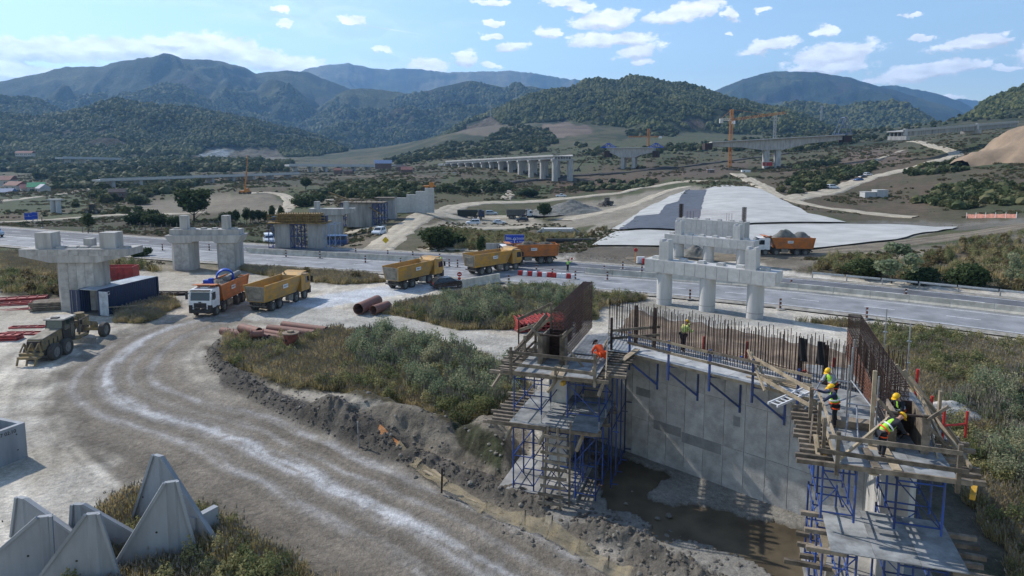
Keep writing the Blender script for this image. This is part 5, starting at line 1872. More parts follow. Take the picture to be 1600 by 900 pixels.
# T pier behind it
D3 = 165.0
g3 = gz(D3 * (519 - 800) / F, D3)
t = thing('t_pier', 'small plain T-shaped concrete pier rising behind the ochre formwork pier', 'bridge pier', (D3 * (519 - 800) / F, D3, 0), .04)
MB().prism_y([(-5.3, 3.0), (-2.2, 2.3), (2.2, 2.3), (5.3, 3.0), (5.3, 3.85), (-5.3, 3.85)], -1.5, 1.5).build('cap_beam', CONC, t)
MB().box((.2, 0, (g3 + 2.3) / 2 - .2), (4.0, 2.2, 2.3 - g3 + .4)).build('stem', CONC, t)
for x in (-3.7, 3.3):
 MB().box((x, 0, 4.7), (1.2, 1.2, 1.7)).build('stop_block', CONC, t)
# scaffolded block further right
D5 = 178.0
g5 = gz(D5 * (568 - 800) / F, D5)
t = thing('formwork_pier', 'broad grey pier wrapped in blue scaffolding between T pier and stepped wall', 'bridge pier', (D5 * (568 - 800) / F, D5, g5), -.05)
MB().box((-.8, 0, 3.0), (6.6, 3.2, 6.2)).build('stem', CONC_D, t)
MB().box((.0, 0, 6.3), (11.5, 4.6, .25)).build('deck', WOOD, t)
for i in range(9):
 MB().bar((-5.4 + i * 1.35, -2.2, 6.3), (-5.4 + i * 1.35, -2.2, 7.4), .1).build('rail_post', WOOD, t)
MB().bar((-5.5, -2.2, 7.2), (5.6, -2.2, 7.2), .08, .14).build('handrail', WOOD, t)
blue_frames(t, 2.8, 5.8, -2.0, 1.8, 0, 6.2, 5, 2, r=.09)
blue_frames(t, -5.6, -4.4, -2.0, 1.8, 0, 6.2, 3, 2, r=.09)
MB().bar((-8.8, -1.5, 9.0), (-2.2, -1.8, 6.6), .35, .25).build('chute', OCH, t)
MB().bar((2.0, -2.3, 5.2), (5.6, -2.6, 3.2), .45, .2).build('chute', OCH, t)
D6 = 188.0
g6 = gz(D6 * (608 - 800) / F, D6)
t = thing('formwork_pier', 'narrow pale column block with scaffold against the left end of the stepped wall', 'bridge pier', (D6 * (607 - 800) / F, D6, g6), -.05)
MB().box((0.4, 0, 2.9), (3.2, 2.8, 6.2)).build('stem', CONC, t)
blue_frames(t, -2.0, 1.6, -1.9, 1.5, 0, 5.6, 4, 2, mat('pale_scaffold_tube', (.25, .33, .5), .5, .2, 4))
MB().box((-.6, -1, 6.05), (5.4, 4.2, .15)).build('deck', WOOD, t)

# stepped abutment wall
pa = PD(617, 330, 200); pb = PD(678, 318, 200)
dv_ = (pb - pa); ln = math.hypot(dv_.x, dv_.y)
t = thing('stepped_wall', 'pale concrete wall rising in four steps towards the mobile crane', 'wall', (pa.x, pa.y, 0), math.atan2(dv_.y, dv_.x))
xs = [0, ln * .30, ln * .54, ln * .77, ln]
tops = [PD(625, y_, 200).z for y_ in (309, 304, 299, 294)]
for i in range(4):
 q = min(pa.z, pb.z) - .5
 MB().box(((xs[i] + xs[i + 1]) / 2, .5, (q + tops[i]) / 2), (xs[i + 1] - xs[i] - .004, 1.0, tops[i] - q)).build('wall_step', CONC_L, t)
 panel_face(t, (xs[i] + .02, 0, q + .6), (1, 0, 0), (0, 0, 1), xs[i + 1] - xs[i] - .04, tops[i] - q - .65, 3, 1, CONC_L, gap=.06)


# ------------------------------------------------------------------ viaducts
def bent(parent, x, y, zt, zb, w, cw, cd, ncol=2, m=CONC, cap=True):
 for k in range(ncol):
  o = (-w / 2 + cw / 2 + k * (w - cw) / max(ncol - 1, 1))
  MB().box((x + o, y, (zt + zb) / 2), (cw, cd, zt - zb)).build('pier_column', m, parent)
 if cap:
  MB().box((x, y, zt + .6), (w * 1.12, cd * 1.1, 1.2)).build('pier_cap', m, parent)


# long viaduct with open end, left of centre
e0 = PD(880, 246, 455); e1 = PD(708, 254, 640)
t = thing('viaduct', 'long finished viaduct on paired columns receding left of the crane', 'viaduct', (e0.x, e0.y, 0), math.atan2(e1.y - e0.y, e1.x - e0.x) - math.pi / 2)
Lv = math.hypot(e1.x - e0.x, e1.y - e0.y)
zt0, zt1 = PD(880, 243.5, 455).z, PD(708, 252.5, 640).z
W_ = 15
b = MB()
b.grid(lambda u, v: (-W_ / 2 + W_ * u, Lv * v, zt0 + (zt1 - zt0) * v), 1, 8)
MB().add([(-W_ / 2, 0, zt0), (W_ / 2, 0, zt0), (W_ / 2, Lv, zt1), (-W_ / 2, Lv, zt1), (-W_ / 2, 0, zt0 - .5), (W_ / 2, 0, zt0 - .5), (W_ / 2, Lv, zt1 - .5), (-W_ / 2, Lv, zt1 - .5)],
   [(0, 1, 2, 3), (7, 6, 5, 4), (0, 4, 5, 1), (1, 5, 6, 2), (2, 6, 7, 3), (3, 7, 4, 0)]).build('deck', CONC_L, t)
for k in range(7):
 x = -W_ / 2 + 1.2 + k * 2.1
 MB().bar((x, 0.2, zt0 - 1.3), (x, Lv, zt1 - 1.3), .7, 1.5).build('girder', CONC, t)
for s_ in (-1, 1):
 MB().bar((s_ * W_ / 2, 0, zt0 + .3), (s_ * W_ / 2, Lv, zt1 + .3), .25, .9).build('parapet', CONC_L, t)
for k in range(13):
 f = k / 12
 yy = Lv * f + .8
 wx_ = e0.x + (e1.x - e0.x) * f; wy_ = e0.y + (e1.y - e0.y) * f
 bent(t, 0, yy, zt0 + (zt1 - zt0) * f - 3.2, gz(wx_, wy_) - 1, W_, 3.4, 2.2)

# balanced cantilever starting from its pier, centre
t = thing('viaduct', 'short unfinished cantilever deck with blue form travellers, centre distance', 'viaduct', PD(985, 262, 520), -.35)
z0 = PD(985, 262, 520).z; zt = PD(985, 231.5, 520).z - z0
prof = [(-16, zt), (18, zt), (18, zt - 3.0), (8, zt - 5.2), (4.5, zt - 7), (-7, zt - 7), (-11, zt - 5), (-16, zt - 3)]
MB().prism_y(prof, -5, 5).build('deck', CONC, t)
MB().box((0, 0, zt + .2), (36, 12, .5)).build('deck_slab', CONC_L, t)
for x in (-5.2, 3.0):
 for y in (-3.4, 3.4):
  MB().box((x, y, zt / 2 - 4), (2.6, 2.6, zt - 6.5 + 1)).build('pier_column', CONC, t)
for x in (-17, 19):
 tr = MB()
 tr.box((x, 0, zt - 4.5), (4, 11, 5))
 tr.build('formwork_platform', REBAR_D, t)
 c = MB()
 for y in (-5, 5):
  c.bar((x - 5, y, zt + .6), (x + 5, y, zt + .6), .5).bar((x - 5, y, zt + .6), (x, y, zt + 3.6), .4).bar((x, y, zt + 3.6), (x + 5, y, zt + .6), .4).bar((x, y, zt + .6), (x, y, zt + 3.6), .4)
 c.bar((x, -5, zt + 3.6), (x, 5, zt + 3.6), .5)
 c.build('form_traveller', BLUEP, t)

# big cantilever viaduct with the tower crane
Dv = 480.0
pc0 = PD(1205, 262, Dv)
t = thing('viaduct', 'large grey cantilever viaduct on twin columns right of the tower crane', 'viaduct', pc0, -.12)
zt = PD(1205, 217.5, Dv).z - pc0.z
sl_ = 10.5 / (191 * Dv / F)
prof = [(-41, zt - 41 * .055), (45, zt + 45 * .055), (45, zt + 2.5 - 3.2), (22, zt + 1.2 - 4.4), (7, zt - 7.2), (-7, zt - 7.6), (-22, zt - 1.2 - 4.4), (-41, zt - 2.2 - 2.8)]
MB().prism_y(prof, -4, 4).build('deck', CONC, t)
b = MB().prism_y([(-42, zt - 42 * .055), (46, zt + 46 * .055), (46, zt + 46 * .055 + .55), (-42, zt - 42 * .055 + .55)], -6.3, 6.3)
b.build('deck_slab', CONC_L, t)
for x in (-3.9, 3.9):
 MB().box((x, 0, zt / 2 - 3.8), (3.4, 6.0, zt - 6.6)).build('pier_column', CONC, t)
for x in (-44, 48):
 MB().box((x, 0, zt + x * .055 - 2.6), (5, 12, 4.4)).build('formwork_platform', REBAR_D, t)
c = MB()
zz = zt + 48 * .055
for y in (-4, 4):
 c.bar((42, y, zz + .5), (46, y, zz + 12), .5).bar((51, y, zz + .5), (47, y, zz + 12), .5).bar((43, y, zz + 5), (50, y, zz + 5), .3).bar((41, y, zz + .8), (52, y, zz + .8), .6)
c.bar((46.5, -4, zz + 12), (46.5, 4, zz + 12), .6)
c.build('form_traveller', mat('dull_blue_steel', (.12, .16, .24), .6, .2, 3), t)

# finished viaduct on the right bank
ea = PD(1398, 205, 430); eb = PD(1580, 191, 520)
t = thing('viaduct', 'low grey finished bridge on the right bank in front of the sand heap', 'viaduct', (ea.x, ea.y, 0), math.atan2(eb.y - ea.y, eb.x - ea.x))
Lr = math.hypot(eb.x - ea.x, eb.y - ea.y)
za, zb_ = ea.z, eb.z
MB().add([(0, -5, za), (Lr, -5, zb_), (Lr, 5, zb_), (0, 5, za), (0, -5, za - .6), (Lr, -5, zb_ - .6), (Lr, 5, zb_ - .6), (0, 5, za - .6)],
   [(0, 1, 2, 3), (7, 6, 5, 4), (0, 4, 5, 1), (1, 5, 6, 2), (2, 6, 7, 3), (3, 7, 4, 0)]).build('deck', CONC_L, t)
for k in range(4):
 MB().bar((1, -3.8 + k * 2.4, za - 2.0), (Lr, -3.8 + k * 2.4, zb_ - 2.0), .7, 2.8).build('girder', CONC_D, t)  # darker concrete paints in the shade under the deck
MB().bar((0, -5, za + .4), (Lr, -5, zb_ + .4), .25, .9).build('parapet', CONC, t)
for f in (.02, .60):
 x = Lr * f; zf = za + (zb_ - za) * f
 MB().box((x, -1.0, zf - 4.5), (4.5, 11.5, 2.4)).build('pier_cap', CONC, t)
 MB().box((x, -4.9, zf - .8), (3.2, 1.0, 4.2)).build('end_block', CONC_L, t)


def simple_bridge(label, a, b, w, npier, th=1.4, rail=True):
 t = thing('viaduct', label, 'viaduct', (a.x, a.y, 0), math.atan2(b.y - a.y, b.x - a.x))
 L = math.hypot(b.x - a.x, b.y - a.y)
 MB().add([(0, -w / 2, a.z), (L, -w / 2, b.z), (L, w / 2, b.z), (0, w / 2, a.z), (0, -w / 2, a.z - th), (L, -w / 2, b.z - th), (L, w / 2, b.z - th), (0, w / 2, a.z - th)],
    [(0, 1, 2, 3), (7, 6, 5, 4), (0, 4, 5, 1), (1, 5, 6, 2), (2, 6, 7, 3), (3, 7, 4, 0)]).build('deck', CONC_L, t)
 if rail:
  MB().bar((0, -w / 2, a.z + .5), (L, -w / 2, b.z + .5), .2, .9).build('parapet', CONC_L, t)
 for k in range(npier):
  f = (k + .5) / npier
  p = a.lerp(b, f); zg = gz(p.x, p.y) - 1
  if p.z - th > zg + .5:
   MB().box((L * f, 0, (p.z - th + zg) / 2), (2.2, w * .7, p.z - th - zg)).build('pier_column', CONC, t)
 return t


simple_bridge('distant pale road bridge at the foot of the left hills', PD(92, 245.5, 900), PD(184, 247.5, 1000), 12, 4, 2.2)
simple_bridge('distant bridge on stubby piers right of the bare quarry slope', PD(448, 257, 720), PD(625, 258.5, 800), 14, 8, 2.0)
simple_bridge('low grey carriageway on piers crossing the scrub on the left', PD(150, 281, 420), PD(462, 270.5, 560), 9, 9, 1.0)
simple_bridge('short far road bridge stub on the bare slope above the scrub', PD(690, 256, 660), PD(748, 254, 700), 10, 3, 1.6)
t = thing('round_pier', 'lone pair of pale round columns standing in the left meadow', 'bridge pier', PD(88, 335, 240))
for x in (-.95, .95):
 MB().cyl((x, 0, -.5), (x, 0, 5.0), .85, n=18).build('column', CONC_L, t, 40)
MB().box((0, 0, 5.2), (4.4, 2.0, .5)).build('cap_beam', CONC_L, t)
t = thing('pier_pair', 'two stubby concrete columns below the near end of the distant embankment', 'bridge pier', PD(703, 282, 470))
for x in (-3.4, 3.4):
 MB().box((x, 0, 2.5), (2.6, 2.4, 6.4)).build('column', CONC, t)


# ------------------------------------------------------------------ cranes and masts
CRY = mat('crane_yellow', (0.50, 0.20, 0.04), .5, .2, 3)


def lattice(b, a, c, w, n, r=.12):
 a, c = Vector(a), Vector(c); d = (c - a).normalized()
 u = Vector((0, 1, 0)) if abs(d.y) < .9 else Vector((1, 0, 0))
 x = d.cross(u).normalized(); y = x.cross(d)
 for i, j in ((-1, -1), (1, -1), (1, 1), (-1, 1)):
  o = x * (i * w / 2) + y * (j * w / 2)
  b.bar(a + o, c + o, r)
 for k in range(n):
  p, q = a.lerp(c, k / n), a.lerp(c, (k + 1) / n)
  for (i, j), (i2, j2) in (((-1, -1), (1, -1)), ((1, -1), (1, 1)), ((1, 1), (-1, 1)), ((-1, 1), (-1, -1))):
   o, o2 = x * (i * w / 2) + y * (j * w / 2), x * (i2 * w / 2) + y * (j2 * w / 2)
   b.bar(p + o, q + o2, r * .6)
   b.bar(p + o, p + o2, r * .5)
 return b


Dc = 505.0
c0 = PD(1140, 262, Dc)
t = thing('tower_crane', 'yellow tower crane beside the big cantilever viaduct', 'crane', c0, 0)
Hc = PD(1140, 171, Dc).z - c0.z; Hj = PD(1140, 187, Dc).z - c0.z
lattice(MB(), (0, 0, 0), (0, 0, Hc), 1.9, 24, .24).build('mast', CRY, t)
jl = (1228 - 1140) * Dc / F
lattice(MB(), (0, 0, Hj), (jl * 1.0, 6, Hj + 5.4), 1.6, 22, .2).build('jib', CRY, t)
cj = (1140 - 1123) * Dc / F
lattice(MB(), (0, 0, Hj), (-cj, -2, Hj), 1.4, 5, .22).build('counter_jib', mat('crane_white', (.6, .58, .5), .5, .1, 3), t)
MB().box((-cj, -2, Hj - 1), (2.2, 2.4, 3.2)).build('counterweight', CONC_L, t)
MB().box((1.6, 0, Hj - 2.0), (2, 2, 2.4)).build('cab', WHITE, t)
MB().bar((0, 0, Hc), (jl * .6, 3.6, Hj + 4.2), .16).bar((0, 0, Hc), (-cj, -2, Hj + .7), .16).build('tie_bar', CRY, t)
c0 = PD(1013, 229, 760)
t = thing('tower_crane', 'small distant orange tower crane behind the centre cantilever', 'crane', c0, 0)
lattice(MB(), (0, 0, -4), (0, 0, PD(1013, 201, 760).z - c0.z), 1.8, 12, .45).build('mast', CRY, t)
h2 = PD(1013, 213.5, 760).z - c0.z
lattice(MB(), (-22, 0, h2), (12, 0, h2), 1.2, 16, .3).build('jib', CRY, t)
MB().box((13, 0, h2 - .5), (3, 2.2, 2.4)).build('counterweight', WHITE, t)


def mobile_crane(label, px, py, D, tip, m, body):
 g = G(px, py) if D is None else PD(px, py, D)
 q = PD(tip[0], tip[1], g.y)
 t = thing('mobile_crane', label, 'crane', g)
 d = q - g
 b = MB().bar((0, 0, 1.5), d * .55 + Vector((0, 0, .4)), .45).bar(d * .5 + Vector((0, 0, .4)), d, .28)
 b.build('boom', m, t)
 MB().box((0, 0, 1.0), (4.2, 2.4, .9)).box((.8, 0, 1.9), (1.6, 2.0, 1.1)).build('body', body, t)
 MB().cyl((-1.8, -1.35, .5), (-1.8, 1.35, .5), .55, n=10).cyl((0, -1.35, .5), (0, 1.35, .5), .55, n=10).cyl((1.8, -1.35, .5), (1.8, 1.35, .5), .55, n=10).build('wheel', TYRE, t, 40)
 return t


mobile_crane('orange mobile crane with near vertical boom on the left earthworks', 383, 303, 300, (387, 242), CRY, CRY)
mobile_crane('mobile crane with leaning boom behind the stepped wall', 671, 296, 240, (695, 254), mat('boom_grey', (.2, .17, .12), .6, .2, 3), CRY)
mobile_crane('mobile crane with dark slanted boom right of the long viaduct', 902, 268, 470, (920, 239), REBAR_D, CHASSIS)


def mast(label, px, py, D, top, w=.0):
 g = PD(px, py, D); h = PD(px, top, D).z - g.z
 t = thing('power_mast', label, 'power mast', g)
 lattice(MB(), (0, 0, -3), (0, 0, h), max(h * .09, 1.2), 7, D * .00045).build('lattice', STEEL, t)
 for z in (.78, .9):
  MB().bar((-h * .16, 0, h * z), (h * .16, 0, h * z), D * .0006).build('cross_arm', STEEL, t)


mast('lattice power mast standing left of the traveller on the big viaduct', 1210, 216, 560, 180)
mast('slim power mast on the wooded hill right of the big viaduct', 1283, 186, 1500, 165)
mast('pair of slim masts seen against the dark valley, left one', 411, 195, 1900, 181)
mast('slim mast right of the pair against the dark valley', 417, 195, 1900, 182)
mast('power mast on the bare shoulder of the centre hill', 766, 180, 1500, 163)
mast('power mast on the crest shoulder right of the bare one', 806, 153, 1700, 135)

# ------------------------------------------------------------------ far houses and huts
ROOFR = mat('red_roof_sheet', (0.19, 0.085, 0.07), .8, .25, 1)
ROOFG = mat('green_roof_sheet', (0.05, 0.28, 0.14), .8, .2, 1)
ROOFD = mat('dark_roof', (0.06, 0.05, 0.055), .85, .2, 1)
ROOFB = mat('blue_tarp_roof', (0.10, 0.16, 0.28), .7, .2, 1)
WALLP = mat('rendered_house_wall', (0.50, 0.46, 0.42), .9, .15, 1)
WALLB = mat('brown_shed_wall', (0.16, 0.11, 0.09), .9, .2, 1)


def house(label, px, py, D, w, d, h, roof, wall=WALLP, rz=0., name='house', windows=2):
 g = PD(px, py, D) if D else G(px, py)
 t = thing(name, label, 'house' if name == 'house' else 'shed', g - Vector((0, 0, .3)), rz)
 MB().box((0, 0, h / 2), (w, d, h)).build('wall', wall, t)
 MB().prism_x([(-d * .58, h * .97), (0, h * 1.6), (d * .58, h * .97)], -w * .54, w * .54).build('roof', roof, t)
 for k in range(windows):
  x = -w / 2 + w * (k + .5) / windows
  f = MB().box((x, -d / 2 - .03, h * .55), (w * .16, .1, h * .3)).build('window', GLASS, t)
  MB().box((x, -d / 2 - .06, h * .55), (w * .02, .06, h * .3)).build('frame', WHITE, f)
 return t


house('house with bright green roof at the left edge village', 58, 302, 430, 9, 8, 4.5, ROOFG, rz=.5)
house('house with long grey roof right of the green roofed house', 68, 303, 425, 6, 6, 4, mat('grey_roof', (.4, .4, .42), .8, .1, 1), rz=-.6)
house('red roofed house behind the village, leftmost', 8, 290, 480, 12, 9, 4.5, ROOFR, rz=.1)
house('red roofed house in the middle of the village', 26, 298, 440, 11, 8, 4, ROOFR, rz=-.3)
house('dark blue roofed house at the bottom left of the village', 8, 308, 410, 10, 7, 3.5, ROOFB, rz=.2)
house('reddish hut beside the green roofed house', 42, 303, 430, 6, 6, 4, mat('pink_roof', (.36, .17, .15), .8, .2, 1), rz=.7)
house('tumbledown dark hut among bushes in the left meadow', 184, 307, 330, 7, 5, 2.6, ROOFD, WALLB, .4, 'hut')
house('far long red building under the left hill', 40, 244, 1000, 22, 10, 5, ROOFR, rz=.1, windows=4)
house('shed with blue tarpaulin roof on the far embankment', 599, 263, 640, 15, 9, 5, ROOFB, WALLB, .2, 'shed', 0)
house('farm shed with reddish roof left of the blue tarpaulin shed', 528, 271, 560, 6, 5, 3, ROOFR, WALLB, .1, 'shed', 0)
house('low grey farm shed right of the reddish one', 545, 272, 560, 7, 5, 2.6, ROOFD, WALLB, -.1, 'shed', 0)
house('dark red barn near the foot of the long viaduct', 636, 272, 560, 9, 7, 4, ROOFR, WALLB, .1, 'shed', 0)
house('dark flat shed left of the dark red barn', 627, 266, 600, 8, 6, 3, ROOFD, WALLB, .1, 'shed', 0)

# sand heap by the right bridge
def heap(name, label, cat, g, rx, ry, h, m, seed, rz=0., sharp=1.1):
 t = MB()
 rgx = np.linspace(-1, 1, 44)
 def fn(u, v):
  x, y = u * 2 - 1, v * 2 - 1
  a = math.atan2(y, x); r = math.hypot(x, y)
  return x, y
 vs = []
 n = 43
 X, Y = np.meshgrid(rgx, rgx)
 R_ = np.hypot(X, Y); nz = fbm(X * 3 + seed, Y * 3 + seed, 4, seed)
 H = np.clip(1 - R_ * (1 + (nz - .5) * .5), 0, None) ** sharp * (1 + (fbm(X * 7, Y * 7, 3, seed + 3) - .5) * .35)
 for j in range(44):
  for i in range(44):
   t.v.append((X[j, i] * rx, Y[j, i] * ry, H[j, i] * h - .25))
 for j in range(n):
  for i in range(n):
   t.f.append((j * 44 + i, j * 44 + i + 1, j * 44 + 45 + i, j * 44 + 44 + i))
 o = t.build(name, m, smooth=80)
 o.location = g; o.rotation_euler = (0, 0, rz)
 tag(o, label, cat)
 return o


SAND = mat('tan_sand', (0.27, 0.20, 0.135), .95, .2, .15, .4, bscale=1.5, color2=(.20, .15, .105))
GRAV = mat('grey_gravel', (0.17, 0.17, 0.155), .95, .25, 1, .6, bscale=6)
heap('sand_heap', 'tall tan sand heap at the right edge before the low bridge', 'sand heap', PD(1664, 262, 320), 50, 40, 31, SAND, 3, sharp=1.0)
heap('gravel_heap', 'long grey green gravel heap left of the wheel loader', 'gravel heap', G(893, 333), 17, 9, 5.2, GRAV, 5)
heap('gravel_heap', 'lower part of the grey gravel heap beside the round tree', 'gravel heap', G(852, 336), 11, 8, 3.6, GRAV, 8)
heap('gravel_heap', 'small gravel heap between the rear portal columns', 'gravel heap', P(1087, 400, 0), 3.6, 3, 2.2, GRAV, 9)
heap('rubble_heap', 'brown rubble heap left of the small grey culvert beyond the trucks', 'rubble heap', G(836, 372), 9, 5, 2.2, mat('brown_rubble', (.14, .115, .085), .95, .3, 1, .6, bscale=4), 10)
heap('rubble_heap', 'pale broken rubble heap in the grass right of the work platform', 'rubble heap', P(1475, 655, .0), 4.4, 2.2, 1.6, mat('pale_rubble', (.50, .47, .42), .95, .3, 2, .8, bscale=5, color2=(.2, .19, .17)), 12)
# ------------------------------------------------------------------ the abutment under construction (foreground right)
TH = -math.radians(18.4)


def Lp(r, u, z):          # point in the left wing frame -> world
 return L0 + Rr * r + U * u + Vector((0, 0, z))


def Rp(r, u, z):
 return R0 + Rr * r + U * u + Vector((0, 0, z))


aw = math.atan2(BD.y, BD.x)


def Wl(p):               # world -> back wall frame (x along, y back)
 q = Vector((p.x, p.y, 0)) - Vector((A0.x, A0.y, 0))
 return q.dot(BD), q.dot(BN)


def cross_face(O, r, off):
 """x along the back wall where the line (O + r*Rr + t*U) meets the plane y=off"""
 q = O + Rr * r
 x0, y0 = Wl(q)
 dx, dy = U.dot(BD), U.dot(BN)
 t = (off - y0) / dy
 return x0 + dx * t, t


FACE = .85; THK = 2.3; ZT = 6.3
xl, tl = cross_face(L0, 0.0, FACE); xr, tr_ = cross_face(R0, 2.25, FACE)
abt = thing('abutment', 'unfinished U-shaped concrete abutment with rusty starter bars standing over a muddy pit', 'abutment', (A0.x, A0.y, 0), aw)
MB().prism([(xl - .6, FACE), (xr + .9, FACE), (xr + .9 + .5, FACE + THK), (xl + .6, FACE + THK)], -.5, ZT).build('back_wall', CONC, abt)
ncol = 14
panel_face(abt, (xl + .05, FACE, .05), (1, 0, 0), (0, 0, 1), xr - xl - .1, 6.2, ncol, 3, CONC, gap=.028, t=.03, heights=[2.4, 2.4, 1.4])
patch = MB()
for x, z, w, h in ((5.2, 4.0, 1.3, .45), (7.2, 2.4, 2.4, .5), (9.8, 2.2, 3.2, .55), (12.2, 3.9, .5, .5)):
 MB().box((xl + x * .78, FACE - .033, z), (w * .7, .01, h)).build('repair_patch', mat('dark_repair_mortar', (.22, .22, .215), .9, .15, 2), abt)


def to_abt(p):
 a, b = Wl(p); return Vector((a, b, p.z))


def frame_prism(O, pts, z0, z1, name, m, parent=abt, label=None, kind=None):
 """prism given in a wing frame but parented to the abutment"""
 q = [to_abt(O + Rr * a + U * b)[:2] for a, b in pts]
 return MB().prism([tuple(v) for v in q], z0, z1).build(name, m, parent, label=label, kind=kind)


# wings: left runs u 0..tl, right runs from u=-4.6 up to the back wall
_, tlb = cross_face(L0, -1.0, FACE)
frame_prism(L0, [(-1.0, 0), (0, 0), (0, tl + .3), (-1.0, tlb + .3)], -.4, ZT - .004, 'wing_wall', CONC)
_, trb = cross_face(R0, 3.2, FACE)
frame_prism(R0, [(2.25, -4.7), (3.2, -4.7), (3.2, trb + .3), (2.25, tr_ + .3)], -.4, ZT - .004, 'wing_wall', CONC)
frame_prism(L0, [(-2.7, -3.3), (1.3, -3.3), (1.3, .6), (-2.7, .6)], .02, .42, 'footing', CONC_D)
frame_prism(R0, [(-.4, -8.6), (4.4, -8.6), (4.4, -3.0), (-.4, -3.0)], .02, .42, 'footing', CONC_D)

# starter bars along the back wall: two rows, each bar an object
bm_ = [MB().cyl((0, 0, 0), (dx, dy, h), .019, n=5, caps=False).mesh('rebar', REBAR) for dx, dy, h in ((0, 0, 2.2), (.03, 0, 2.15), (-.03, .02, 2.3), (.02, -.03, 2.05))]
xa, xb = xl + .9, xr + 1.0
n1 = 120
for row, off in ((0, FACE + .95), (1, FACE + 1.75)):
 for i in range(n1 if row == 0 else 84):
  nn_ = n1 if row == 0 else 84
  x = xa + (xb - xa) * (i + random.uniform(-.12, .12)) / nn_
  link('rebar', bm_[random.randrange(4)], abt, loc=(x, off + random.uniform(-.02, .02), ZT - .01))
for z in (.25, .55):
 MB().cyl((xa, FACE + .93, ZT + z), (xb, FACE + .93, ZT + z), .014, n=5).build('tie_bar', REBAR, abt)
for x, h in ((.12, 2.3), (.2, 2.35), (.715, 2.2), (.79, 2.1)):
 MB().box((xa + (xb - xa) * x, FACE + 1.0, ZT + h / 2 - .1), (.16, .12, h)).build('steel_plate_strip', REBAR_D, abt)


def cage(O, r0, r1, u0, u1, h0, h1, stepu, stepz, m, name='rebar_cage', slant=0.0):
 """two-curtain reinforcement cage of a wing wall: verticals, horizontals and the hairpins across the top"""
 b = MB()
 n = int((u1 - u0) / stepu)
 for i in range(n + 1):
  u = u0 + (u1 - u0) * i / n; h = h0 + (h1 - h0) * i / n
  for r in (r0, r1):
   p = to_abt(O + Rr * r + U * u)
   b.bar((p.x, p.y, ZT - .02), (p.x, p.y, ZT + h), .02)
  p, q = to_abt(O + Rr * r0 + U * u), to_abt(O + Rr * r1 + U * u)
  b.bar((p.x, p.y, ZT + h), (q.x, q.y, ZT + h), .03)
  if i % 3 == 0:
   b.bar((p.x, p.y, ZT + h * .5), (q.x, q.y, ZT + h * .5), .02)
 nz = int(max(h0, h1) / stepz)
 for r in (r0, r1):
  for k in range(nz + 1):
   z0, z1_ = .08 + (h0 - .1) * k / nz, .08 + (h1 - .1) * k / nz
   p, q = to_abt(O + Rr * (r + .025) + U * (u0 - .12)), to_abt(O + Rr * (r + .025) + U * (u1 + .1))
   b.bar((p.x, p.y, ZT + z0), (q.x, q.y, ZT + z1_), .018)
 for k in range(nz + 1):
  z = .08 + (h0 - .1) * k / nz
  p, q = to_abt(O + Rr * r0 + U * u0), to_abt(O + Rr * r1 + U * u0)
  b.bar((p.x, p.y, ZT + z), (q.x, q.y, ZT + z), .024)
 return b.build(name, m, abt, kind='stuff')


cage(L0, -.72, -.14, -.25, 6.9, 2.65, 2.85, .165, .19, REBAR)
cage(R0, 2.35, 2.95, -4.65, 6.4, 1.95, 2.2, .19, .22, mat('orange_rust_rebar', (0.07, 0.043, 0.034), .85, .4, 6, color2=(.04, .027, .022)))
# diagonal lower curtain of straight bars leaning on the inner side of the right cage
b = MB()
for k in range(9):
 p = to_abt(R0 + Rr * 2.18 + U * 5.2); q = to_abt(R0 + Rr * 2.1 + U * -3.6)
 b.bar((p.x, p.y, ZT + .25 + k * .17), (q.x, q.y, ZT + .08 + k * .12), .03)
b.build('horizontal_bars', mat('fresh_rebar', (.17, .075, .045), .7, .3, 4), abt, kind='stuff')

# compacted fill behind the back wall
DIRTB = mat('brown_fill', (0.20, 0.15, 0.105), .95, .35, .8, .8, bscale=3.5, color2=(.11, .085, .065))
fl = MB()
n = 30
x0f, x1f = xl + 1.2, xr + .9
for j in range(n + 1):
 for i in range(n + 1):
  u, v = i / n, j / n
  y = FACE + THK + v * 9.5; x = x0f + (x1f - x0f) * u - .49 * (y - FACE)
  e = min(1, (1 - v) / .14) * 1.0
  z = (5.55 + (vnoise(np.array([x * 1.3]), np.array([y * 1.3]), 5)[0] - .5) * .5) * (e if e < 1 else 1) - (0 if e >= 1 else .2)
  fl.v.append((x, y, z))
for j in range(n):
 for i in range(n):
  fl.f.append((j * (n + 1) + i, j * (n + 1) + i + 1, (j + 1) * (n + 1) + i + 1, (j + 1) * (n + 1) + i))
fo = fl.build('earth_fill', DIRTB, smooth=60, kind='structure')
fo.location = (A0.x, A0.y, 0); fo.rotation_euler = (0, 0, aw)


def on_wall(x, y, z):
 v = Vector((A0.x, A0.y, 0)) + BD * x + BN * y
 return Vector((v.x, v.y, z))


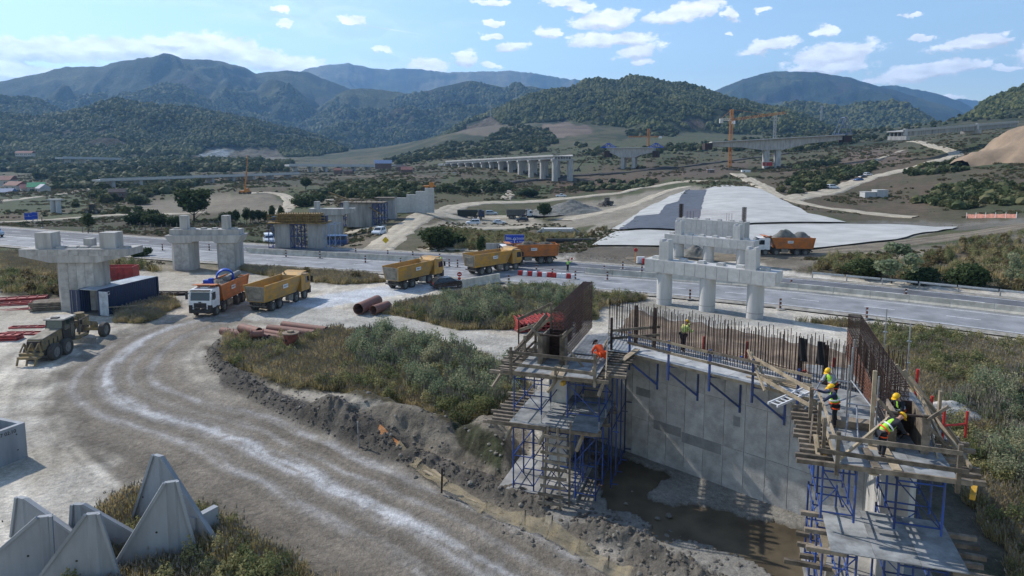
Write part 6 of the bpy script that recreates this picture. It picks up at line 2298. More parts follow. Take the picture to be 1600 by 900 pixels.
# clutter on the fill
k = 0
for (x, y, l, a, nm) in ((2.5, 4.6, 3.6, .1, 'long weathered plank lying on the fill behind the left starter bars'), (5.4, 5.2, 3.0, -.2, 'plank lying on the fill behind the worker'),
       (8.2, 4.3, 3.8, .05, 'plank lying across the fill behind the middle starter bars'), (10.6, 5.0, 3.2, .15, 'plank on the fill right of the hanging cloth'),
       (4.0, 3.9, 2.4, .6, 'short slanted plank on the fill'), (12.0, 3.8, 4.2, -.03, 'pale plank against the right end of the starter bars')):
 o = MB().box((0, 0, 0), (l, .16, .06)).build('plank', WOOD_L if k % 2 else WOOD)
 o.location = on_wall(x, y, 5.86); o.rotation_euler = (0, .02, aw + a); tag(o, nm, 'plank'); k += 1
k = 0
for (x, y, h) in ((2.2, 4.6, 1.1), (4.6, 4.9, 1.2), (9.2, 4.8, 1.3), (13.0, 4.3, 1.7), (11.4, 4.9, 1.1)):
 o = MB().cyl((0, 0, 0), (.05, 0, h), .07, n=8).box((0, 0, .02), (.3, .3, .04)).build('steel_prop', RED, smooth=40)
 o.location = on_wall(x, y, 5.6)
 tag(o, ['leftmost red steel prop on the fill', 'second red steel prop, behind the worker on the walkway', 'red prop behind the plate strips', 'tall red prop at the right end of the starter bars', 'short red prop left of the tall one'][k], 'prop'); k += 1
o = MB().bar((-1, 0, .1), (1, .2, .35), .1).bar((-.8, .3, .1), (.9, -.3, .2), .1).bar((-.2, -.5, .1), (.1, .6, .3), .1).bar((.6, 0, .3), (.9, 0, .0), .1).build('bracket', BLUEP)
o.location = on_wall(4.6, 3.7, 5.8); o.rotation_euler = (0, 0, aw); tag(o, 'blue steel bracket lying behind the worker on the walkway', 'bracket')
for (x, nm) in ((8.9, 'black rag hanging on the starter bars, left one'), (9.7, 'black rag hanging on the starter bars, right one')):
 b = MB().grid(lambda u, v: ((u - .5) * .45 * (1 - .3 * v), .05 * math.sin(u * 9 + v * 4), 1.1 * v), 6, 8)
 o = b.build('rag', mat('black_cloth', (.018, .018, .02), .95, .2, 4), smooth=80); o.location = on_wall(x, FACE + .85, ZT + 1.05); o.rotation_euler = (0, 0, aw); tag(o, nm, 'rag')
o = MB()
for i in range(5):
 o.bar((i * .5, 0, .12), (i * .5 + .4, .1, .3), .12)
o = o.bar((0, 0, .1), (2.6, 0, .1), .06).build('barrier', RED); o.location = on_wall(7.6, 4.5, 5.7); o.rotation_euler = (0, 0, aw + .1); tag(o, 'low red steel barrier lying on the fill', 'barrier')

# ---------------- walkway on triangular brackets along the back wall
wk = thing('walkway', 'plywood walkway on blue triangular brackets along the inner face of the back wall', 'walkway', (A0.x, A0.y, 0), aw)
xe = 9.9
sheet = MB().box((0, 0, 0), (2.44, 1.2, .03)).mesh('plywood_sheet', mat('pale_plywood', (.40, .41, .41), .8, .2, 1.5, .2, rnd=.1))
for i in range(5):
 link('plywood_sheet', sheet, wk, loc=(-.4 + 1.24 + i * 2.46 - .9, .38, DK - .02 + (i % 2) * .004), rot=(0, 0, random.uniform(-.012, .012)))
MB().bar((-1.2, -.12, DK - .1), (xe + .4, -.12, DK - .1), .1, .16).build('edge_beam', WOOD_L, wk)
MB().bar((-1.2, .6, DK - .1), (xe + .4, .6, DK - .1), .1, .12).build('edge_beam', WOOD, wk)
for x in (.5, 2.9, 5.2, 7.4, 9.5):
 k_ = MB()
 k_.bar((x, -.2, DK - .95), (x, -.2, DK + 1.15), .09)
 o = k_.build('bracket_post', BLUE, wk)
 MB().bar((x, -.22, DK - .2), (x + 1.1, FACE, DK - .35), .08).build('bracket_arm', BLUE, o)
 MB().bar((x, -.2, DK - .5), (x + 1.15, FACE - .06, DK - 1.75), .09).build('bracket_strut', BLUE, o)
 MB().bar((x + 1.15, FACE - .06, DK - .6), (x + 1.15, FACE - .06, DK - 2.0), .08).build('bracket_leg', BLUE, o)
for z in (.5, 1.02):
 for i in range(4):
  MB().bar((.4 + i * 2.35, -.26, DK + z + random.uniform(-.05, .05)), (.4 + (i + 1) * 2.35 + .3, -.26, DK + z + random.uniform(-.06, .05)), .035, .13).build('handrail', WOOD_L if i % 2 else WOOD, wk)
for (x, z, l) in ((6.8, .05, 2.4), (7.4, .1, 2.2), (7.1, .15, 2.6)):
 MB().bar((x, .35 + z, DK + z), (x + l, .3 + z * 2, DK + z), .12, .04).build('loose_plank', WOOD_L, wk)
MB().add([(-1.9, -1.15, 0), (.5, -.15, 0), (.3, .85, 0), (-1.7, .9, 0), (-1.9, -1.15, .03), (.5, -.15, .03), (.3, .85, .03), (-1.7, .9, .03)],
   [(0, 3, 2, 1), (4, 5, 6, 7), (0, 1, 5, 4), (1, 2, 6, 5), (2, 3, 7, 6), (3, 0, 4, 7)], Matrix.Translation((0, 0, DK - .06))).build('corner_sheet', PLY, wk)

# ---------------- timber platforms over blue scaffolding
_jst = {}


def stick(parent, a, b, w=.14, h=.1, m=None, name='joist'):
 return MB().bar(a, b, w, h).build(name, m or WOOD, parent)


def wing_platform(label_t, label_s, O, cfg):
 t = thing('work_platform', label_t, 'work platform', (O.x, O.y, 0), TH)
 for (r0, r1, u0, u1, z, nr, nu) in cfg['sheets']:
  w, d = (r1 - r0) / nr, (u1 - u0) / nu
  me = MB().box((0, 0, 0), (w - .012, d - .012, .03)).mesh('plywood_sheet', PLY)
  for i in range(nr):
   for j in range(nu):
    link('plywood_sheet', me, t, loc=(r0 + (i + .5) * w, u0 + (j + .5) * d, z + random.uniform(0, .006)))
 for (ra, rb, u0, u1, z, n, jr) in cfg['joists']:
  for i in range(n):
   u = u0 + (u1 - u0) * i / max(n - 1, 1)
   a, b = ra + random.uniform(-jr, jr), rb + random.uniform(-jr, jr)
   stick(t, (a, u, z), (b, u + random.uniform(-.05, .05), z), .15, .15)
 for (a, b, w, h, m, nm) in cfg['sticks']:
  stick(t, a, b, w, h, m, nm)
 return t


zt_ = DK
left_cfg = dict(
 sheets=[(-1.95, .0, -3.1, -.1, zt_, 2, 1), (.25, 2.1, -3.1, .6, zt_, 1, 2), (.12, 1.55, .65, 4.6, zt_ + .05, 1, 2), (-2.1, 2.3, -3.35, 1.3, 3.9, 3, 1)],
 joists=[(-3.0, 2.5, -3.0, -1.4, zt_ - .12, 5, .25), (.3, 3.25, -1.9, 2.6, zt_ - .12, 11, .15), (-3.1, -1.0, -1.2, 1.2, zt_ - .12, 6, .3), (-3.3, 2.4, -3.3, 1.3, 3.78, 11, .3)],
 sticks=[((-2.6, -3.16, zt_ - .02), (2.75, -3.16, zt_ - .02), .08, .16, WOOD, 'fascia_board'), ((-3.2, -3.42, 3.86), (2.5, -3.42, 3.86), .08, .16, WOOD, 'fascia_board'),
   ((-2.05, -3.25, zt_ + .42), (2.2, -3.25, zt_ + .36), .05, .16, WOOD, 'handrail'), ((-2.2, -3.25, zt_ + 1.02), (2.15, -3.25, zt_ + .95), .05, .16, WOOD, 'handrail'),
   ((-2.05, -3.2, zt_ - .3), (-2.05, -3.2, zt_ + 1.25), .12, .12, WOOD, 'rail_post'), ((2.1, -3.2, zt_ - .3), (2.1, -3.2, zt_ + 1.3), .13, .13, WOOD, 'rail_post'),
   ((.2, -3.2, zt_ - .2), (.2, -3.2, zt_ + .5), .1, .1, WOOD, 'rail_post'),
   ((-2.0, -3.0, zt_ + .9), (-2.0, .9, zt_ + 1.1), .05, .14, WOOD, 'handrail'), ((-2.0, -3.0, zt_ + .45), (-2.0, .9, zt_ + .5), .05, .14, WOOD, 'handrail'),
   ((-2.0, .9, zt_ - .2), (-2.0, .9, zt_ + 1.5), .12, .12, WOOD, 'rail_post'), ((-2.0, -1.1, zt_ - .2), (-2.0, -1.1, zt_ + 1.3), .12, .12, WOOD, 'rail_post'),
   ((-2.9, -1.0, zt_), (-1.1, -.3, zt_ + 2.3), .12, .12, WOOD, 'raking_shore'), ((-2.9, .2, zt_), (-1.15, .2, zt_ + 2.1), .12, .12, WOOD, 'raking_shore'),
   ((-2.9, 1.2, zt_), (-1.15, 1.2, zt_ + 1.9), .12, .12, WOOD_L, 'raking_shore'), ((-3.0, .9, zt_ + 1.6), (-1.2, 1.6, zt_ + 2.5), .05, .16, WOOD, 'brace_board'),
   ((-3.1, 1.0, zt_ + .9), (-1.2, 1.7, zt_ + 1.6), .05, .16, WOOD_L, 'brace_board'), ((-3.0, 1.0, zt_ - .6), (-3.0, 1.0, zt_ + 1.7), .06, .06, REBAR_D, 'rail_post'),
   ((2.55, -2.9, zt_ + .02), (1.75, 2.1, zt_ + .9), .06, .16, WOOD_L, 'handrail'), ((1.75, -2.6, zt_ + .05), (1.65, 2.2, zt_ + .45), .06, .14, WOOD_L, 'handrail'),
   ((1.9, 2.3, zt_ - .3), (1.9, 2.3, zt_ + 1.75), .12, .12, REBAR_D, 'rail_post'), ((1.9, 2.3, zt_ + .6), (4.4, 3.3, zt_ + .75), .05, .14, WOOD, 'handrail'),
   ((1.9, 2.4, zt_ + 1.0), (4.3, 4.1, zt_ + 1.0), .05, .14, WOOD, 'handrail'), ((2.8, .4, zt_), (3.3, 2.4, zt_ + .1), .3, .05, WOOD_L, 'loose_plank'),
   ((.1, -3.35, zt_ + .06), (-.05, -1.5, zt_ + .06), .3, .05, WOOD_L, 'loose_plank'), ((.45, -3.35, zt_ + .06), (.3, -1.5, zt_ + .06), .3, .05, WOOD_L, 'loose_plank'),
   ((-.9, .06, zt_ + .0), (-.9, .06, zt_ + 2.8), .1, .1, WOOD, 'cage_post'),
   ((-2.6, -3.1, zt_ - .2), (-2.9, -3.5, zt_ - .75), .1, .14, WOOD, 'strut'), ((-.1, -3.5, zt_ - .7), (.25, -2.9, zt_ - .1), .1, .16, WOOD_L, 'strut'),
   ((2.3, -3.3, zt_ - .7), (2.45, -2.9, zt_ - .15), .1, .16, WOOD_L, 'strut'), ((-.5, -3.6, 3.1), (-.2, -3.0, 3.75), .12, .16, WOOD_L, 'strut'),
   ((1.35, -3.6, 3.0), (1.6, -3.0, 3.75), .12, .16, WOOD_L, 'strut'), ((-2.2, -3.5, 3.1), (-2.0, -3.0, 3.75), .12, .16, WOOD_L, 'strut'),
   ((.5, -3.15, zt_ - .35), (.9, -2.2, zt_ - .1), .16, .2, mat('yellow_formwork_beam', (.55, .33, .05), .6, .2, 3), 'formwork_beam')],
)
tl_ = wing_platform('two-level timber work platform around the end of the left wing wall', '', L0, left_cfg)


def form_box(parent, r0, r1, u0, u1, z, h, m=WOOD):
 """open timber box around the free end of a wing wall, its boards leaning out"""
 g = MB().box((r0, (u0 + u1) / 2, z + h / 2), (.06, u1 - u0, h)).build('form_board', m, parent)
 MB().box((r1, (u0 + u1) / 2, z + h / 2), (.06, u1 - u0, h)).build('form_board', m, parent)
 MB().box(((r0 + r1) / 2, u1, z + h / 2), (r1 - r0, .05, h)).build('form_board', REBAR_D, parent)  # dark panel across the back stands in for the box's dark inside
 for r in (r0 - .1, r1 + .1):
  stick(parent, (r, u0 - .04, z - .1), (r, u0 - .04, z + h + .1), .26, .06, m, 'form_plank')
 for s, r in ((-1, r0 - .12), (1, r1 + .12)):
  stick(parent, (r, u0 - .1, z + h - .05), (r + s * .55, u0 - .25, z + h + .55), .14, .1, m, 'form_strut')
  stick(parent, (r + s * 1.0, u0 + .2, z), (r, u0, z + h * .8), .1, .1, m, 'form_strut')
 stick(parent, (r0 - .3, u0 - .02, z + h), (r1 + .3, u0 - .02, z + h + .02), .1, .06, REBAR_D, 'top_strap')


form_box(tl_, -.95, -.0, -1.5, -.15, DK + .02, 1.5)
# scaffolding
sc = thing('scaffolding', 'blue tube scaffolding in two lifts carrying the left work platform', 'scaffolding', (L0.x, L0.y, 0), TH)
GREY_T = STEEL
for (x0, x1, y0, y1, nx, ny) in ((-1.95, -.55, -3.0, .5, 2, 3), (.75, 2.3, -3.0, .5, 2, 3)):
 blue_frames(sc, x0, x1, y0, y1, 4.35, DK - .2, nx, ny, lift=1.3)
 jm = MB().cyl((0, 0, 3.92), (0, 0, 4.4), .022, n=6).box((0, 0, 3.925), (.16, .16, .012)).mesh('jack_leg', STEEL)
 for x in (x0, x1):
  for y in (y0, (y0 + y1) / 2, y1):
   link('jack_leg', jm, sc, loc=(x, y, 0))
for (x0, x1, y0, y1, nx, ny) in ((-1.95, -.9, -3.1, .3, 2, 3), (-.3, .9, -3.1, -.6, 2, 2), (1.2, 2.2, -3.1, .3, 2, 3)):
 blue_frames(sc, x0, x1, y0, y1, .42, 3.72, nx, ny, lift=1.5)
blue_frames(sc, 2.65, 3.0, -1.5, 2.8, .35, DK - .2, 1, 4, lift=2.2, braces=False)
# ladder of rough timber
ld = thing('timber_ladder', 'rough timber ladder leaning from the ground to the lower left platform', 'ladder', (L0.x, L0.y, 0), TH)
for s in (-.42, .42):
 MB().bar((.35 + s, -4.3, .35), (.15 + s * .55, -3.45, 4.0), .1, .14).build('stile', WOOD, ld)
for i in range(9):
 f = (i + .6) / 9.6
 MB().bar((.35 - .62 + random.uniform(-.15, .1), -4.38 + .85 * f, .35 + 3.6 * f), (.35 + .6 + random.uniform(-.1, .1), -4.38 + .85 * f, .35 + 3.6 * f + random.uniform(-.06, .06)), .05, .14).build('rung', WOOD, ld)
o = MB().cyl((0, 0, 0), (.05, .3, 4.0), .05, n=8).build('timber_post', WOOD); o.location = Lp(1.1, -3.9, .35); tag(o, 'dark round timber post standing beside the rough ladder', 'post')

# right side
YB = mat('yellow_formwork_beam', (.55, .33, .05), .6, .2, 3)
right_cfg = dict(
 sheets=[(.05, 3.75, -8.3, -4.9, zt_, 3, 2), (.1, 2.15, -4.85, 3.4, zt_ + .01, 1, 4), (3.3, 4.3, -4.85, .5, zt_, 1, 2), (-.1, 3.9, -9.6, -6.4, 3.9, 3, 1)],
 joists=[(-1.05, 1.0, -8.15, -2.6, zt_ - .12, 13, .12), (3.0, 4.75, -8.1, -1.5, zt_ - .12, 13, .3), (3.6, 4.6, -9.4, -7.0, 3.78, 5, .2), (-.9, .3, -9.4, -7.0, 3.78, 3, .2), (-.8, -.2, -7.2, -5.6, 2.2, 3, .1), (-1.5, .2, -8.4, -8.35, 2.6, 1, .1), (-.8, .1, -8.1, -8.05, 1.3, 1, .1)],
 sticks=[((-.3, -8.42, zt_ - .02), (4.1, -8.42, zt_ - .02), .08, .17, WOOD, 'fascia_board'),
   ((-.55, -8.48, zt_ + .48), (3.95, -8.55, zt_ + .40), .05, .15, WOOD, 'handrail'), ((-.2, -8.48, zt_ + 1.02), (3.75, -8.5, zt_ + .98), .05, .15, WOOD, 'handrail'),
   ((.1, -8.42, zt_ - .35), (.1, -8.42, zt_ + 1.2), .13, .13, WOOD, 'rail_post'), ((3.7, -8.42, zt_ - .4), (3.7, -8.42, zt_ + 1.25), .13, .13, WOOD, 'rail_post'),
   ((.0, -8.3, zt_ + .95), (-.1, -4.0, zt_ + 1.1), .06, .15, WOOD_L, 'handrail'), ((.0, -8.3, zt_ + .35), (-.1, -4.0, zt_ + .5), .06, .15, WOOD_L, 'handrail'),
   ((-.2, -7.2, zt_ - .3), (-.2, -7.2, zt_ + 1.2), .12, .12, WOOD, 'rail_post'), ((-.2, -5.6, zt_ - .3), (-.2, -5.6, zt_ + 1.2), .12, .12, WOOD, 'rail_post'),
   ((-.35, -4.0, zt_ - .3), (-.35, -4.0, zt_ + 1.25), .14, .14, WOOD, 'rail_post'),
   ((-.35, -4.0, zt_ + 1.1), (-2.55, .3, zt_ + 1.05), .06, .15, WOOD_L, 'handrail'), ((-.35, -4.0, zt_ + .45), (-2.3, -.5, zt_ + .4), .06, .15, WOOD_L, 'handrail'),
   ((-1.75, -.9, zt_), (-2.6, .6, zt_ + 1.2), .08, .1, WOOD_L, 'handrail'), ((-2.0, -1.3, zt_), (-2.75, .5, zt_ + 1.3), .08, .12, WOOD_L, 'handrail'),
   ((-.6, -6.6, zt_ - .1), (-.4, -5.3, zt_ + .55), .06, .14, WOOD, 'brace_board'), ((-.5, -7.4, zt_ + .6), (-.35, -7.6, zt_ - .35), .05, .22, WOOD_L, 'brace_board'),
   ((.15, -8.2, zt_ + .08), (1.9, -6.9, zt_ + 1.35), .08, .1, WOOD_L, 'raking_shore'), ((1.25, -8.35, zt_ - .2), (1.55, -6.2, zt_ + .05), .3, .05, WOOD_L, 'loose_plank'),
   ((1.95, -8.4, zt_ + .07), (1.85, -6.4, zt_ + .07), .28, .05, WOOD_L, 'loose_plank'), ((1.35, -8.4, zt_ + .07), (1.2, -6.8, zt_ + .07), .25, .05, WOOD, 'loose_plank'),
   ((1.45, -6.4, zt_), (1.45, -6.4, zt_ + 2.85), .13, .09, WOOD_L, 'upright_plank'),
   ((4.6, -5.0, zt_), (3.05, -4.2, zt_ + 2.1), .1, .12, WOOD_L, 'raking_shore'), ((4.5, -3.2, zt_), (3.1, -3.0, zt_ + 2.0), .1, .12, WOOD_L, 'raking_shore'),
   ((4.5, -1.6, zt_), (3.1, -1.6, zt_ + 1.8), .1, .12, WOOD_L, 'raking_shore'), ((3.9, -6.5, zt_ + .1), (3.3, -4.0, zt_ + 1.7), .08, .14, WOOD_L, 'brace_board'),
   ((4.4, -7.2, zt_), (3.6, -4.6, zt_ + 1.1), .08, .14, WOOD_L, 'brace_board'), ((3.5, -6.8, zt_), (4.0, -2.5, zt_ + .6), .06, .14, WOOD_L, 'brace_board'),
   ((3.9, -5.0, zt_ + .05), (3.9, -5.0, zt_ + 1.9), .09, .2, WOOD_L, 'upright_plank'),
   ((-.15, -7.6, zt_ - .25), (-.15, -3.0, zt_ - .25), .12, .2, YB, 'formwork_beam'), ((4.2, -8.2, zt_ - .6), (4.5, -7.4, zt_ - .35), .16, .2, YB, 'formwork_beam'),
   ((-.2, -7.4, .9), (.25, -6.2, 3.4), .3, .05, WOOD_L, 'loose_plank'), ((.0, -8.0, .5), (.3, -7.2, 1.9), .3, .05, WOOD_L, 'loose_plank')],
)
tr2 = wing_platform('timber work platform at the end of the right wing wall with four workers on it', '', R0, right_cfg)
form_box(tr2, 2.2, 3.05, -6.5, -4.9, DK + .02, 1.35)
MB().box((1.0, -4.7, zt_ + .17), (1.4, .5, .3)).build('timber_block', WOOD, tr2)
sc = thing('scaffolding', 'blue tube scaffolding under the right work platform', 'scaffolding', (R0.x, R0.y, 0), TH)
for (x0, x1, y0, y1, nx, ny) in ((-.3, .75, -8.2, -4.2, 2, 4), (2.0, 3.4, -8.2, -5.2, 2, 3)):
 blue_frames(sc, x0, x1, y0, y1, 4.3, DK - .2, nx, ny, lift=1.3)
 blue_frames(sc, x0, x1, y0 - 1.0, y1, .42, 3.75, nx, ny, lift=1.5)
tm = thing('tube_guardrail', 'grey steel tube guardrail between the workers and the right cage', 'guardrail', (R0.x, R0.y, 0), TH)
for (r, u, h) in ((.95, -4.1, 2.3), (1.3, -2.4, 2.6), (2.0, -4.2, 2.0), (1.75, .2, 2.3)):
 MB().cyl((r, u, zt_ + .02), (r, u, zt_ + h), .035, n=7).build('tube_post', STEEL, tm)
for a, b in (((.95, -4.1, zt_ + .75), (2.0, -4.2, zt_ + .75)), ((1.3, -2.4, zt_ + 1.2), (2.0, -4.2, zt_ + .5)), ((.5, -2.3, zt_ + 1.1), (1.4, -2.4, zt_ + 1.1)), ((1.3, -4.1, zt_ + .7), (1.1, -6.0, zt_ + .1)), ((.9, -4.9, zt_ + .6), (.6, -6.3, zt_ + .1))):
 MB().cyl(a, b, .03, n=7).build('tube_rail', STEEL, tm)
tm = thing('tube_mast', 'two thin grey steel tubes standing up beyond the right cage', 'steel tube', (R0.x, R0.y, 0), TH)
for (r, u, h) in ((3.4, 2.5, 3.3), (4.1, 1.0, 3.0)):
 p = MB().cyl((r, u, zt_ - 2), (r, u, zt_ + h), .03, n=7).build('tube_post', STEEL, tm)
 for z in (1.2, 2.2):
  MB().box((r, u, zt_ + z), (.18, .1, .05)).build('coupler', STEEL, p)
t = thing('aluminium_ladder', 'white painted ladder lying on the deck at the corner by the workers', 'ladder', Rp(-.9, -2.4, zt_ + .1), TH + .9)
for y in (-.22, .22):
 MB().bar((-1.4, y, .05), (1.4, y, .25), .05, .1).build('stile', WHITE, t)
for i in range(9):
 MB().bar((-1.25 + i * .31, -.22, .07 + i * .02), (-1.25 + i * .31, .22, .07 + i * .02), .04).build('rung', WHITE, t)
o = MB().cyl((0, 0, 0), (0, 0, 1.3), .05, n=8).cyl((0, 0, .6), (.9, .1, .62), .045, n=8).cyl((.9, .1, .1), (.9, .1, 1.1), .045, n=8).build('steel_prop', RED); o.location = Rp(4.0, -5.3, zt_ + .1); tag(o, 'red steel prop frame outside the near end of the right cage', 'prop')
o = MB().cyl((0, 0, 0), (.1, 0, .9), .06, n=8).build('steel_prop', RED); o.location = Rp(4.1, -2.9, zt_ + .1); tag(o, 'short red prop leaning outside the right cage', 'prop')
o = MB().box((0, 0, .5), (1.5, 1.2, 1.0)).box((0, 0, 1.02), (1.55, 1.25, .06)).build('plastic_crate', mat('light_blue_plastic', (.10, .30, .55), .5, .2, 3)); o.location = P(812, 578, 5.6) + Vector((0, 0, -.6)); o.rotation_euler = (0, 0, .2)
o.location = P(813, 582, 0.0); o.scale = (1, 1, 1); tag(o, 'light blue crate standing on the ground left of the left platform', 'crate')
o = heap('concrete_spill', 'pale broken concrete lumps on the right deck under the cage', 'rubble', Rp(2.0, -5.3, zt_ - .05), .5, 1.3, .5, mat('pink_grey_lumps', (.38, .30, .26), .95, .3, 5, .8), 21)
for i, (px_, py_, s) in enumerate(((1046, 806, .22), (1028, 810, .14), (978, 787, .12), (1150, 868, .12), (988, 768, .08), (1062, 845, .1))):
 o = link('stone', STN[i % 4], loc=P(px_, py_, .3), scale=s); tag(o, ['white lump lying in the shallow brown water', 'small stone left of the white lump', 'stone on the mud near the scaffold foot', 'stone by the right water edge', 'pebble in the dark water', 'stone at the near mud edge'][i], 'stone')
# ------------------------------------------------------------------ lettering
def text(parent, body, size, loc, rot, m, depth=.01, name='lettering'):
 cu = bpy.data.curves.new(name, 'FONT')
 cu.body = body; cu.size = size; cu.extrude = depth; cu.align_x = 'CENTER'; cu.align_y = 'CENTER'
 tmp = bpy.data.objects.new('tmp', cu); COL.objects.link(tmp)
 dg = bpy.context.evaluated_depsgraph_get()
 me = bpy.data.meshes.new_from_object(tmp.evaluated_get(dg))
 bpy.data.objects.remove(tmp)
 me.materials.clear(); me.materials.append(m)
 o = link(name, me, parent, loc=loc, rot=rot)
 return o


PIH = math.pi / 2

# ------------------------------------------------------------------ tipper trucks (local: +x forward, origin on the ground under the middle)
WH = {}


def wheel(parent, x, y, r=.53, w=.32, side=1, twin=False):
 key = (r, w, side)
 if key not in WH:
  t = MB()
  n = 22
  prof = [(-w / 2, r * .62), (-w / 2, r * .93), (-w * .4, r), (w * .4, r), (w / 2, r * .93), (w / 2, r * .62)]
  vs = []
  for (yy, rr) in prof:
   for i in range(n):
    a = 2 * math.pi * i / n
    vs.append((math.cos(a) * rr, yy, math.sin(a) * rr))
  fs = []
  for k in range(len(prof) - 1):
   for i in range(n):
    j = (i + 1) % n
    fs.append((k * n + i, k * n + j, (k + 1) * n + j, (k + 1) * n + i))
  t.add(vs, fs)
  rm = MB().cyl((0, -w * .38, 0), (0, w * .38, 0), r * .63, n=18).cyl((0, -w * .5, 0), (0, w * .5, 0), r * .24, n=10)
  for i in range(8):
   a = i * .785
   rm.cyl((math.cos(a) * r * .4, -w * .42, math.sin(a) * r * .4), (math.cos(a) * r * .4, w * .42, math.sin(a) * r * .4), r * .05, n=5)
  WH[key] = (t.mesh('tyre', TYRE, 40), rm.mesh('rim', RIM, 40))
 ty, rm = WH[key]
 w_ = bpy.data.objects.new('wheel', None); COL.objects.link(w_)
 w_.parent = parent; w_.location = (x, y, r); w_.empty_display_size = .1
 link('tyre', ty, w_); link('rim', rm, w_)
 return w_


def tipper(label, loc, rz, bodym, cabm, load=None, dusty=.0, plate=True, scl=1.0, group='tipper trucks on the site'):
 t = thing('tipper_truck', label, 'tipper truck', loc, rz, group)
 t.scale = (scl,) * 3
 # chassis
 c = MB()
 for y in (-.42, .42):
  c.box((-.3, y, .98), (8.4, .12, .3))
 for x in (-4.3, -2.0, 0, 1.6, 3.6):
  c.box((x, 0, .98), (.16, .84, .22))
 c.build('chassis', CHASSIS, t)
 MB().box((.0, 1.0, .82), (1.1, .5, .55)).build('fuel_tank', DUST, t)
 MB().box((.1, -1.0, .80), (.9, .45, .6)).build('fuel_tank', DUST, t)
 MB().box((-4.55, 0, .72), (.14, 2.3, .16)).box((-4.4, .7, .85), (.3, .1, .3)).box((-4.4, -.7, .85), (.3, .1, .3)).build('rear_bumper', CHASSIS, t)
 for s in (-1, 1):
  for x in (3.15, 1.35):
   wheel(t, x, s * 1.06)
  for x in (-2.05, -3.42):
   wheel(t, x, s * .98, w=.56)
  # mudguards
  for x in (3.15, 1.35):
   g = MB()
   for k in range(7):
    a0, a1 = math.pi * (.06 + k * .125), math.pi * (.06 + (k + 1) * .125)
    g.bar((x + math.cos(a0) * .66, s * 1.06, .53 + math.sin(a0) * .66), (x + math.cos(a1) * .66, s * 1.06, .53 + math.sin(a1) * .66), .36, .04, up=(0, 1, 0))
   g.build('mudguard', BLACK, t)
  MB().box((-3.42 - .68, s * .98, .75), (.03, .5, .55)).build('mud_flap', BLACK, t)
 # cab
 cab = MB().prism_y([(2.45, 1.0), (4.30, 1.0), (4.42, 1.15), (4.42, 1.75), (4.22, 2.78), (4.05, 2.93), (2.6, 2.98), (2.45, 2.85)], -1.17, 1.17)
 o = cab.build('cab', cabm, t)
 MB().add([(4.435, -1.0, 1.83), (4.435, 1.0, 1.83), (4.26, 1.0, 2.66), (4.26, -1.0, 2.66)], [(0, 1, 2, 3)]).build('windscreen', GLASS, o)
 for s in (-1, 1):
  w = MB().prism_y([(3.35, 1.85), (4.22, 1.85), (4.08, 2.62), (3.35, 2.62)], s * 1.172 - .008, s * 1.172 + .008).build('side_window', GLASS, o)
  MB().prism_y([(3.28, 1.1), (4.25, 1.1), (4.25, 1.76), (3.28, 1.76)], s * 1.18 - .008, s * 1.18 + .008).build('door', cabm, o)
  MB().box((4.35, s * 1.42, 2.25), (.12, .24, .62)).bar((4.3, s * 1.17, 2.6), (4.35, s * 1.42, 2.55), .04).bar((4.3, s * 1.17, 1.95), (4.35, s * 1.42, 1.98), .04).build('mirror', BLACK, o)
  MB().box((4.44, s * .86, .92), (.05, .4, .2)).build('headlight', WHITE, t)
  MB().prism_y([(3.9, .55), (4.48, .55), (4.48, 1.35), (4.25, 1.35)], s * 1.0 - .19, s * 1.0 + .19).build('corner_panel', BLACK, t)
 MB().box((4.45, 0, .72), (.14, 2.3, .42)).build('bumper', BLACK if cabm is WHITE else cabm, t)
 MB().box((4.45, 0, 1.32), (.06, 1.3, .5)).box((4.47, 0, 1.22), (.05, 1.1, .06)).box((4.47, 0, 1.38), (.05, 1.1, .06)).build('grille', BLACK, o)
 MB().box((4.47, 0, 1.66), (.04, .28, .1)).build('badge', BLACK, o)
 MB().box((4.28, 0, 2.86), (.34, 2.0, .08)).build('sun_visor', BLACK, o)
 MB().box((3.1, 0, 3.02), (.5, .8, .1)).build('roof_hatch', cabm, o)
 MB().cyl((2.3, .95, 1.0), (2.3, .95, 3.25), .07, n=8).cyl((2.3, .95, 3.2), (2.36, 1.05, 3.35), .07, n=8).build('exhaust', CHASSIS, t)
 # tipping body, open top, sloping front with a hood over the cab
 zb, zt, x0, x1 = 1.25, 2.95, -4.62, 1.62
 yw, yb = 1.24, 1.02
 b = MB()
 T = .07
 for s in (-1, 1):
  b.add([(x0, s * yb, zb), (x1 - .25, s * yb, zb), (x1 + .62, s * yw, zt), (x0 - .25, s * yw, zt),
    (x0, s * (yb - T), zb), (x1 - .25, s * (yb - T), zb), (x1 + .62, s * (yw - T), zt), (x0 - .25, s * (yw - T), zt)],
    [(0, 1, 2, 3), (7, 6, 5, 4), (0, 4, 5, 1), (1, 5, 6, 2), (2, 6, 7, 3), (3, 7, 4, 0)])
 b.add([(x0, -yb, zb), (x1 - .25, -yb, zb), (x1 - .25, yb, zb), (x0, yb, zb), (x0, -yb, zb - .08), (x1 - .25, -yb, zb - .08), (x1 - .25, yb, zb - .08), (x0, yb, zb - .08)],
   [(0, 1, 2, 3), (7, 6, 5, 4), (0, 4, 5, 1), (1, 5, 6, 2), (2, 6, 7, 3), (3, 7, 4, 0)])
 b.add([(x1 - .25, -yb, zb), (x1 - .25, yb, zb), (x1 + .62, yw, zt), (x1 + .62, -yw, zt), (x1 - .32, -yb, zb), (x1 - .32, yb, zb), (x1 + .54, yw, zt), (x1 + .54, -yw, zt)],
   [(0, 3, 2, 1), (4, 5, 6, 7), (0, 1, 5, 4), (1, 2, 6, 5), (2, 3, 7, 6), (3, 0, 4, 7)])
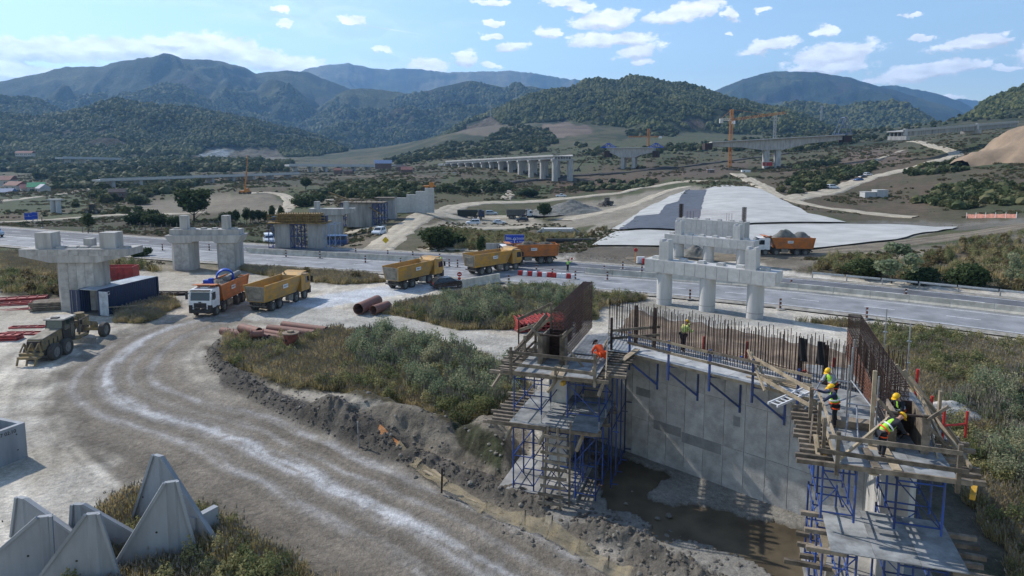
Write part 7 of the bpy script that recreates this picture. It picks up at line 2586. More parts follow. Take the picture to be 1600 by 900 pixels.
 bo = b.build('tipping_body', bodym, t)
 MB().add([(x1 + .5, -yw, zt), (x1 + .5, yw, zt), (x1 + 1.0, yw, zt + .32), (x1 + 1.0, -yw, zt + .32), (3.55, -yw, zt + .38), (3.55, yw, zt + .38),
    (x1 + .5, -yw, zt - .06), (x1 + .5, yw, zt - .06), (x1 + 1.0, yw, zt + .26), (x1 + 1.0, -yw, zt + .26), (3.55, -yw, zt + .31), (3.55, yw, zt + .31)],
    [(0, 1, 2, 3), (3, 2, 5, 4), (6, 9, 8, 7), (9, 10, 11, 8), (0, 3, 9, 6), (3, 4, 10, 9), (1, 7, 8, 2), (2, 8, 11, 5), (4, 5, 11, 10), (0, 6, 7, 1)]).build('canopy', bodym, bo)
 tg = MB().add([(x0 - .0, -yb, zb + .0), (x0 - .0, yb, zb), (x0 - .25, yw, zt - .05), (x0 - .25, -yw, zt - .05), (x0 - .07, -yb, zb), (x0 - .07, yb, zb), (x0 - .33, yw, zt - .05), (x0 - .33, -yw, zt - .05)],
     [(0, 3, 2, 1), (4, 5, 6, 7), (0, 1, 5, 4), (1, 2, 6, 5), (2, 3, 7, 6), (3, 0, 4, 7)])
 dm = DUST if bodym is YEL else bodym
 tgo = tg.build('tailgate', dm, bo)
 fr = MB()
 for (ya, za, yb_, zb2) in ((-.8, .22, .8, .22), (-.8, 1.3, .8, 1.3), (-.8, .22, -.8, 1.3), (.8, .22, .8, 1.3)):
  fa, fb = za / 1.7, zb2 / 1.7
  fr.bar((x0 - .08 - .27 * fa, ya, zb + za), (x0 - .08 - .27 * fb, yb_, zb + zb2), .1)
 fr.build('tailgate_frame', dm, tgo)
 for s in (-1, 1):
  MB().bar((x0 - .28, s * (yw + .02), zt + .02), (x1 + .66, s * (yw + .02), zt + .02), .12, .14).build('top_rail', bodym, bo)
  MB().bar((x0, s * (yb + .03), zb + .02), (x1 - .22, s * (yb + .03), zb + .02), .1, .16).build('bottom_rail', bodym, bo)
  MB().bar((x0 - .02, s * (yb + .03), zb), (x0 - .27, s * (yw + .04), zt + .1), .16, .12).build('rear_post', bodym, bo)
  MB().bar((x1 - .25, s * (yb + .02), zb), (x1 + .62, s * (yw + .02), zt), .1, .1).build('front_post', bodym, bo)
  for f in (.35, .66):
   yy = yb + (yw - yb) * f
   MB().bar((x0 - .1, s * (yy + .02), zb + 1.7 * f), (x1 + .1, s * (yy + .02), zb + 1.7 * f), .035, .05).build('side_rib', bodym, bo)
  if plate:
   f = .62; yy = yb + (yw - yb) * f
   ca = math.atan2(yw - yb, 1.7)
   o = MB().box((-.9, s * (yy + .06), zb + 1.7 * f), (.95, .03, .42)).build('name_plate', WHITE, bo)
   text(o, 'MARTI', .27, (-.9, s * (yy + .085), zb + 1.7 * f), (PIH, 0, 0 if s < 0 else math.pi), NAVY, .004)
 if load:
  g = MB(); n = 22; m_ = 12
  def lf(u, v):
   x = x0 + .1 + (x1 + .3 - x0) * u; y = -yw + .12 + (2 * yw - .24) * v
   k = math.sin(math.pi * u) ** .6 * math.sin(math.pi * v) ** .7
   hh = zt - .25 + load[1] * k * (.6 + .8 * abs(math.sin(u * 5.2 + 1))) + (vnoise(np.array([x * 2.2]), np.array([y * 2.2]), 3)[0] - .5) * .28
   return (x, y, hh)
  g.grid(lf, n, m_)
  g.build('load', load[0], bo)
 else:
  MB().box(((x0 + x1) / 2, 0, zb + .05), (x1 - x0 - .6, 1.9, .1)).build('load', mat('dry_mud_residue', (.10, .09, .075), .95, .3, 3), bo)
 return t


EARTH = mat('load_of_earth', (.12, .105, .085), .95, .35, 2, .8, bscale=6)


def face(p, q):
 return math.atan2(q.y - p.y, q.x - p.x)


# white-cab orange tipper coming round the bend
a = P(305, 506, 0); b = P(390, 478, 0)
t1 = tipper('white-cab tipper truck with orange body and large blue ring on its load', Vector((-32.3, 74, 0)), -1.60, ORA, WHITE, (mat('mixed_scrap_load', (.20, .18, .15), .9, .4, 2, .6), .45))
o = MB().tube((0, -.25, 0), (0, .25, 0), .95, .16, 22).build('blue_pipe_ring', BLUEP, smooth=40); o.location = t1.location + Vector((.3, 1.0, 3.35)); o.rotation_euler = (0.15, .3, .5); tag(o, 'big blue ring standing on the load of the white-cab tipper truck', 'ring')
o = MB().box((0, 0, 0), (.9, .6, .45)).box((.3, 0, .3), (.4, .5, .2)).build('blue_bin', BLUEP); o.location = t1.location + Vector((-.6, -1.2, 3.2)); tag(o, 'small blue bin lying on the load behind the white cab', 'bin')
o = MB().cyl((0, -1.6, 0), (.3, 1.6, .25), .35, .3, 12).build('grey_pipe', CONC_D, smooth=40); o.location = t1.location + Vector((.5, 2.0, 3.15)); tag(o, 'grey pipe lying on the load beside the big blue ring', 'pipe')
tipper('yellow tipper truck passing close behind the white-cab truck, driving away', Vector((-26.3, 76.3, 0)), 1.33, YEL, YEL, None)
tipper('yellow tipper truck beside the black car, nearest the grey barriers', P(650, 444, 0), 1.02, YEL, YEL, None)
tipper('yellow tipper truck crossing in front of the orange-bodied truck', P(773, 424, 0), .76, YEL, YEL, None)
tipper('orange-bodied tipper truck with heaped load beside the blue direction sign', P(823, 411, 0), -2.95, ORA, WHITE, (EARTH, .6))
tipper('white-cab tipper truck with orange body heaped with gravel on the right haul track', G(1222, 398), math.pi - .05, ORA, WHITE, (GRAV, 1.3))
tipper('dark green tipper truck parked left on the far yard', G(737, 342), .05, mat('dark_green_paint', (.03, .04, .03), .7, .2, 2), NAVY, None, plate=False)
tipper('grey white tipper truck parked behind the dark car near the gravel heap', G(812, 341), .15, mat('grey_body', (.12, .12, .11), .8, .2, 2), WHITE, None, plate=False)

# ------------------------------------------------------------------ cars and vans
def car(label, loc, rz, m, kind='hatch', group=None, name='parked_car', cat='car'):
 t = thing(name, label, cat, loc, rz, group)
 if kind == 'van':
  prof = [(-2.5, .35), (-2.55, 1.1), (-2.45, 2.0), (-2.2, 2.1), (1.2, 2.1), (1.75, 1.45), (2.5, 1.1), (2.6, .8), (2.55, .35)]
  gl_ = [(-2.3, 1.3), (1.05, 1.3), (1.55, 1.38), (1.1, 1.95), (-2.3, 1.92)]; hw = .95; gw = .9
  ws = [(1.2, 2.06), (1.8, 1.42)]; rw = [(-2.5, 1.95), (-2.57, 1.3)]
 elif kind == 'suv':
  prof = [(-2.2, .35), (-2.25, 1.0), (-2.05, 1.65), (-1.7, 1.75), (.3, 1.75), (1.0, 1.1), (2.0, .98), (2.2, .7), (2.15, .35)]
  gl_ = [(-2.0, 1.08), (.85, 1.08), (.25, 1.64), (-1.75, 1.64)]; hw = .92; gw = .86
  ws = [(.34, 1.71), (.98, 1.12)]; rw = [(-2.08, 1.62), (-2.24, 1.05)]
 elif kind == 'pickup':
  prof = [(-2.6, .4), (-2.6, 1.05), (-.7, 1.05), (-.6, 1.7), (.4, 1.75), (1.0, 1.1), (2.2, 1.0), (2.4, .7), (2.35, .4)]
  gl_ = [(-.55, 1.1), (.85, 1.1), (.35, 1.65), (-.5, 1.62)]; hw = .92; gw = .86
  ws = [(.44, 1.7), (.98, 1.12)]; rw = [(-.62, 1.64), (-.69, 1.1)]
 else:
  prof = [(-2.05, .3), (-2.12, .75), (-1.95, 1.0), (-1.35, 1.42), (.25, 1.45), (1.0, .98), (1.9, .82), (2.1, .6), (2.08, .3)]
  gl_ = [(-1.5, .98), (.85, .98), (.2, 1.36), (-1.2, 1.34)]; hw = .88; gw = .8
  ws = [(.29, 1.42), (.98, 1.0)]; rw = [(-1.38, 1.39), (-1.93, 1.02)]
 n = len(prof)
 top = max(z for _, z in prof)
 vs = []
 for s in (-1, 1):
  for x, z in prof:
   k = hw - max(0, (z - .95)) / (top - .9) * .22
   vs.append((x, s * k, z))
 b = MB().add(vs, [tuple(range(n)), tuple(range(2 * n - 1, n - 1, -1))] + [(i, i + n, (i + 1) % n + n, (i + 1) % n) for i in range(n)])
 bo = b.build('body', m, t)

 def yk(z):
  return hw - max(0, (z - .95)) / (top - .9) * .22
 for s in (-1, 1):
  MB().add([(x, s * (yk(z) + .006), z) for x, z in gl_], [tuple(range(len(gl_)))]).build('side_window', GLASS, bo)
  x_ = (gl_[0][0] + gl_[1][0]) / 2
  MB().box((x_, s * (yk(1.2) + .008), (gl_[0][1] + gl_[2][1]) / 2), (.07, .03, gl_[2][1] - gl_[0][1])).build('door_pillar', m, bo)
 for (pa_, pb_), nm in ((ws, 'windscreen'), (rw, 'rear_window')):
  d = .012 if nm == 'windscreen' else -.012
  MB().add([(pa_[0] + d, -yk(pa_[1]) * .9, pa_[1]), (pa_[0] + d, yk(pa_[1]) * .9, pa_[1]), (pb_[0] + d, yk(pb_[1]) * .92, pb_[1]), (pb_[0] + d, -yk(pb_[1]) * .92, pb_[1])], [(0, 1, 2, 3)]).build(nm, GLASS, bo)
 for s in (-1, 1):
  MB().box((prof[-2][0] - .02, s * hw * .7, .68), (.06, .35, .14)).build('headlight', WHITE, t)
  MB().box((prof[1][0] + .01, s * hw * .78, .8), (.06, .2, .2)).build('tail_light', RED, t)
  for x in (prof[0][0] + .78, prof[-1][0] - .72):
   wheel(t, x, s * (hw - .1), r=.34, w=.22)
 MB().box((prof[-1][0] + .01, 0, .45), (.08, hw * 1.8, .2)).box((prof[0][0] - .01, 0, .45), (.08, hw * 1.8, .2)).build('bumper', BLACK, t)
 return t


CBLK = mat('black_car_paint', (.012, .013, .018), .25, .1, 2, spec=.6)
CWHT = mat('white_car_paint', (.70, .72, .75), .25, .06, 2, spec=.5)
CSIL = mat('silver_car_paint', (.38, .42, .48), .25, .06, 2, spec=.5, metal=.3)
CBLU = mat('blue_car_paint', (.03, .08, .22), .3, .06, 2, spec=.5)
car('small black hatchback parked by the grey barriers at the truck crossing', P(699, 449.5, 0), face(P(687, 449, 0), P(716, 446.5, 0)), CBLK, name='parked_car')
car('white off-road car driving towards the camera on the dirt track', G(592, 367), -1.75, CWHT, 'suv', name='moving_car')
car('white car parked leftmost on the near edge of the far yard', G(739, 351), .12 + math.pi, CWHT, 'suv', 'cars parked on the far yard')
car('white estate car parked next to it, right of the leftmost white car', G(780, 350), .1, CWHT, 'hatch', 'cars parked on the far yard')
car('pale van parked behind the white cars on the far yard', G(768, 336), .05, CSIL, 'suv', 'cars parked on the far yard')
car('dark car parked in front of the grey white tipper truck', G(816, 346), .05 + math.pi, CBLK, 'hatch', 'cars parked on the far yard')
car('white pickup with dark load area on the track above the gravel heap', G(877, 308), .05, CWHT, 'pickup')
car('long blue van parked at the foot of the scaffolded piers', PD(523, 384, 132), .02 + math.pi, CBLU, 'van', name='parked_van', cat='van')
car('white van parked left of the ochre formwork pier', PD(420, 381, 138), -1.15, CWHT, 'van', name='parked_van', cat='van')
car('white car at the road bend on the right hillside, lowest of four', G(1301, 295), .25, CWHT, 'suv', 'cars on the right hillside track')
car('blue car second from the bottom on the right hillside track', G(1341, 283), .3 + math.pi, CBLU, 'hatch', 'cars on the right hillside track')
car('dark car between the blue car and the uppermost white one on the right hillside', G(1348, 279), .4, CBLK, 'hatch', 'cars on the right hillside track')
car('uppermost white van of the cars on the right hillside track', G(1356, 275), .45, CWHT, 'suv', 'cars on the right hillside track')
car('light van at the left edge on the motorway', P(-12, 370, 0), -.45, CSIL, 'van', name='moving_car', cat='van')

# ------------------------------------------------------------------ machines
YG = mat('dusty_machine_yellow', (.25, .18, .08), .8, .35, 1.5, color2=(.10, .09, .075))
p = P(62, 560, 0); q = P(146, 534, 0)
gd = thing('motor_grader', 'dusty yellow motor grader standing on the yard in front of the open container', 'motor grader', P(102, 547, 0), 1.60)
gd.scale = (.95,) * 3
# local +x to the front axle (right in the picture)
for x, r in ((-3.05, .74), (-1.45, .74), (4.6, .72)):
 for s in (-1, 1):
  wheel(gd, x, s * 1.02, r=r, w=.5)
MB().box((-2.2, 0, .8), (3.6, 1.2, .5)).build('chassis', CHASSIS, gd)
MB().prism_y([(-4.0, 1.1), (-4.05, 1.75), (-3.9, 2.05), (-1.3, 2.35), (-1.3, 1.1)], -.68, .68).build('engine_hood', YG, gd)
hd = MB().prism_y([(-3.95, 2.06), (-3.9, 2.12), (-1.35, 2.42), (-1.3, 2.36)], -.62, .62).build('hood_top', DUST, gd)
for i in range(3):
 MB().box((-3.2 + i * .6, -.69, 1.6), (.12, .03, .5)).build('side_vent', BLACK, gd)
MB().box((-4.1, 0, 1.7), (.12, 1.1, .55)).build('radiator_grille', BLACK, gd)
cb = MB().prism_y([(-1.25, 1.0), (.35, 1.0), (.5, 2.2), (.35, 3.1), (-1.15, 3.1), (-1.35, 2.2)], -.78, .78).build('cab', BLACK, gd)
GG = mat('green_tinted_glass', (.02, .04, .032), .1, .2, 2, spec=.8)
MB().add([(-1.34, -.68, 2.28), (-1.34, .68, 2.28), (-1.2, .66, 3.02), (-1.2, -.66, 3.02)], [(0, 1, 2, 3)]).build('rear_window', GG, cb)
for s in (-1, 1):
 MB().add([(-1.15, s * .79, 2.15), (-.35, s * .79, 2.15), (-.35, s * .79, 3.0), (-1.05, s * .79, 3.0)], [(0, 1, 2, 3)]).build('side_window', GG, cb)
 MB().add([(-.22, s * .79, 1.3), (.38, s * .79, 1.6), (.3, s * .79, 3.0), (-.22, s * .79, 3.0)], [(0, 1, 2, 3)]).build('side_window', GG, cb)
MB().box((-.4, 0, 3.15), (1.9, 1.75, .12)).build('roof', mat('dusty_white_roof', (.42, .40, .36), .8, .3, 3), gd)
MB().box((-.9, .1, 3.26), (.4, .6, .1)).build('roof_unit', BLACK, gd)
MB().bar((.3, 0, 1.35), (2.4, 0, 2.1), .36, .42).bar((2.3, 0, 2.05), (4.9, 0, 1.25), .34, .4).build('main_frame', YG, gd)
MB().box((4.6, 0, .85), (.5, 1.9, .3)).box((4.7, 0, 1.15), (.5, .5, .5)).build('front_axle', YG, gd)
MB().bar((1.0, -.75, 1.2), (1.8, -.6, 2.5), .14).bar((1.0, .75, 1.2), (1.8, .6, 2.5), .14).box((1.85, 0, 2.2), (.5, 1.5, .3)).build('lift_arms', YG, gd)
MB().box((1.3, 0, .95), (2.2, 1.5, .14)).cyl((1.3, 0, .75), (1.3, 0, .9), .75, n=20).build('blade_circle', YG, gd)
k_ = MB()
for i in range(6):
 a0 = -.5 + i * .2
 k_.bar((1.25 + .12 * math.cos(a0 * 2), -2.1, .25 + i * .1), (1.65 + .12 * math.cos(a0 * 2), 2.1, .25 + i * .1), .07, .12)
k_.build('blade', STEEL, gd)
MB().cyl((.7, -.95, 1.5), (.7, -.95, 3.0), .06, n=8).cyl((.7, -.95, 2.6), (2.0, -1.1, 2.7), .05, n=6).build('exhaust', CHASSIS, gd)
MB().box((2.6, 0, 2.3), (1.1, 1.0, .55)).cyl((2.6, .1, 2.1), (2.6, .1, 2.9), .45, n=14).build('hydraulic_tank', YG, gd)
rp_ = MB().box((-4.55, 0, .95), (.3, 1.9, .22))
for y in (-.7, -.1, .5):
 rp_.bar((-4.3, y, 1.0), (-4.5, y + .05, 1.9), .12).bar((-4.5, y + .05, 1.9), (-4.9, y + .2, 1.2), .1)
rp_.box((-4.85, 0, .75), (.5, 1.7, .2)).bar((-5.0, .8, .8), (-5.25, .8, .15), .12).bar((-5.0, -.7, .8), (-5.25, -.7, .15), .12).bar((-5.0, 0, .8), (-5.25, 0, .15), .12)
rp_.build('ripper', YG, gd)
for s in (-1, 1):
 MB().bar((-.2, s * .8, 2.6), (.3, s * 1.35, 2.75), .04).box((.35, s * 1.4, 2.55), (.06, .2, .4)).build('mirror', BLACK, gd)


def loader(label, loc, rz, m=CHASSIS):
 t = thing('wheel_loader', label, 'wheel loader', loc, rz)
 for x in (-1.4, 1.5):
  for s in (-1, 1):
   wheel(t, x, s * 1.0, r=.75, w=.55)
 MB().prism_y([(-2.9, .9), (-2.9, 1.9), (-.8, 2.1), (-.8, .9)], -.8, .8).build('engine_hood', m, t)
 c = MB().box((-.1, 0, 2.3), (1.5, 1.5, 2.0)).build('cab', BLACK, t)
 MB().box((-.1, 0, 3.36), (1.6, 1.6, .12)).build('roof', m, t)
 for s in (-1, 1):
  MB().box((-.1, s * .76, 2.6), (1.2, .03, 1.0)).build('side_window', GLASS, c)
  MB().bar((.7, s * .5, 1.9), (3.0, s * .5, .8), .2, .3).build('lift_arm', m, t)
 MB().prism_y([(2.9, .3), (4.1, .2), (4.2, .3), (3.2, .5), (3.1, 1.3), (2.9, 1.4)], -1.4, 1.4).build('bucket', CHASSIS, t)
 return t


loader('dark wheel loader with lowered bucket right of the gravel heap', G(948, 322), math.pi + .5)
ld2 = loader('tiny dusty wheel loader on the far left dirt track', G(145, 334), .2, YG)

# ------------------------------------------------------------------ containers, culverts, boxes
c0 = P(156, 495, 0); c1 = P(241, 470, 0)
ct = thing('shipping_container', 'long navy shipping container with its end doors open, lying beside the T-shaped pier', 'container', (P(156, 494, 0).x, P(156, 494, 0).y, 0), face(P(156, 494, 0), P(241, 470.5, 0)))
L_ = 8.3; Hc_ = 2.75; Wc = 2.45
ST_ = mat('container_roof', (.34, .38, .42), .6, .25, 1)
MB().box((L_ / 2, Wc / 2, .1), (L_, Wc, .2)).build('floor', CHASSIS, ct)
MB().box((L_ / 2, Wc / 2, Hc_), (L_, Wc, .08)).build('roof', ST_, ct)
for y, s in ((0, -1), (Wc, 1)):
 rib = []
 n = 30
 pts = []
 for i in range(n):
  x = .12 + (L_ - .24) * i / n; d = (L_ - .24) / n
  pts += [(x, 0), (x + d * .3, 0), (x + d * .45, .05), (x + d * .85, .05)]
 b = MB()
 for i in range(len(pts) - 1):
  (xa_, ya_), (xb_, yb_) = pts[i], pts[i + 1]
  k = len(b.v)
  b.v += [(xa_, y - s * ya_, .2), (xb_, y - s * yb_, .2), (xb_, y - s * yb_, Hc_), (xa_, y - s * ya_, Hc_),
    (xa_, y - s * (ya_ + .02), .2), (xb_, y - s * (yb_ + .02), .2), (xb_, y - s * (yb_ + .02), Hc_), (xa_, y - s * (ya_ + .02), Hc_)]
  b.f += [(k, k + 1, k + 2, k + 3), (k + 7, k + 6, k + 5, k + 4)]
 b.build('side_wall', NAVY, ct)
 MB().bar((0, y, Hc_), (L_, y, Hc_), .1, .12).bar((0, y, .16), (L_, y, .16), .12, .16).build('side_rail', NAVY, ct)
MB().box((L_, Wc / 2, Hc_ / 2), (.06, Wc, Hc_)).build('end_wall', NAVY, ct)
for y in (0, Wc):
 MB().box((.02, y, Hc_ / 2), (.16, .16, Hc_)).build('corner_post', NAVY, ct)
 MB().box((L_, y, Hc_ / 2), (.16, .16, Hc_)).build('corner_post', NAVY, ct)
text(ct, 'CVG', .55, (.9, -.03, 2.2), (PIH, 0, 0), WHITE, .008)
# doors: near one folded out along the front, far one half open
d = MB().box((0, -.6, Hc_ / 2), (.05, 1.2, Hc_ - .2)).build('door', mat('pale_door_inside', (.42, .46, .5), .7, .2, 2), ct)
d2 = MB().box((-.05, Wc + .6, Hc_ / 2), (.05, 1.2, Hc_ - .2)).build('door', NAVY, ct)
for y in (-.3, .3):
 MB().cyl((-.1, Wc + .6 + y, .2), (-.1, Wc + .6 + y, Hc_ - .15), .03, n=6).build('lock_rod', STEEL, d2)
# box culvert piece at the left edge
A = P(39, 712, 0); Bc = P(-60, 752, 0)
cu = thing('box_culvert', 'open precast concrete box standing at the left edge of the yard', 'culvert', (A.x, A.y, 0), face(A, Bc))
MB().box((2.5, .12, 1.0), (5.0, .24, 2.0)).box((2.5, -2.6, 1.0), (5.0, .24, 2.0)).box((.12, -1.24, 1.0), (.24, 2.44, 1.996)).box((4.88, -1.24, 1.0), (.24, 2.44, 1.996)).box((2.5, -1.24, .1), (4.5, 2.44, .2)).build('concrete_box', PRECAST, cu)
for x in (.5, 1.6):
 for z in (.6, 1.5):
  MB().cyl((x, .23, z), (x, .255, z), .04, n=8).build('lifting_hole', BLACK, cu)
text(cu, '47 02.10', .28, (1.0, .252, 1.72), (PIH, 0, math.pi), DARKC, .003)
for i, (dx, h) in enumerate(((0, 1.9), (4.4, 2.6))):
 g = G(1356 + 0, 308)
 o = MB().box((dx, 0, h / 2), (4.2, 3.2, h)).box((dx, 0, h + .05), (4.4, 3.4, .15)).build('concrete_tank', CONC_L); o.location = g; o.rotation_euler = (0, 0, .08)
 o.location = g + Vector((0, 0, -.1)); tag(o, ['lower left of the two pale concrete boxes on the right meadow', 'taller right one of the two pale concrete boxes on the right meadow'][i], 'concrete box')
g = G(872, 370)
cv = thing('box_culvert', 'small grey box culvert with wing walls beyond the orange-bodied truck', 'culvert', g, .0)
MB().box((0, 1.5, .9), (7.5, 3.0, 1.9)).build('culvert_box', CONC_L, cv)
for s in (-1, 1):
 MB().add([(s * 3.6, 0, 0), (s * 6.2, -1.6, 0), (s * 6.2, -1.6, .6), (s * 3.6, 0, 2.0), (s * 3.6, .3, 0), (s * 6.3, -1.3, 0), (s * 6.3, -1.3, .6), (s * 3.6, .3, 2.0)],
    [(0, 1, 2, 3), (7, 6, 5, 4), (0, 4, 5, 1), (1, 5, 6, 2), (2, 6, 7, 3), (3, 7, 4, 0)]).build('wing_wall', CONC, cv)
MB().box((-3.5, -.1, 1.0), (.4, .4, 2.2)).box((3.5, -.1, 1.0), (.4, .4, 2.2)).build('buttress', CONC_L, cv)
o = MB().tube((-5, 0, .4), (5, 0, .4), .45, .08).build('black_pipe', BLACK, smooth=40); o.location = G(892, 379); tag(o, 'long black pipe lying on the ground right of the small box culvert', 'pipe')
o = MB().box((0, 0, .7), (3.2, .3, 1.4)).build('concrete_slab', CONC); o.location = G(773, 392); tag(o, 'upright grey slab in the grass left of the blue direction sign', 'concrete slab')
for (px_, py_, D, nm, w) in ((1165, 272, 440, 'white site container left of the brown one below the big viaduct', 5.5), (1110, 271, 445, 'brown site container below the tower crane', 4.5), (1199, 259, 470, 'red and white site cabin right of the tower crane foot', 6.0)):
 g = PD(px_, py_, D)
 t = thing('site_cabin', nm, 'site cabin', g)
 m = {5.5: WHITE, 4.5: WALLB, 6.0: RED}[w]
 MB().box((0, 0, 1.2), (w, 2.4, 2.6)).build('wall', m, t)
 MB().box((0, 0, 2.55), (w + .2, 2.6, .12)).build('roof', WHITE, t)
 MB().box((-w * .25, -1.22, 1.1), (.9, .06, 2.0)).build('door', DUST, t)

# ------------------------------------------------------------------ precast retaining wall units, bottom left
def wall_unit(parent_label, foot_l, foot_r, apex, thick=.15, group='precast triangular buttress units', back=False, z0=0.0):
 """triangular precast buttress: base line in plan from foot_l to foot_r (world), apex = (fraction along, height)"""
 a, b = Vector(foot_l), Vector(foot_r)
 L = (b - a).length
 t = thing('precast_buttress', parent_label, 'concrete unit', (a.x, a.y, z0), math.atan2(b.y - a.y, b.x - a.x), group)
 x, h = apex[0] * L, apex[1]
 w = .24
 pts = [(0, 0), (L, 0), (L, .35), (x + w, h), (x - w, h), (0, .35)]
 MB().prism_y(pts, 0, thick).build('slab', PRECAST, t)
 # thickened rims along both slopes and a rib down the middle
 for p_, q_ in (((0, .35), (x - w, h)), ((L, .35), (x + w, h))):
  MB().bar((p_[0], -.03, p_[1]), (q_[0], -.03, q_[1]), .12, .12, up=(0, 1, 0)).build('rim', PRECAST, t)
 MB().add([(x - .24, 0, 0), (x + .24, 0, 0), (x + .2, 0, h), (x - .2, 0, h), (x - .14, -.06, 0), (x + .14, -.06, 0), (x + .12, -.05, h), (x - .12, -.05, h)],
    [(4, 5, 6, 7), (0, 4, 7, 3), (5, 1, 2, 6), (7, 6, 2, 3)]).build('rib', PRECAST, t)
 for dx, dz in ((-.38, .42), (.36, .36), (.05, .2)):
  zz = h * dz; xx = x + dx * L * .55
  MB().cyl((xx, -.012, zz), (xx, .01, zz), .045, n=10).build('lifting_hole', BLACK, t)
 return t


def pxw(px, py, z=0.0):
 v = P(px, py, z); return Vector((v.x, v.y, 0))


# units are placed by where their apex stands and how wide they are on the ground
def unit(label, apx, apy, h, half_l, half_r, ang, **k):
 c = P(apx, apy, h); c = Vector((c.x, c.y, 0))
 d = Vector((math.cos(ang), math.sin(ang), 0))
 return wall_unit(label, c - d * half_l, c + d * half_r, (half_l / (half_l + half_r), h), **k)


def unit(label, fl, fr, ap, top=.32):
 """feet and apex as photograph pixels: the apex lies in the vertical plane through the feet"""
 a, b = pxw(*fl), pxw(*fr)
 rx, ry, rz = ray(*ap)
 d = b - a
 # intersect plan ray (rx, ry) with line a + s d
 s_ = (a.y * rx - a.x * ry) / (d.x * ry - d.y * rx)
 c = a + d * s_
 tt = c.y / ry
 return wall_unit(label, a, b, (s_, CAM_Z + rz * tt))


unit('tallest rear triangular precast unit, its right slope running down to the weeds', (209, 822), (345, 868), (246, 712))
unit('front right triangular precast unit with a blue grey face', (178, 898), (308, 874), (267, 753))
unit('middle front triangular precast unit standing at the bottom edge', (48, 935), (190, 920), (144, 803))
unit('leftmost front triangular precast unit cut by the picture corner', (-60, 925), (86, 905), (69, 807))
unit('rear precast unit at the far left with a sloping top', (20, 850), (190, 896), (33, 778))
unit('rear precast unit between the left one and the tall rear one', (110, 868), (258, 872), (122, 788))
e = thing('concrete_block', 'short upright precast concrete block at the right end of the units', 'concrete unit', P(322, 846, 0), -.5)
MB().box((0, 0, .7), (.3, 1.2, 1.4)).build('upstand', PRECAST, e)
MB().box((-.75, 0, .12), (1.3, 1.2, .24)).build('base', PRECAST, e)

# ------------------------------------------------------------------ pipes, formwork stacks, scrap on the yard
def pipe(label, pa, pb, r, m=PIPE, z=0.0, group=None, cat='pipe'):
 z += .12; a, b = P(*pa, z), P(*pb, z); a.z = b.z = z + r
 c = (a + b) / 2; L = (b - a)
 o = MB().tube(-L / 2, L / 2, r, .05, 20).build('steel_pipe', m, smooth=40); o.location = c
 return tag(o, label, cat, group)


pipe('large rusty pipe lying with its open end to the camera on the grass edge', (560, 492), (590, 478), .62)
pipe('second rusty pipe just behind the large open one', (583, 492), (606, 484), .5)
pipe('uppermost short brown pipe left on the stack in the grass', (377, 519), (405, 526), .42, z=.55)
for i, (a, b, r) in enumerate((((347, 523), (420, 535), .36), ((398, 521), (455, 531), .30), ((420, 519), (492, 528), .38), ((442, 513), (510, 522), .36), ((405, 528), (460, 538), .30))):
 pipe(['longest low brown pipe at the left of the stack', 'brown pipe second from the left in the stack', 'brown pipe in the middle with a dark open end', 'rearmost brown pipe of the stack in the grass', 'nearest brown pipe half hidden by weeds'][i], a, b, r)
g = P(455, 548, 0)
t = thing('perforated_casing', 'upright rusty casing with large round holes and a flange on top, standing in the weeds', 'casing', g)
MB().tube((0, 0, 0), (0, 0, 1.55), .6, .05, 24).build('casing', mat('red_brown_casing', (.20, .065, .045), .8, .3, 3), t, 40)
MB().cyl((0, 0, 1.55), (0, 0, 1.64), .72, n=24).cyl((0, 0, 1.64), (0, 0, 1.8), .3, n=14).build('flange', mat('dusty_flange', (.25, .19, .14), .9, .2, 4), t, 40)
for k in range(14):
 a = k * .785 + (.39 if (k // 8) else 0); z = .45 if k < 8 else 1.05
 c = Vector((math.cos(a) * .6, math.sin(a) * .6, z)); n = Vector((math.cos(a), math.sin(a), 0))
 MB().cyl(c - n * .05, c + n * .012, .13, n=12).build('hole', BLACK, t)
t = thing('pipe_fitting', 'rusty flanged pipe fitting lying on top of the brown pipes', 'pipe fitting', P(402, 527, .7), .3)
MB().cyl((-.5, 0, .3), (.5, 0, .3), .32, n=14).build('body', PIPE, t, 40)
for x in (-.5, .5):
 MB().cyl((x - .05, 0, .3), (x + .05, 0, .3), .45, n=14).build('flange', PIPE, t, 40)


def frame_panel(label, px, py, w, d, rz, n=6, m=REDST, z=0.0, layers=1, cat='formwork', group=None, h=.14, tilt=0.0):
 t = thing('steel_formwork', label, cat, P(px, py, z), rz, group)
 t.rotation_euler = (tilt, 0, rz)
 for l in range(layers):
  zz = .1 + l * (h + .06)
  for y in (-d / 2, d / 2):
   MB().box((0, y, zz), (w, .1, h)).build('beam', m, t)
  me = MB().box((0, 0, zz), (.08, d - .1, h * .8)).mesh('cross_rib', m)
  for i in range(n):
   link('cross_rib', me, t, loc=(-w / 2 + w * i / (n - 1), 0, 0))
  if d > .9:
   MB().box((0, 0, zz - h * .3), (w * .98, d * .96, .02)).build('skin_sheet', m, t)
 return t


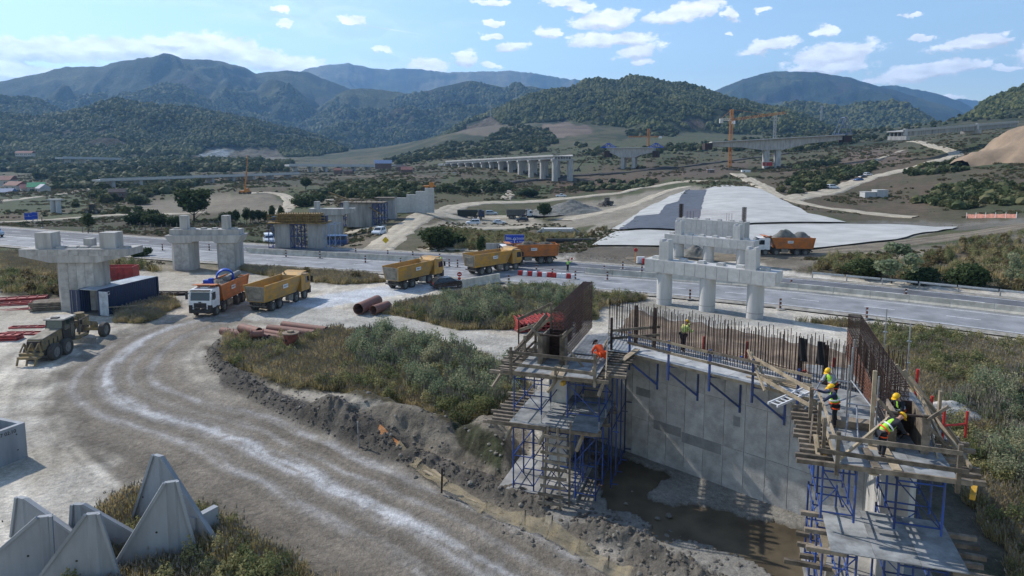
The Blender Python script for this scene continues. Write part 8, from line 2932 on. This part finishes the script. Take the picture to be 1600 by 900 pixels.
GR = 'red steel formwork pieces left of the container'
frame_panel('uppermost long red formwork panel at the left edge', 18, 470, 7, 1.4, .35, 8, group=GR, layers=2)
frame_panel('long red girder pointing at the container from the left edge', 40, 476, 11, .9, .42, 12, group=GR, layers=2)
frame_panel('pale red girder below the long one at the left edge', 12, 486, 8, .8, .40, 9, group=GR)
frame_panel('red panel lying on the ground behind the grader', 42, 522, 4.2, 1.0, .05, 6, group=GR)
frame_panel('small red panel nearer the grader than the others', 44, 512, 3.2, .7, .1, 5, group=GR)
frame_panel('stack of short red panels at the far left of the grader', 14, 531, 2.0, 1.1, .1, 4, layers=3, group=GR)
frame_panel('red frame leaning on the far verge left of the T-shaped pier', 48, 443, 2.6, 1.2, .7, 5, group=GR, tilt=.3)
frame_panel('red drum shaped bundle beside the leaning frame', 80, 440, 2.8, .7, .05, 5, layers=2, group=GR)
t = thing('steel_bin', 'open red steel skip behind the T-shaped pier', 'skip', P(178, 438, 0), .12)
MB().box((0, 0, .9), (4.8, .1, 1.8)).box((0, 2.2, .9), (4.8, .1, 1.8)).box((-2.4, 1.1, .9), (.1, 2.1, 1.796)).box((2.4, 1.1, .9), (.1, 2.1, 1.796)).box((0, 1.1, .05), (4.7, 2.1, .1)).build('bin_body', REDST, t)
me = MB().box((0, -.08, .9), (.12, .08, 1.7)).mesh('stiffener', REDST)
for i in range(6):
 link('stiffener', me, t, loc=(-2.2 + i * .88, 0, 0))
frame_panel('dark steel girder on the ground right of the container', 258, 461, 5, 1.2, .0, 6, m=REBAR_D, layers=2, group=None)
t = thing('timber_stack', 'weathered stack of long timbers between red girders and container', 'timber stack', P(88, 484, 0), .25)
for l in range(5):
 me = MB().box((0, 0, .1 + l * .22), (4.2, .22, .16)).mesh('timber', WOOD)
 for i in range(7):
  link('timber', me, t, loc=(random.uniform(-.2, .2), -.9 + i * .3, 0))
frame_panel('blue trestle lying along the container side', 186, 489, 3.6, .8, .3, 5, m=NAVY, layers=2)
o = MB().bar((0, 0, .8), (3.4, 1.1, .8), .12).bar((0, 0, 0), (0, 0, .8), .1).bar((3.4, 1.1, 0), (3.4, 1.1, .8), .1).build('timber_trestle', WOOD_L); o.location = P(165, 492, 0); tag(o, 'pale timber trestle in front of the container', 'trestle')
# red crate stack behind the left cage
t = thing('red_formwork_stack', 'stack of red ribbed formwork panels on the yard behind the left rebar cage', 'formwork', P(846, 516, 0), .28)
for l in range(3):
 for j in range(2):
  MB().box((j * .2, j * 1.5, .18 + l * .36), (5.2 - l * .4, 1.3, .1)).build('panel', REDST, t)
  me = MB().box((0, 0, 0), (.1, 1.3, .3)).mesh('rib', REDST)
  for i in range(12):
   link('rib', me, t, loc=(-2.4 + i * .44 + j * .2, j * 1.5, .3 + l * .36))

# ------------------------------------------------------------------ road furniture
ORB = mat('rust_brown_post', (.16, .07, .045), .8, .3, 4)
pm_ = MB().box((0, 0, .62), (.22, .08, 1.15)).mesh('panel', ORB)
bm2 = MB().box((0, 0, .05), (.8, .4, .1)).mesh('foot', CONC)
sm2 = MB().box((0, -.045, 0), (.2, .02, .14)).mesh('reflective_stripe', WHITE)


def delineator(label, px, py, group, z=0.0, s=1.0):
 t = thing('delineator_post', label, 'delineator post', P(px, py, z), random.uniform(-.2, .2), group)
 t.scale = (s,) * 3
 link('panel', pm_, t); link('foot', bm2, t)
 for k in (.45, .9):
  link('reflective_stripe', sm2, t, loc=(0, 0, k))
 return t


for grp, lst in (('delineator posts on the near lane left of the crossing', [(447, 402), (500, 404), (571, 411), (626, 415)]),
     ('delineator posts along the far lane left of the crossing', [(556, 398), (606, 402), (645, 404), (687, 408), (94, 378), (254, 392), (327, 392), (377, 396)]),
     ('delineator posts around the truck crossing', [(674, 414), (702, 417), (715, 418), (838, 427), (863, 433), (899, 437)]),
     ('delineator posts on the motorway right of the crossing', [(944, 428), (973, 421), (1003, 425), (949, 438), (1078, 468), (1219, 483), (1354, 498)]),
     ('delineator posts along the far lane by the guardrail', [(1236, 452), (1415, 467)]),
     ('post at reed edge', [(795, 444)])):
 for px_, py_ in lst:
  delineator('brown and white ' + {'p': 'leaning post by the reeds beside the near lane'}.get(grp[0] if grp == 'post at reed edge' else '', 'post of the %s' % grp.replace('delineator posts ', 'row standing ')), px_, py_, None if grp == 'post at reed edge' else grp)
# water filled barriers
wb = {}
for nm, m in (('r', RED), ('w', WHITE)):
 wb[nm] = MB().prism_y([(-.55, 0), (.55, 0), (.55, .25), (.46, .8), (-.46, .8), (-.55, .25)], -.25, .25).mesh('water_barrier', m)
seq = 'rwrwrwrrwwrwr'
for i in range(12):
 f = i / 11
 c = seq[i]
 o = link('water_barrier', wb[c], loc=P(813 + f * 83, 430 + f * 5.5, 0), rz=-.12, scale=(.6, 1, .8))
 tag(o, '%s plastic barrier in the line beside the truck crossing' % ('red' if c == 'r' else 'white'), 'plastic barrier', '%s plastic barriers in the line' % ('red' if c == 'r' else 'white'))
o = MB().box((0, 0, .5), (1.2, .5, 1.0)).build('water_barrier', WHITE); o.location = P(1001, 411, 0); tag(o, 'single white plastic barrier left of the portal piers', 'plastic barrier')
o = MB().box((0, 0, .4), (.5, .4, .8)).build('water_barrier', RED); o.location = P(1006, 412, 0); tag(o, 'single red plastic barrier beside the white one left of the portal piers', 'plastic barrier')


def sign(label, g, h, w, hh, m, txt=None, name='direction_sign', rz=0.0, tsize=.5):
 t = thing(name, label, 'road sign', g, rz)
 for s in (-.35, .35):
  MB().cyl((s * w, .08, 0), (s * w, .08, h), .06, n=8).build('post', STEEL, t)
 p = MB().box((0, 0, h - hh / 2), (w, .06, hh)).build('panel', m, t)
 MB().box((0, -.034, h - hh / 2), (w - .12, .01, .03)).box((0, -.034, h - .06), (w - .1, .01, .04)).box((0, -.034, h - hh + .06), (w - .1, .01, .04)).build('border', WHITE, p)
 for (s_, x, z, sz) in (txt or []):
  text(p, s_, sz, (x, -.045, z), (PIH, 0, 0), WHITE, .006)
 return t


sg = sign('blue direction sign with white lettering behind the crossing trucks', P(804, 404, 0) + Vector((0, 2.2, 0)), 3.7, 3.2, 1.7, BLUEP, [('Sibiu', -1.0, 3.1, .5), ('Bucuresti', 1.0, 3.1, .34), ('R. Valcea', 1.0, 2.5, .34), ('Talmaciu', -1.0, 2.5, .34)])
MB().tube((0, -.05, 2.95), (0, -.04, 2.95), .22, .07, 16).bar((0, -.045, 2.2), (0, -.045, 2.7), .08, .01).build('roundabout_symbol', WHITE, sg)
g = P(43, 371, 0); g = PD(46, 352, 172)
sign('left one of two blue signs beside the motorway in the left meadow', PD(46, 347, 190), 2.6, 2.6, 2.0, BLUEP, [('i', 0, 1.8, .9)])
sign('right one of two blue signs beside the motorway in the left meadow', PD(55, 347, 189), 2.8, 1.6, 2.0, BLUEP)
t = thing('stop_sign', 'red and white stop sign on a post beside the black car', 'road sign', P(718, 449, 0))
MB().cyl((0, 0, 0), (0, 0, 1.9), .035, n=8).build('post', WHITE, t)
MB().cyl((0, -.05, 1.7), (0, -.01, 1.7), .32, n=8).cyl((0, -.05, 1.15), (0, -.01, 1.15), .2, n=8).build('disc', RED, t)
MB().box((0, -.06, 1.7), (.4, .01, .1)).build('bar', WHITE, t)
t = thing('warning_sign', 'yellow square warning sign at the foot of the dirt track', 'road sign', PD(603, 392, 124))
MB().cyl((0, 0, 0), (0, 0, 2.0), .04, n=8).build('post', WHITE, t)
MB().box((0, 0, 0), (.9, .05, .9), Matrix.Translation((0, -.04, 2.0)) @ Matrix.Rotation(.78, 4, 'Y')).build('panel', mat('yellow_sign', (.6, .42, .02), .5, .1, 3), t)
t = thing('warning_lamp', 'orange traffic lamp with red head left of the portal piers', 'lamp', P(993, 408, 0))
MB().cyl((0, 0, 0), (0, 0, 1.6), .06, n=8).build('post', AMBER, t)
MB().cyl((0, -.1, 1.8), (0, .1, 1.8), .3, n=14).build('lamp_head', RED, t)
t = thing('lamp_post', 'slim grey post with a small white box in the left meadow', 'post', PD(67, 362, 158))
MB().cyl((0, 0, 0), (0, 0, 3.4), .09, n=8).build('post', CHASSIS, t); MB().box((0, -.1, .8), (.4, .2, .5)).build('box', WHITE, t)

# safety netting along the road edge
NETY = mat('faded_yellow_netting', (.30, .24, .14), .9, .3, 2, color2=(.22, .19, .13))
NETO = mat('orange_netting', (.62, .24, .08), .85, .25, 2, color2=(.45, .22, .08))
for _m in (NETY, NETO):      # open weave: half of each small cell is hole
 _t = _m.node_tree; _b = _t.nodes['Principled BSDF']
 _c = _t.nodes.new('ShaderNodeTexCoord'); _n = _t.nodes.new('ShaderNodeTexNoise'); _n.inputs['Scale'].default_value = 70
 _g = _t.nodes.new('ShaderNodeMapRange'); _g.inputs[1].default_value = .45; _g.inputs[2].default_value = .55; _g.inputs[3].default_value = .2; _g.inputs[4].default_value = .85
 _t.links.new(_c.outputs['Object'], _n.inputs['Vector']); _t.links.new(_n.outputs['Fac'], _g.inputs[0]); _t.links.new(_g.outputs[0], _b.inputs['Alpha'])
tn = thing('safety_netting', 'sagging orange to yellow safety netting on stakes between haul road and pit', 'netting', (0, 0, 0))
npx = [(594, 690), (625, 708), (660, 732), (700, 762), (760, 797), (820, 820), (862, 838), (905, 862), (950, 888), (990, 905)]
npt = [P(a, b, 0) for a, b in npx]
for i in range(len(npt) - 1):
 a, b = npt[i], npt[i + 1]
 hs_ = (1.0, .6, .3, .22, .25, .5, .75, .45, .3, .3); hA, hB = hs_[i], hs_[i + 1]
 m = MB(); n = 14
 def nf(u, v, a=a, b=b, hA=hA, hB=hB):
  p_ = a.lerp(b, u); h = (hA + (hB - hA) * u) * (1 - .22 * math.sin(math.pi * u))
  off = (1 - v) * .55 + .18 * math.sin(u * 7 + i) * v * (1 - v) * 3
  gzv = .14 + .08 * math.sin(u * 5 + i * 2)
  return (p_.x + off * -.5, p_.y + off * -.75, gzv + h * v + .03 * math.sin(u * 11 + v * 5))
 m.grid(nf, n, 6)
 m.build('net_sheet', NETO if i == 0 else NETY, tn, 80)
 MB().bar((a.x, a.y, 0), (a.x + .03, a.y, hA + .25), .06).build('stake', WOOD, tn)
o = MB().bar((0, 0, 0), (.05, .0, 1.3), .09).build('timber_stake', REBAR_D); o.location = P(690, 770, .1); tag(o, 'dark upright stake in the mud berm in front of the netting', 'stake')
o = MB().cyl((0, 0, 0), (-.05, 0, 1.5), .04, n=7).build('grey_stake', STEEL); o.location = P(561, 698, .1); tag(o, 'thin grey stake beside the near mound left of the netting', 'stake')
for i, (a, b) in enumerate((((662, 735), (690, 750)), ((676, 733), (690, 746)), ((722, 775), (757, 788)))):
 o = MB().bar(P(*a, .25), P(*b, .25), .16, .05).build('plank', WOOD_L); tag(o, ['long pale plank lying along the netting', 'short pale plank leaning beside the long one', 'thin plank in the mud further right along the netting'][i], 'plank')
# orange netting on the right meadow
tn = thing('safety_netting', 'faded orange netting fence on the right hillside below the meadow', 'netting', (0, 0, 0))
a_, b_ = G(1510, 341), G(1588, 341)
MB().grid(lambda u, v: (a_.x + (b_.x - a_.x) * u, a_.y + (b_.y - a_.y) * u, a_.z + (b_.z - a_.z) * u + v * 1.1 * (1 - .15 * abs(math.sin(u * 12)))), 20, 2).build('net_sheet', mat('pink_orange_net', (.55, .26, .20), .9, .2, 2), tn)
for i in range(6):
 p_ = a_.lerp(b_, i / 5); MB().bar(p_, p_ + Vector((0, 0, 1.4)), .1).build('stake', WHITE, tn)
# ------------------------------------------------------------------ people
def skin_mesh(name, verts, edges, radii, m, sub=2, root=0):
 me = bpy.data.meshes.new(name)
 me.from_pydata(verts, edges, [])
 o = bpy.data.objects.new(name, me); COL.objects.link(o)
 o.modifiers.new('skin', 'SKIN')
 sv = me.skin_vertices[0].data
 for i, r in enumerate(radii):
  sv[i].radius = r if hasattr(r, '__len__') else (r, r)
  sv[i].use_root = (i == root)
 o.modifiers['skin'].use_smooth_shade = True
 s = o.modifiers.new('sub', 'SUBSURF'); s.levels = sub; s.render_levels = sub
 dg = bpy.context.evaluated_depsgraph_get()
 m2 = bpy.data.meshes.new_from_object(o.evaluated_get(dg))
 bpy.data.objects.remove(o); bpy.data.meshes.remove(me)
 m2.materials.clear(); m2.materials.append(m)
 m2.name = name
 return m2


def person(label, loc, rz, pose, top, legs, vest=None, hat=HAT, harness=False, scale=1.0):
 """pose: joint positions in metres, local frame: x forward (facing), y left, z up; feet on z=0"""
 J = {k: Vector(v) for k, v in pose.items()}
 t = thing('person', label, 'person', loc, rz)
 t.scale = (scale,) * 3
 names = ['pelvis', 'belly', 'chest', 'neck', 'head0', 'head1']
 V = []; E = []; R = []
 idx = {}

 def add(n, p, r, par=None):
  idx[n] = len(V); V.append(tuple(p)); R.append(r)
  if par is not None:
   E.append((idx[par], idx[n]))
 pel, ch = J['pelvis'], J['chest']
 add('pelvis', pel, (.13, .15)); add('belly', pel.lerp(ch, .5), (.12, .14), 'pelvis'); add('chest', ch, (.13, .17), 'belly')
 nk = J['neck']; hd = J['head']
 add('neck', nk, .058, 'chest'); add('jaw', nk.lerp(hd, .55), (.075, .068), 'neck'); add('head', hd, (.095, .085), 'jaw')
 add('crown', hd + (hd - nk).normalized() * .06, .07, 'head')
 f = (J['look'] - hd).normalized()
 add('nose', nk.lerp(hd, .8) + f * .10, .018, 'head')
 for s in ('l', 'r'):
  sh, elb, wr = J['sh_' + s], J['el_' + s], J['wr_' + s]
  add('sh' + s, sh, .065, 'chest'); add('el' + s, elb, .045, 'sh' + s); add('wr' + s, wr, .030, 'el' + s)
  d = (wr - elb).normalized(); side = d.cross(Vector((0, 0, 1))); side = side.normalized() if side.length > .1 else Vector((0, 1, 0))
  up = side.cross(d)
  pm = wr + d * .06
  add('palm' + s, pm, (.024, .036), 'wr' + s)
  for k, (o_, ln) in enumerate(((-.028, .07), (-.01, .082), (.01, .078), (.027, .062))):
   a = pm + side * o_ + d * .04
   add('f%d%s' % (k, s), a, .010, 'palm' + s)
   add('g%d%s' % (k, s), a + d * ln * .55 - up * .012, .009, 'f%d%s' % (k, s))
   add('h%d%s' % (k, s), a + d * ln * .8 - up * .04, .0075, 'g%d%s' % (k, s))
  add('th' + s, wr + d * .03 - side * .035 - up * .01, .012, 'wr' + s); add('ti' + s, wr + d * .07 - side * .05 - up * .03, .009, 'th' + s)
  hp, kn, an, to = J['hip_' + s], J['kn_' + s], J['an_' + s], J['toe_' + s]
  add('hip' + s, hp, .095, 'pelvis'); add('kn' + s, kn, .062, 'hip' + s); add('an' + s, an, .042, 'kn' + s); add('toe' + s, to, .038, 'an' + s)
 link('body', skin_mesh('body', V, E, R, SKIN, 1), t)
 # clothes: jacket, trousers, boots, vest
 jv = [pel + Vector((0, 0, .02)), pel.lerp(ch, .5), ch, nk - (nk - ch) * .25, J['sh_l'], J['el_l'], J['wr_l'] - (J['wr_l'] - J['el_l']) * .08, J['sh_r'], J['el_r'], J['wr_r'] - (J['wr_r'] - J['el_r']) * .08]
 link('jacket', skin_mesh('jacket', [tuple(v) for v in jv], [(0, 1), (1, 2), (2, 3), (2, 4), (4, 5), (5, 6), (2, 7), (7, 8), (8, 9)],
        [(.16, .18), (.145, .165), (.155, .195), .085, .085, .062, .05, .085, .062, .05], top), t)
 tv = [pel, J['hip_l'], J['kn_l'], J['an_l'] + (J['kn_l'] - J['an_l']) * .1, J['hip_r'], J['kn_r'], J['an_r'] + (J['kn_r'] - J['an_r']) * .1]
 link('trousers', skin_mesh('trousers', [tuple(v) for v in tv], [(0, 1), (1, 2), (2, 3), (0, 4), (4, 5), (5, 6)], [(.15, .165), .115, .083, .07, .115, .083, .07], legs), t)
 for s in ('l', 'r'):
  an, to = J['an_' + s], J['toe_' + s]
  link('boot', skin_mesh('boot', [tuple(an + Vector((0, 0, .08))), tuple(an - Vector((0, 0, .03))), tuple(to)], [(0, 1), (1, 2)], [.06, .058, .05], BLACK, 1), t)
 if vest is not None:
  vv = [pel.lerp(ch, -.02), pel.lerp(ch, .5), ch, ch.lerp(nk, .5), J['sh_l'].lerp(ch, .35), J['sh_r'].lerp(ch, .35)]
  v_ = link('vest', skin_mesh('vest', [tuple(v) for v in vv], [(0, 1), (1, 2), (2, 3), (2, 4), (2, 5)], [(.175, .195), (.16, .18), (.17, .21), .10, .115, .115], vest), t)
  ax = (ch - pel).normalized()
  for q, f_ in enumerate((.22, .55)):
   c = pel.lerp(ch, f_)
   rr = []
   m_ = MB(); n = 18
   x_ = Vector((0, 1, 0)); y_ = ax.cross(x_).normalized(); x_ = y_.cross(ax)
   for i in range(n):
    a0 = 6.2832 * i / n; a1 = 6.2832 * (i + 1) / n
    p0 = c + x_ * math.cos(a0) * .205 + y_ * math.sin(a0) * .185; p1 = c + x_ * math.cos(a1) * .205 + y_ * math.sin(a1) * .185
    m_.bar(p0 - ax * .0, p1, .02, .05, up=tuple(ax))
   m_.build('reflective_band' if not (harness and q == 0) else 'harness_belt', REFL if not (harness and q == 0) else HIVIS_O, v_)
  if harness:
   for s in ('l', 'r'):
    b = MB()
    h_ = J['hip_' + s]; k_ = J['kn_' + s]; c = h_.lerp(k_, .25)
    for i in range(12):
     a0 = 6.2832 * i / 12; a1 = 6.2832 * (i + 1) / 12
     b.bar(c + Vector((math.cos(a0) * .125, math.sin(a0) * .125, .02)), c + Vector((math.cos(a1) * .125, math.sin(a1) * .125, .02)), .02, .04)
    b.build('harness_strap', HIVIS_O, t)
 if hat is not None:
  axis = (hd - nk).normalized(); c = hd + axis * .045
  vs, fs = [], []
  x_ = f - axis * f.dot(axis); x_ = x_.normalized(); y_ = axis.cross(x_)
  n, mrow = 16, 6
  for j in range(mrow + 1):
   ph = j / mrow * 1.571
   for i in range(n):
    th = 6.2832 * i / n
    vs.append(c + (x_ * math.cos(th) * .15 + y_ * math.sin(th) * .125) * math.cos(ph) + axis * math.sin(ph) * .125)
  for j in range(mrow):
   for i in range(n):
    k = (i + 1) % n
    fs.append((j * n + i, j * n + k, (j + 1) * n + k, (j + 1) * n + i))
  h_ = MB().add(vs, fs).build('hard_hat', hat, t, 60)
  b = MB()
  k = [c + x_ * .12 + y_ * .11, c + x_ * .22 + y_ * .05, c + x_ * .22 - y_ * .05, c + x_ * .12 - y_ * .11]
  b.v += [tuple(v) for v in k] + [tuple(v - axis * .012) for v in k]
  b.f += [(0, 1, 2, 3), (7, 6, 5, 4), (0, 4, 5, 1), (1, 5, 6, 2), (2, 6, 7, 3), (3, 7, 4, 0)]
  b.build('brim', hat, h_)
 # eyes, ears, mouth
 mid = nk.lerp(hd, .92)
 sd = f.cross(hd - nk).normalized()
 for s in (-1, 1):
  e = MB().cyl(mid + sd * s * .032 + f * .078, mid + sd * s * .032 + f * .094, .012, n=6)
  e.build('eye', BLACK, t)
  MB().cyl(mid + sd * s * .085 - f * .005, mid + sd * s * .102 - f * .01, .03, .024, 8).build('ear', SKIN, t)
 MB().box(nk.lerp(hd, .55) + f * .078, (.03, .045, .008)).build('mouth', mat('lips', (.25, .1, .08), .6, .1, 5), t)
 return t


def stand(lean=0.0, head=(0.0, 0), arms=None, legs=None, h=1.0):
 p = dict(pelvis=(0, 0, .95), chest=(lean * .42, 0, 1.33 - lean * .1), neck=(lean * .60, 0, 1.50 - lean * .16), head=(lean * .68 + .03, 0, 1.62 - lean * .2), look=(1.5, 0, 1.3 - lean * .5),
    hip_l=(0, .10, .90), hip_r=(0, -.10, .90), kn_l=(.05, .12, .50), kn_r=(-.02, -.12, .50), an_l=(0, .13, .09), an_r=(-.1, -.13, .09), toe_l=(.15, .15, .045), toe_r=(.05, -.15, .045))
 c = Vector(p['chest'])
 p['sh_l'] = (c.x + .01, .20, c.z + .08); p['sh_r'] = (c.x + .01, -.20, c.z + .08)
 p['el_l'] = (c.x + .10, .27, c.z - .18); p['el_r'] = (c.x + .10, -.27, c.z - .18)
 p['wr_l'] = (c.x + .33, .22, c.z - .22); p['wr_r'] = (c.x + .33, -.22, c.z - .22)
 if arms:
  p.update(arms)
 if legs:
  p.update(legs)
 return p


# on the walkway, reaching for the starter bars
wpos = on_wall(2.45 + .7, .45, DK + .02)
wpos = P(1067, 549, DK + .02)
person('worker in yellow jacket standing on the walkway, reaching to a starter bar', wpos, math.radians(25), stand(.25, arms=dict(el_l=(.35, .2, 1.35), wr_l=(.62, .12, 1.42), el_r=(.28, -.28, 1.1), wr_r=(.5, -.2, 1.15))), mat('yellow_work_jacket', (.60, .72, .22), .8, .15, 5), DARKC, None, HAT)
# crouching in orange on the left platform
cr = dict(pelvis=(0, 0, .42), chest=(.32, 0, .66), neck=(.47, 0, .78), head=(.56, 0, .86), look=(1.2, .3, .3), hip_l=(0, .12, .40), hip_r=(0, -.12, .40), kn_l=(.40, .2, .42), kn_r=(.32, -.22, .30),
   an_l=(.12, .2, .09), an_r=(-.12, -.2, .09), toe_l=(.28, .22, .04), toe_r=(.02, -.22, .04), sh_l=(.34, .2, .72), sh_r=(.34, -.2, .72), el_l=(.5, .25, .48), el_r=(.52, -.2, .5), wr_l=(.66, .15, .28), wr_r=(.68, -.12, .3))
person('worker in orange suit crouching at the edge of the left work platform', P(941, 565, DK + .02), math.radians(120), cr, HIVIS_O, HIVIS_O, None, mat('dark_hood', (.03, .02, .02), .9, .1, 3))
# two workers with a long pole
person('worker in grey top and lime vest holding a tube behind the navy one', P(1301, 634, DK + .03), math.radians(200), stand(.45, arms=dict(el_l=(.40, .22, 1.0), wr_l=(.52, .1, .82), el_r=(.42, -.22, 1.05), wr_r=(.62, -.1, 1.12))), GREYC, DARKC, HIVIS, HAT, True)
person('worker in navy top and lime vest in front of the grey topped one', P(1303, 668, DK + .03), math.radians(165), stand(.2, arms=dict(el_l=(.32, .25, 1.25), wr_l=(.50, .2, 1.05), el_r=(.36, -.3, 1.28), wr_r=(.66, -.32, 1.35))), NAVYC, DARKC, HIVIS, HAT, True)
o = MB().cyl(P(1258, 640, DK + .1), P(1294, 575, DK + 1.05), .035, n=8).build('steel_tube', STEEL, smooth=40); tag(o, 'long grey tube held by the two workers at the deck corner', 'tube')
# bending worker tying steel
person('worker in dark jacket and lime vest bending over the form at the right platform', P(1378, 714, DK + .03), math.radians(10), stand(.95, arms=dict(el_l=(.62, .24, .98), wr_l=(.86, .12, .86), el_r=(.60, -.24, .95), wr_r=(.84, -.1, .84)), legs=dict(pelvis=(-.1, 0, .93), hip_l=(-.1, .1, .88), hip_r=(-.1, -.1, .88))), DARKC, DARKC, HIVIS, HAT, True)
person('worker with lime vest half hidden behind the upright plank at the right cage', P(1404, 682, DK + .03), math.radians(200), stand(.3, arms=dict(el_l=(.3, .3, 1.05), wr_l=(.5, .25, .95))), DARKC, DARKC, HIVIS, HAT, True)
# traffic marshals
person('traffic marshal in lime jacket holding a red paddle at the truck crossing', P(887, 424, 0), math.radians(-20), stand(.0, arms=dict(el_l=(.25, .3, 1.35), wr_l=(.5, .3, 1.45))), HIVIS, DARKC, None, mat('dark_cap', (.03, .03, .03), .8, .1, 3))
o = MB().cyl((0, 0, 0), (0, 0, .35), .02, n=6).cyl((0, -.02, .5), (0, .02, .5), .16, n=12).build('signal_paddle', RED); o.location = P(887, 424, 0) + Vector((.6, .1, 1.35)); tag(o, 'red signal paddle held by the marshal at the truck crossing', 'paddle')
person('traffic marshal in lime jacket standing behind the middle yellow truck', P(689, 417, 0), math.radians(200), stand(.05), HIVIS, DARKC, None, None)
HAZE = 0.00007
# ------------------------------------------------------------------ air
hb = MB().box((0, 6700, 760), (24000, 14200, 1800))
hm_ = bpy.data.materials.new('air'); hm_.use_nodes = True
_t = hm_.node_tree; _t.nodes.clear()
_v = _t.nodes.new('ShaderNodeVolumePrincipled'); _o = _t.nodes.new('ShaderNodeOutputMaterial')
_v.inputs['Color'].default_value = (0.30, 0.58, 1.0, 1)
_v.inputs['Density'].default_value = HAZE
_v.inputs['Anisotropy'].default_value = 0.3
_t.links.new(_v.outputs[0], _o.inputs['Volume'])
hb.build('haze', hm_, kind='stuff')
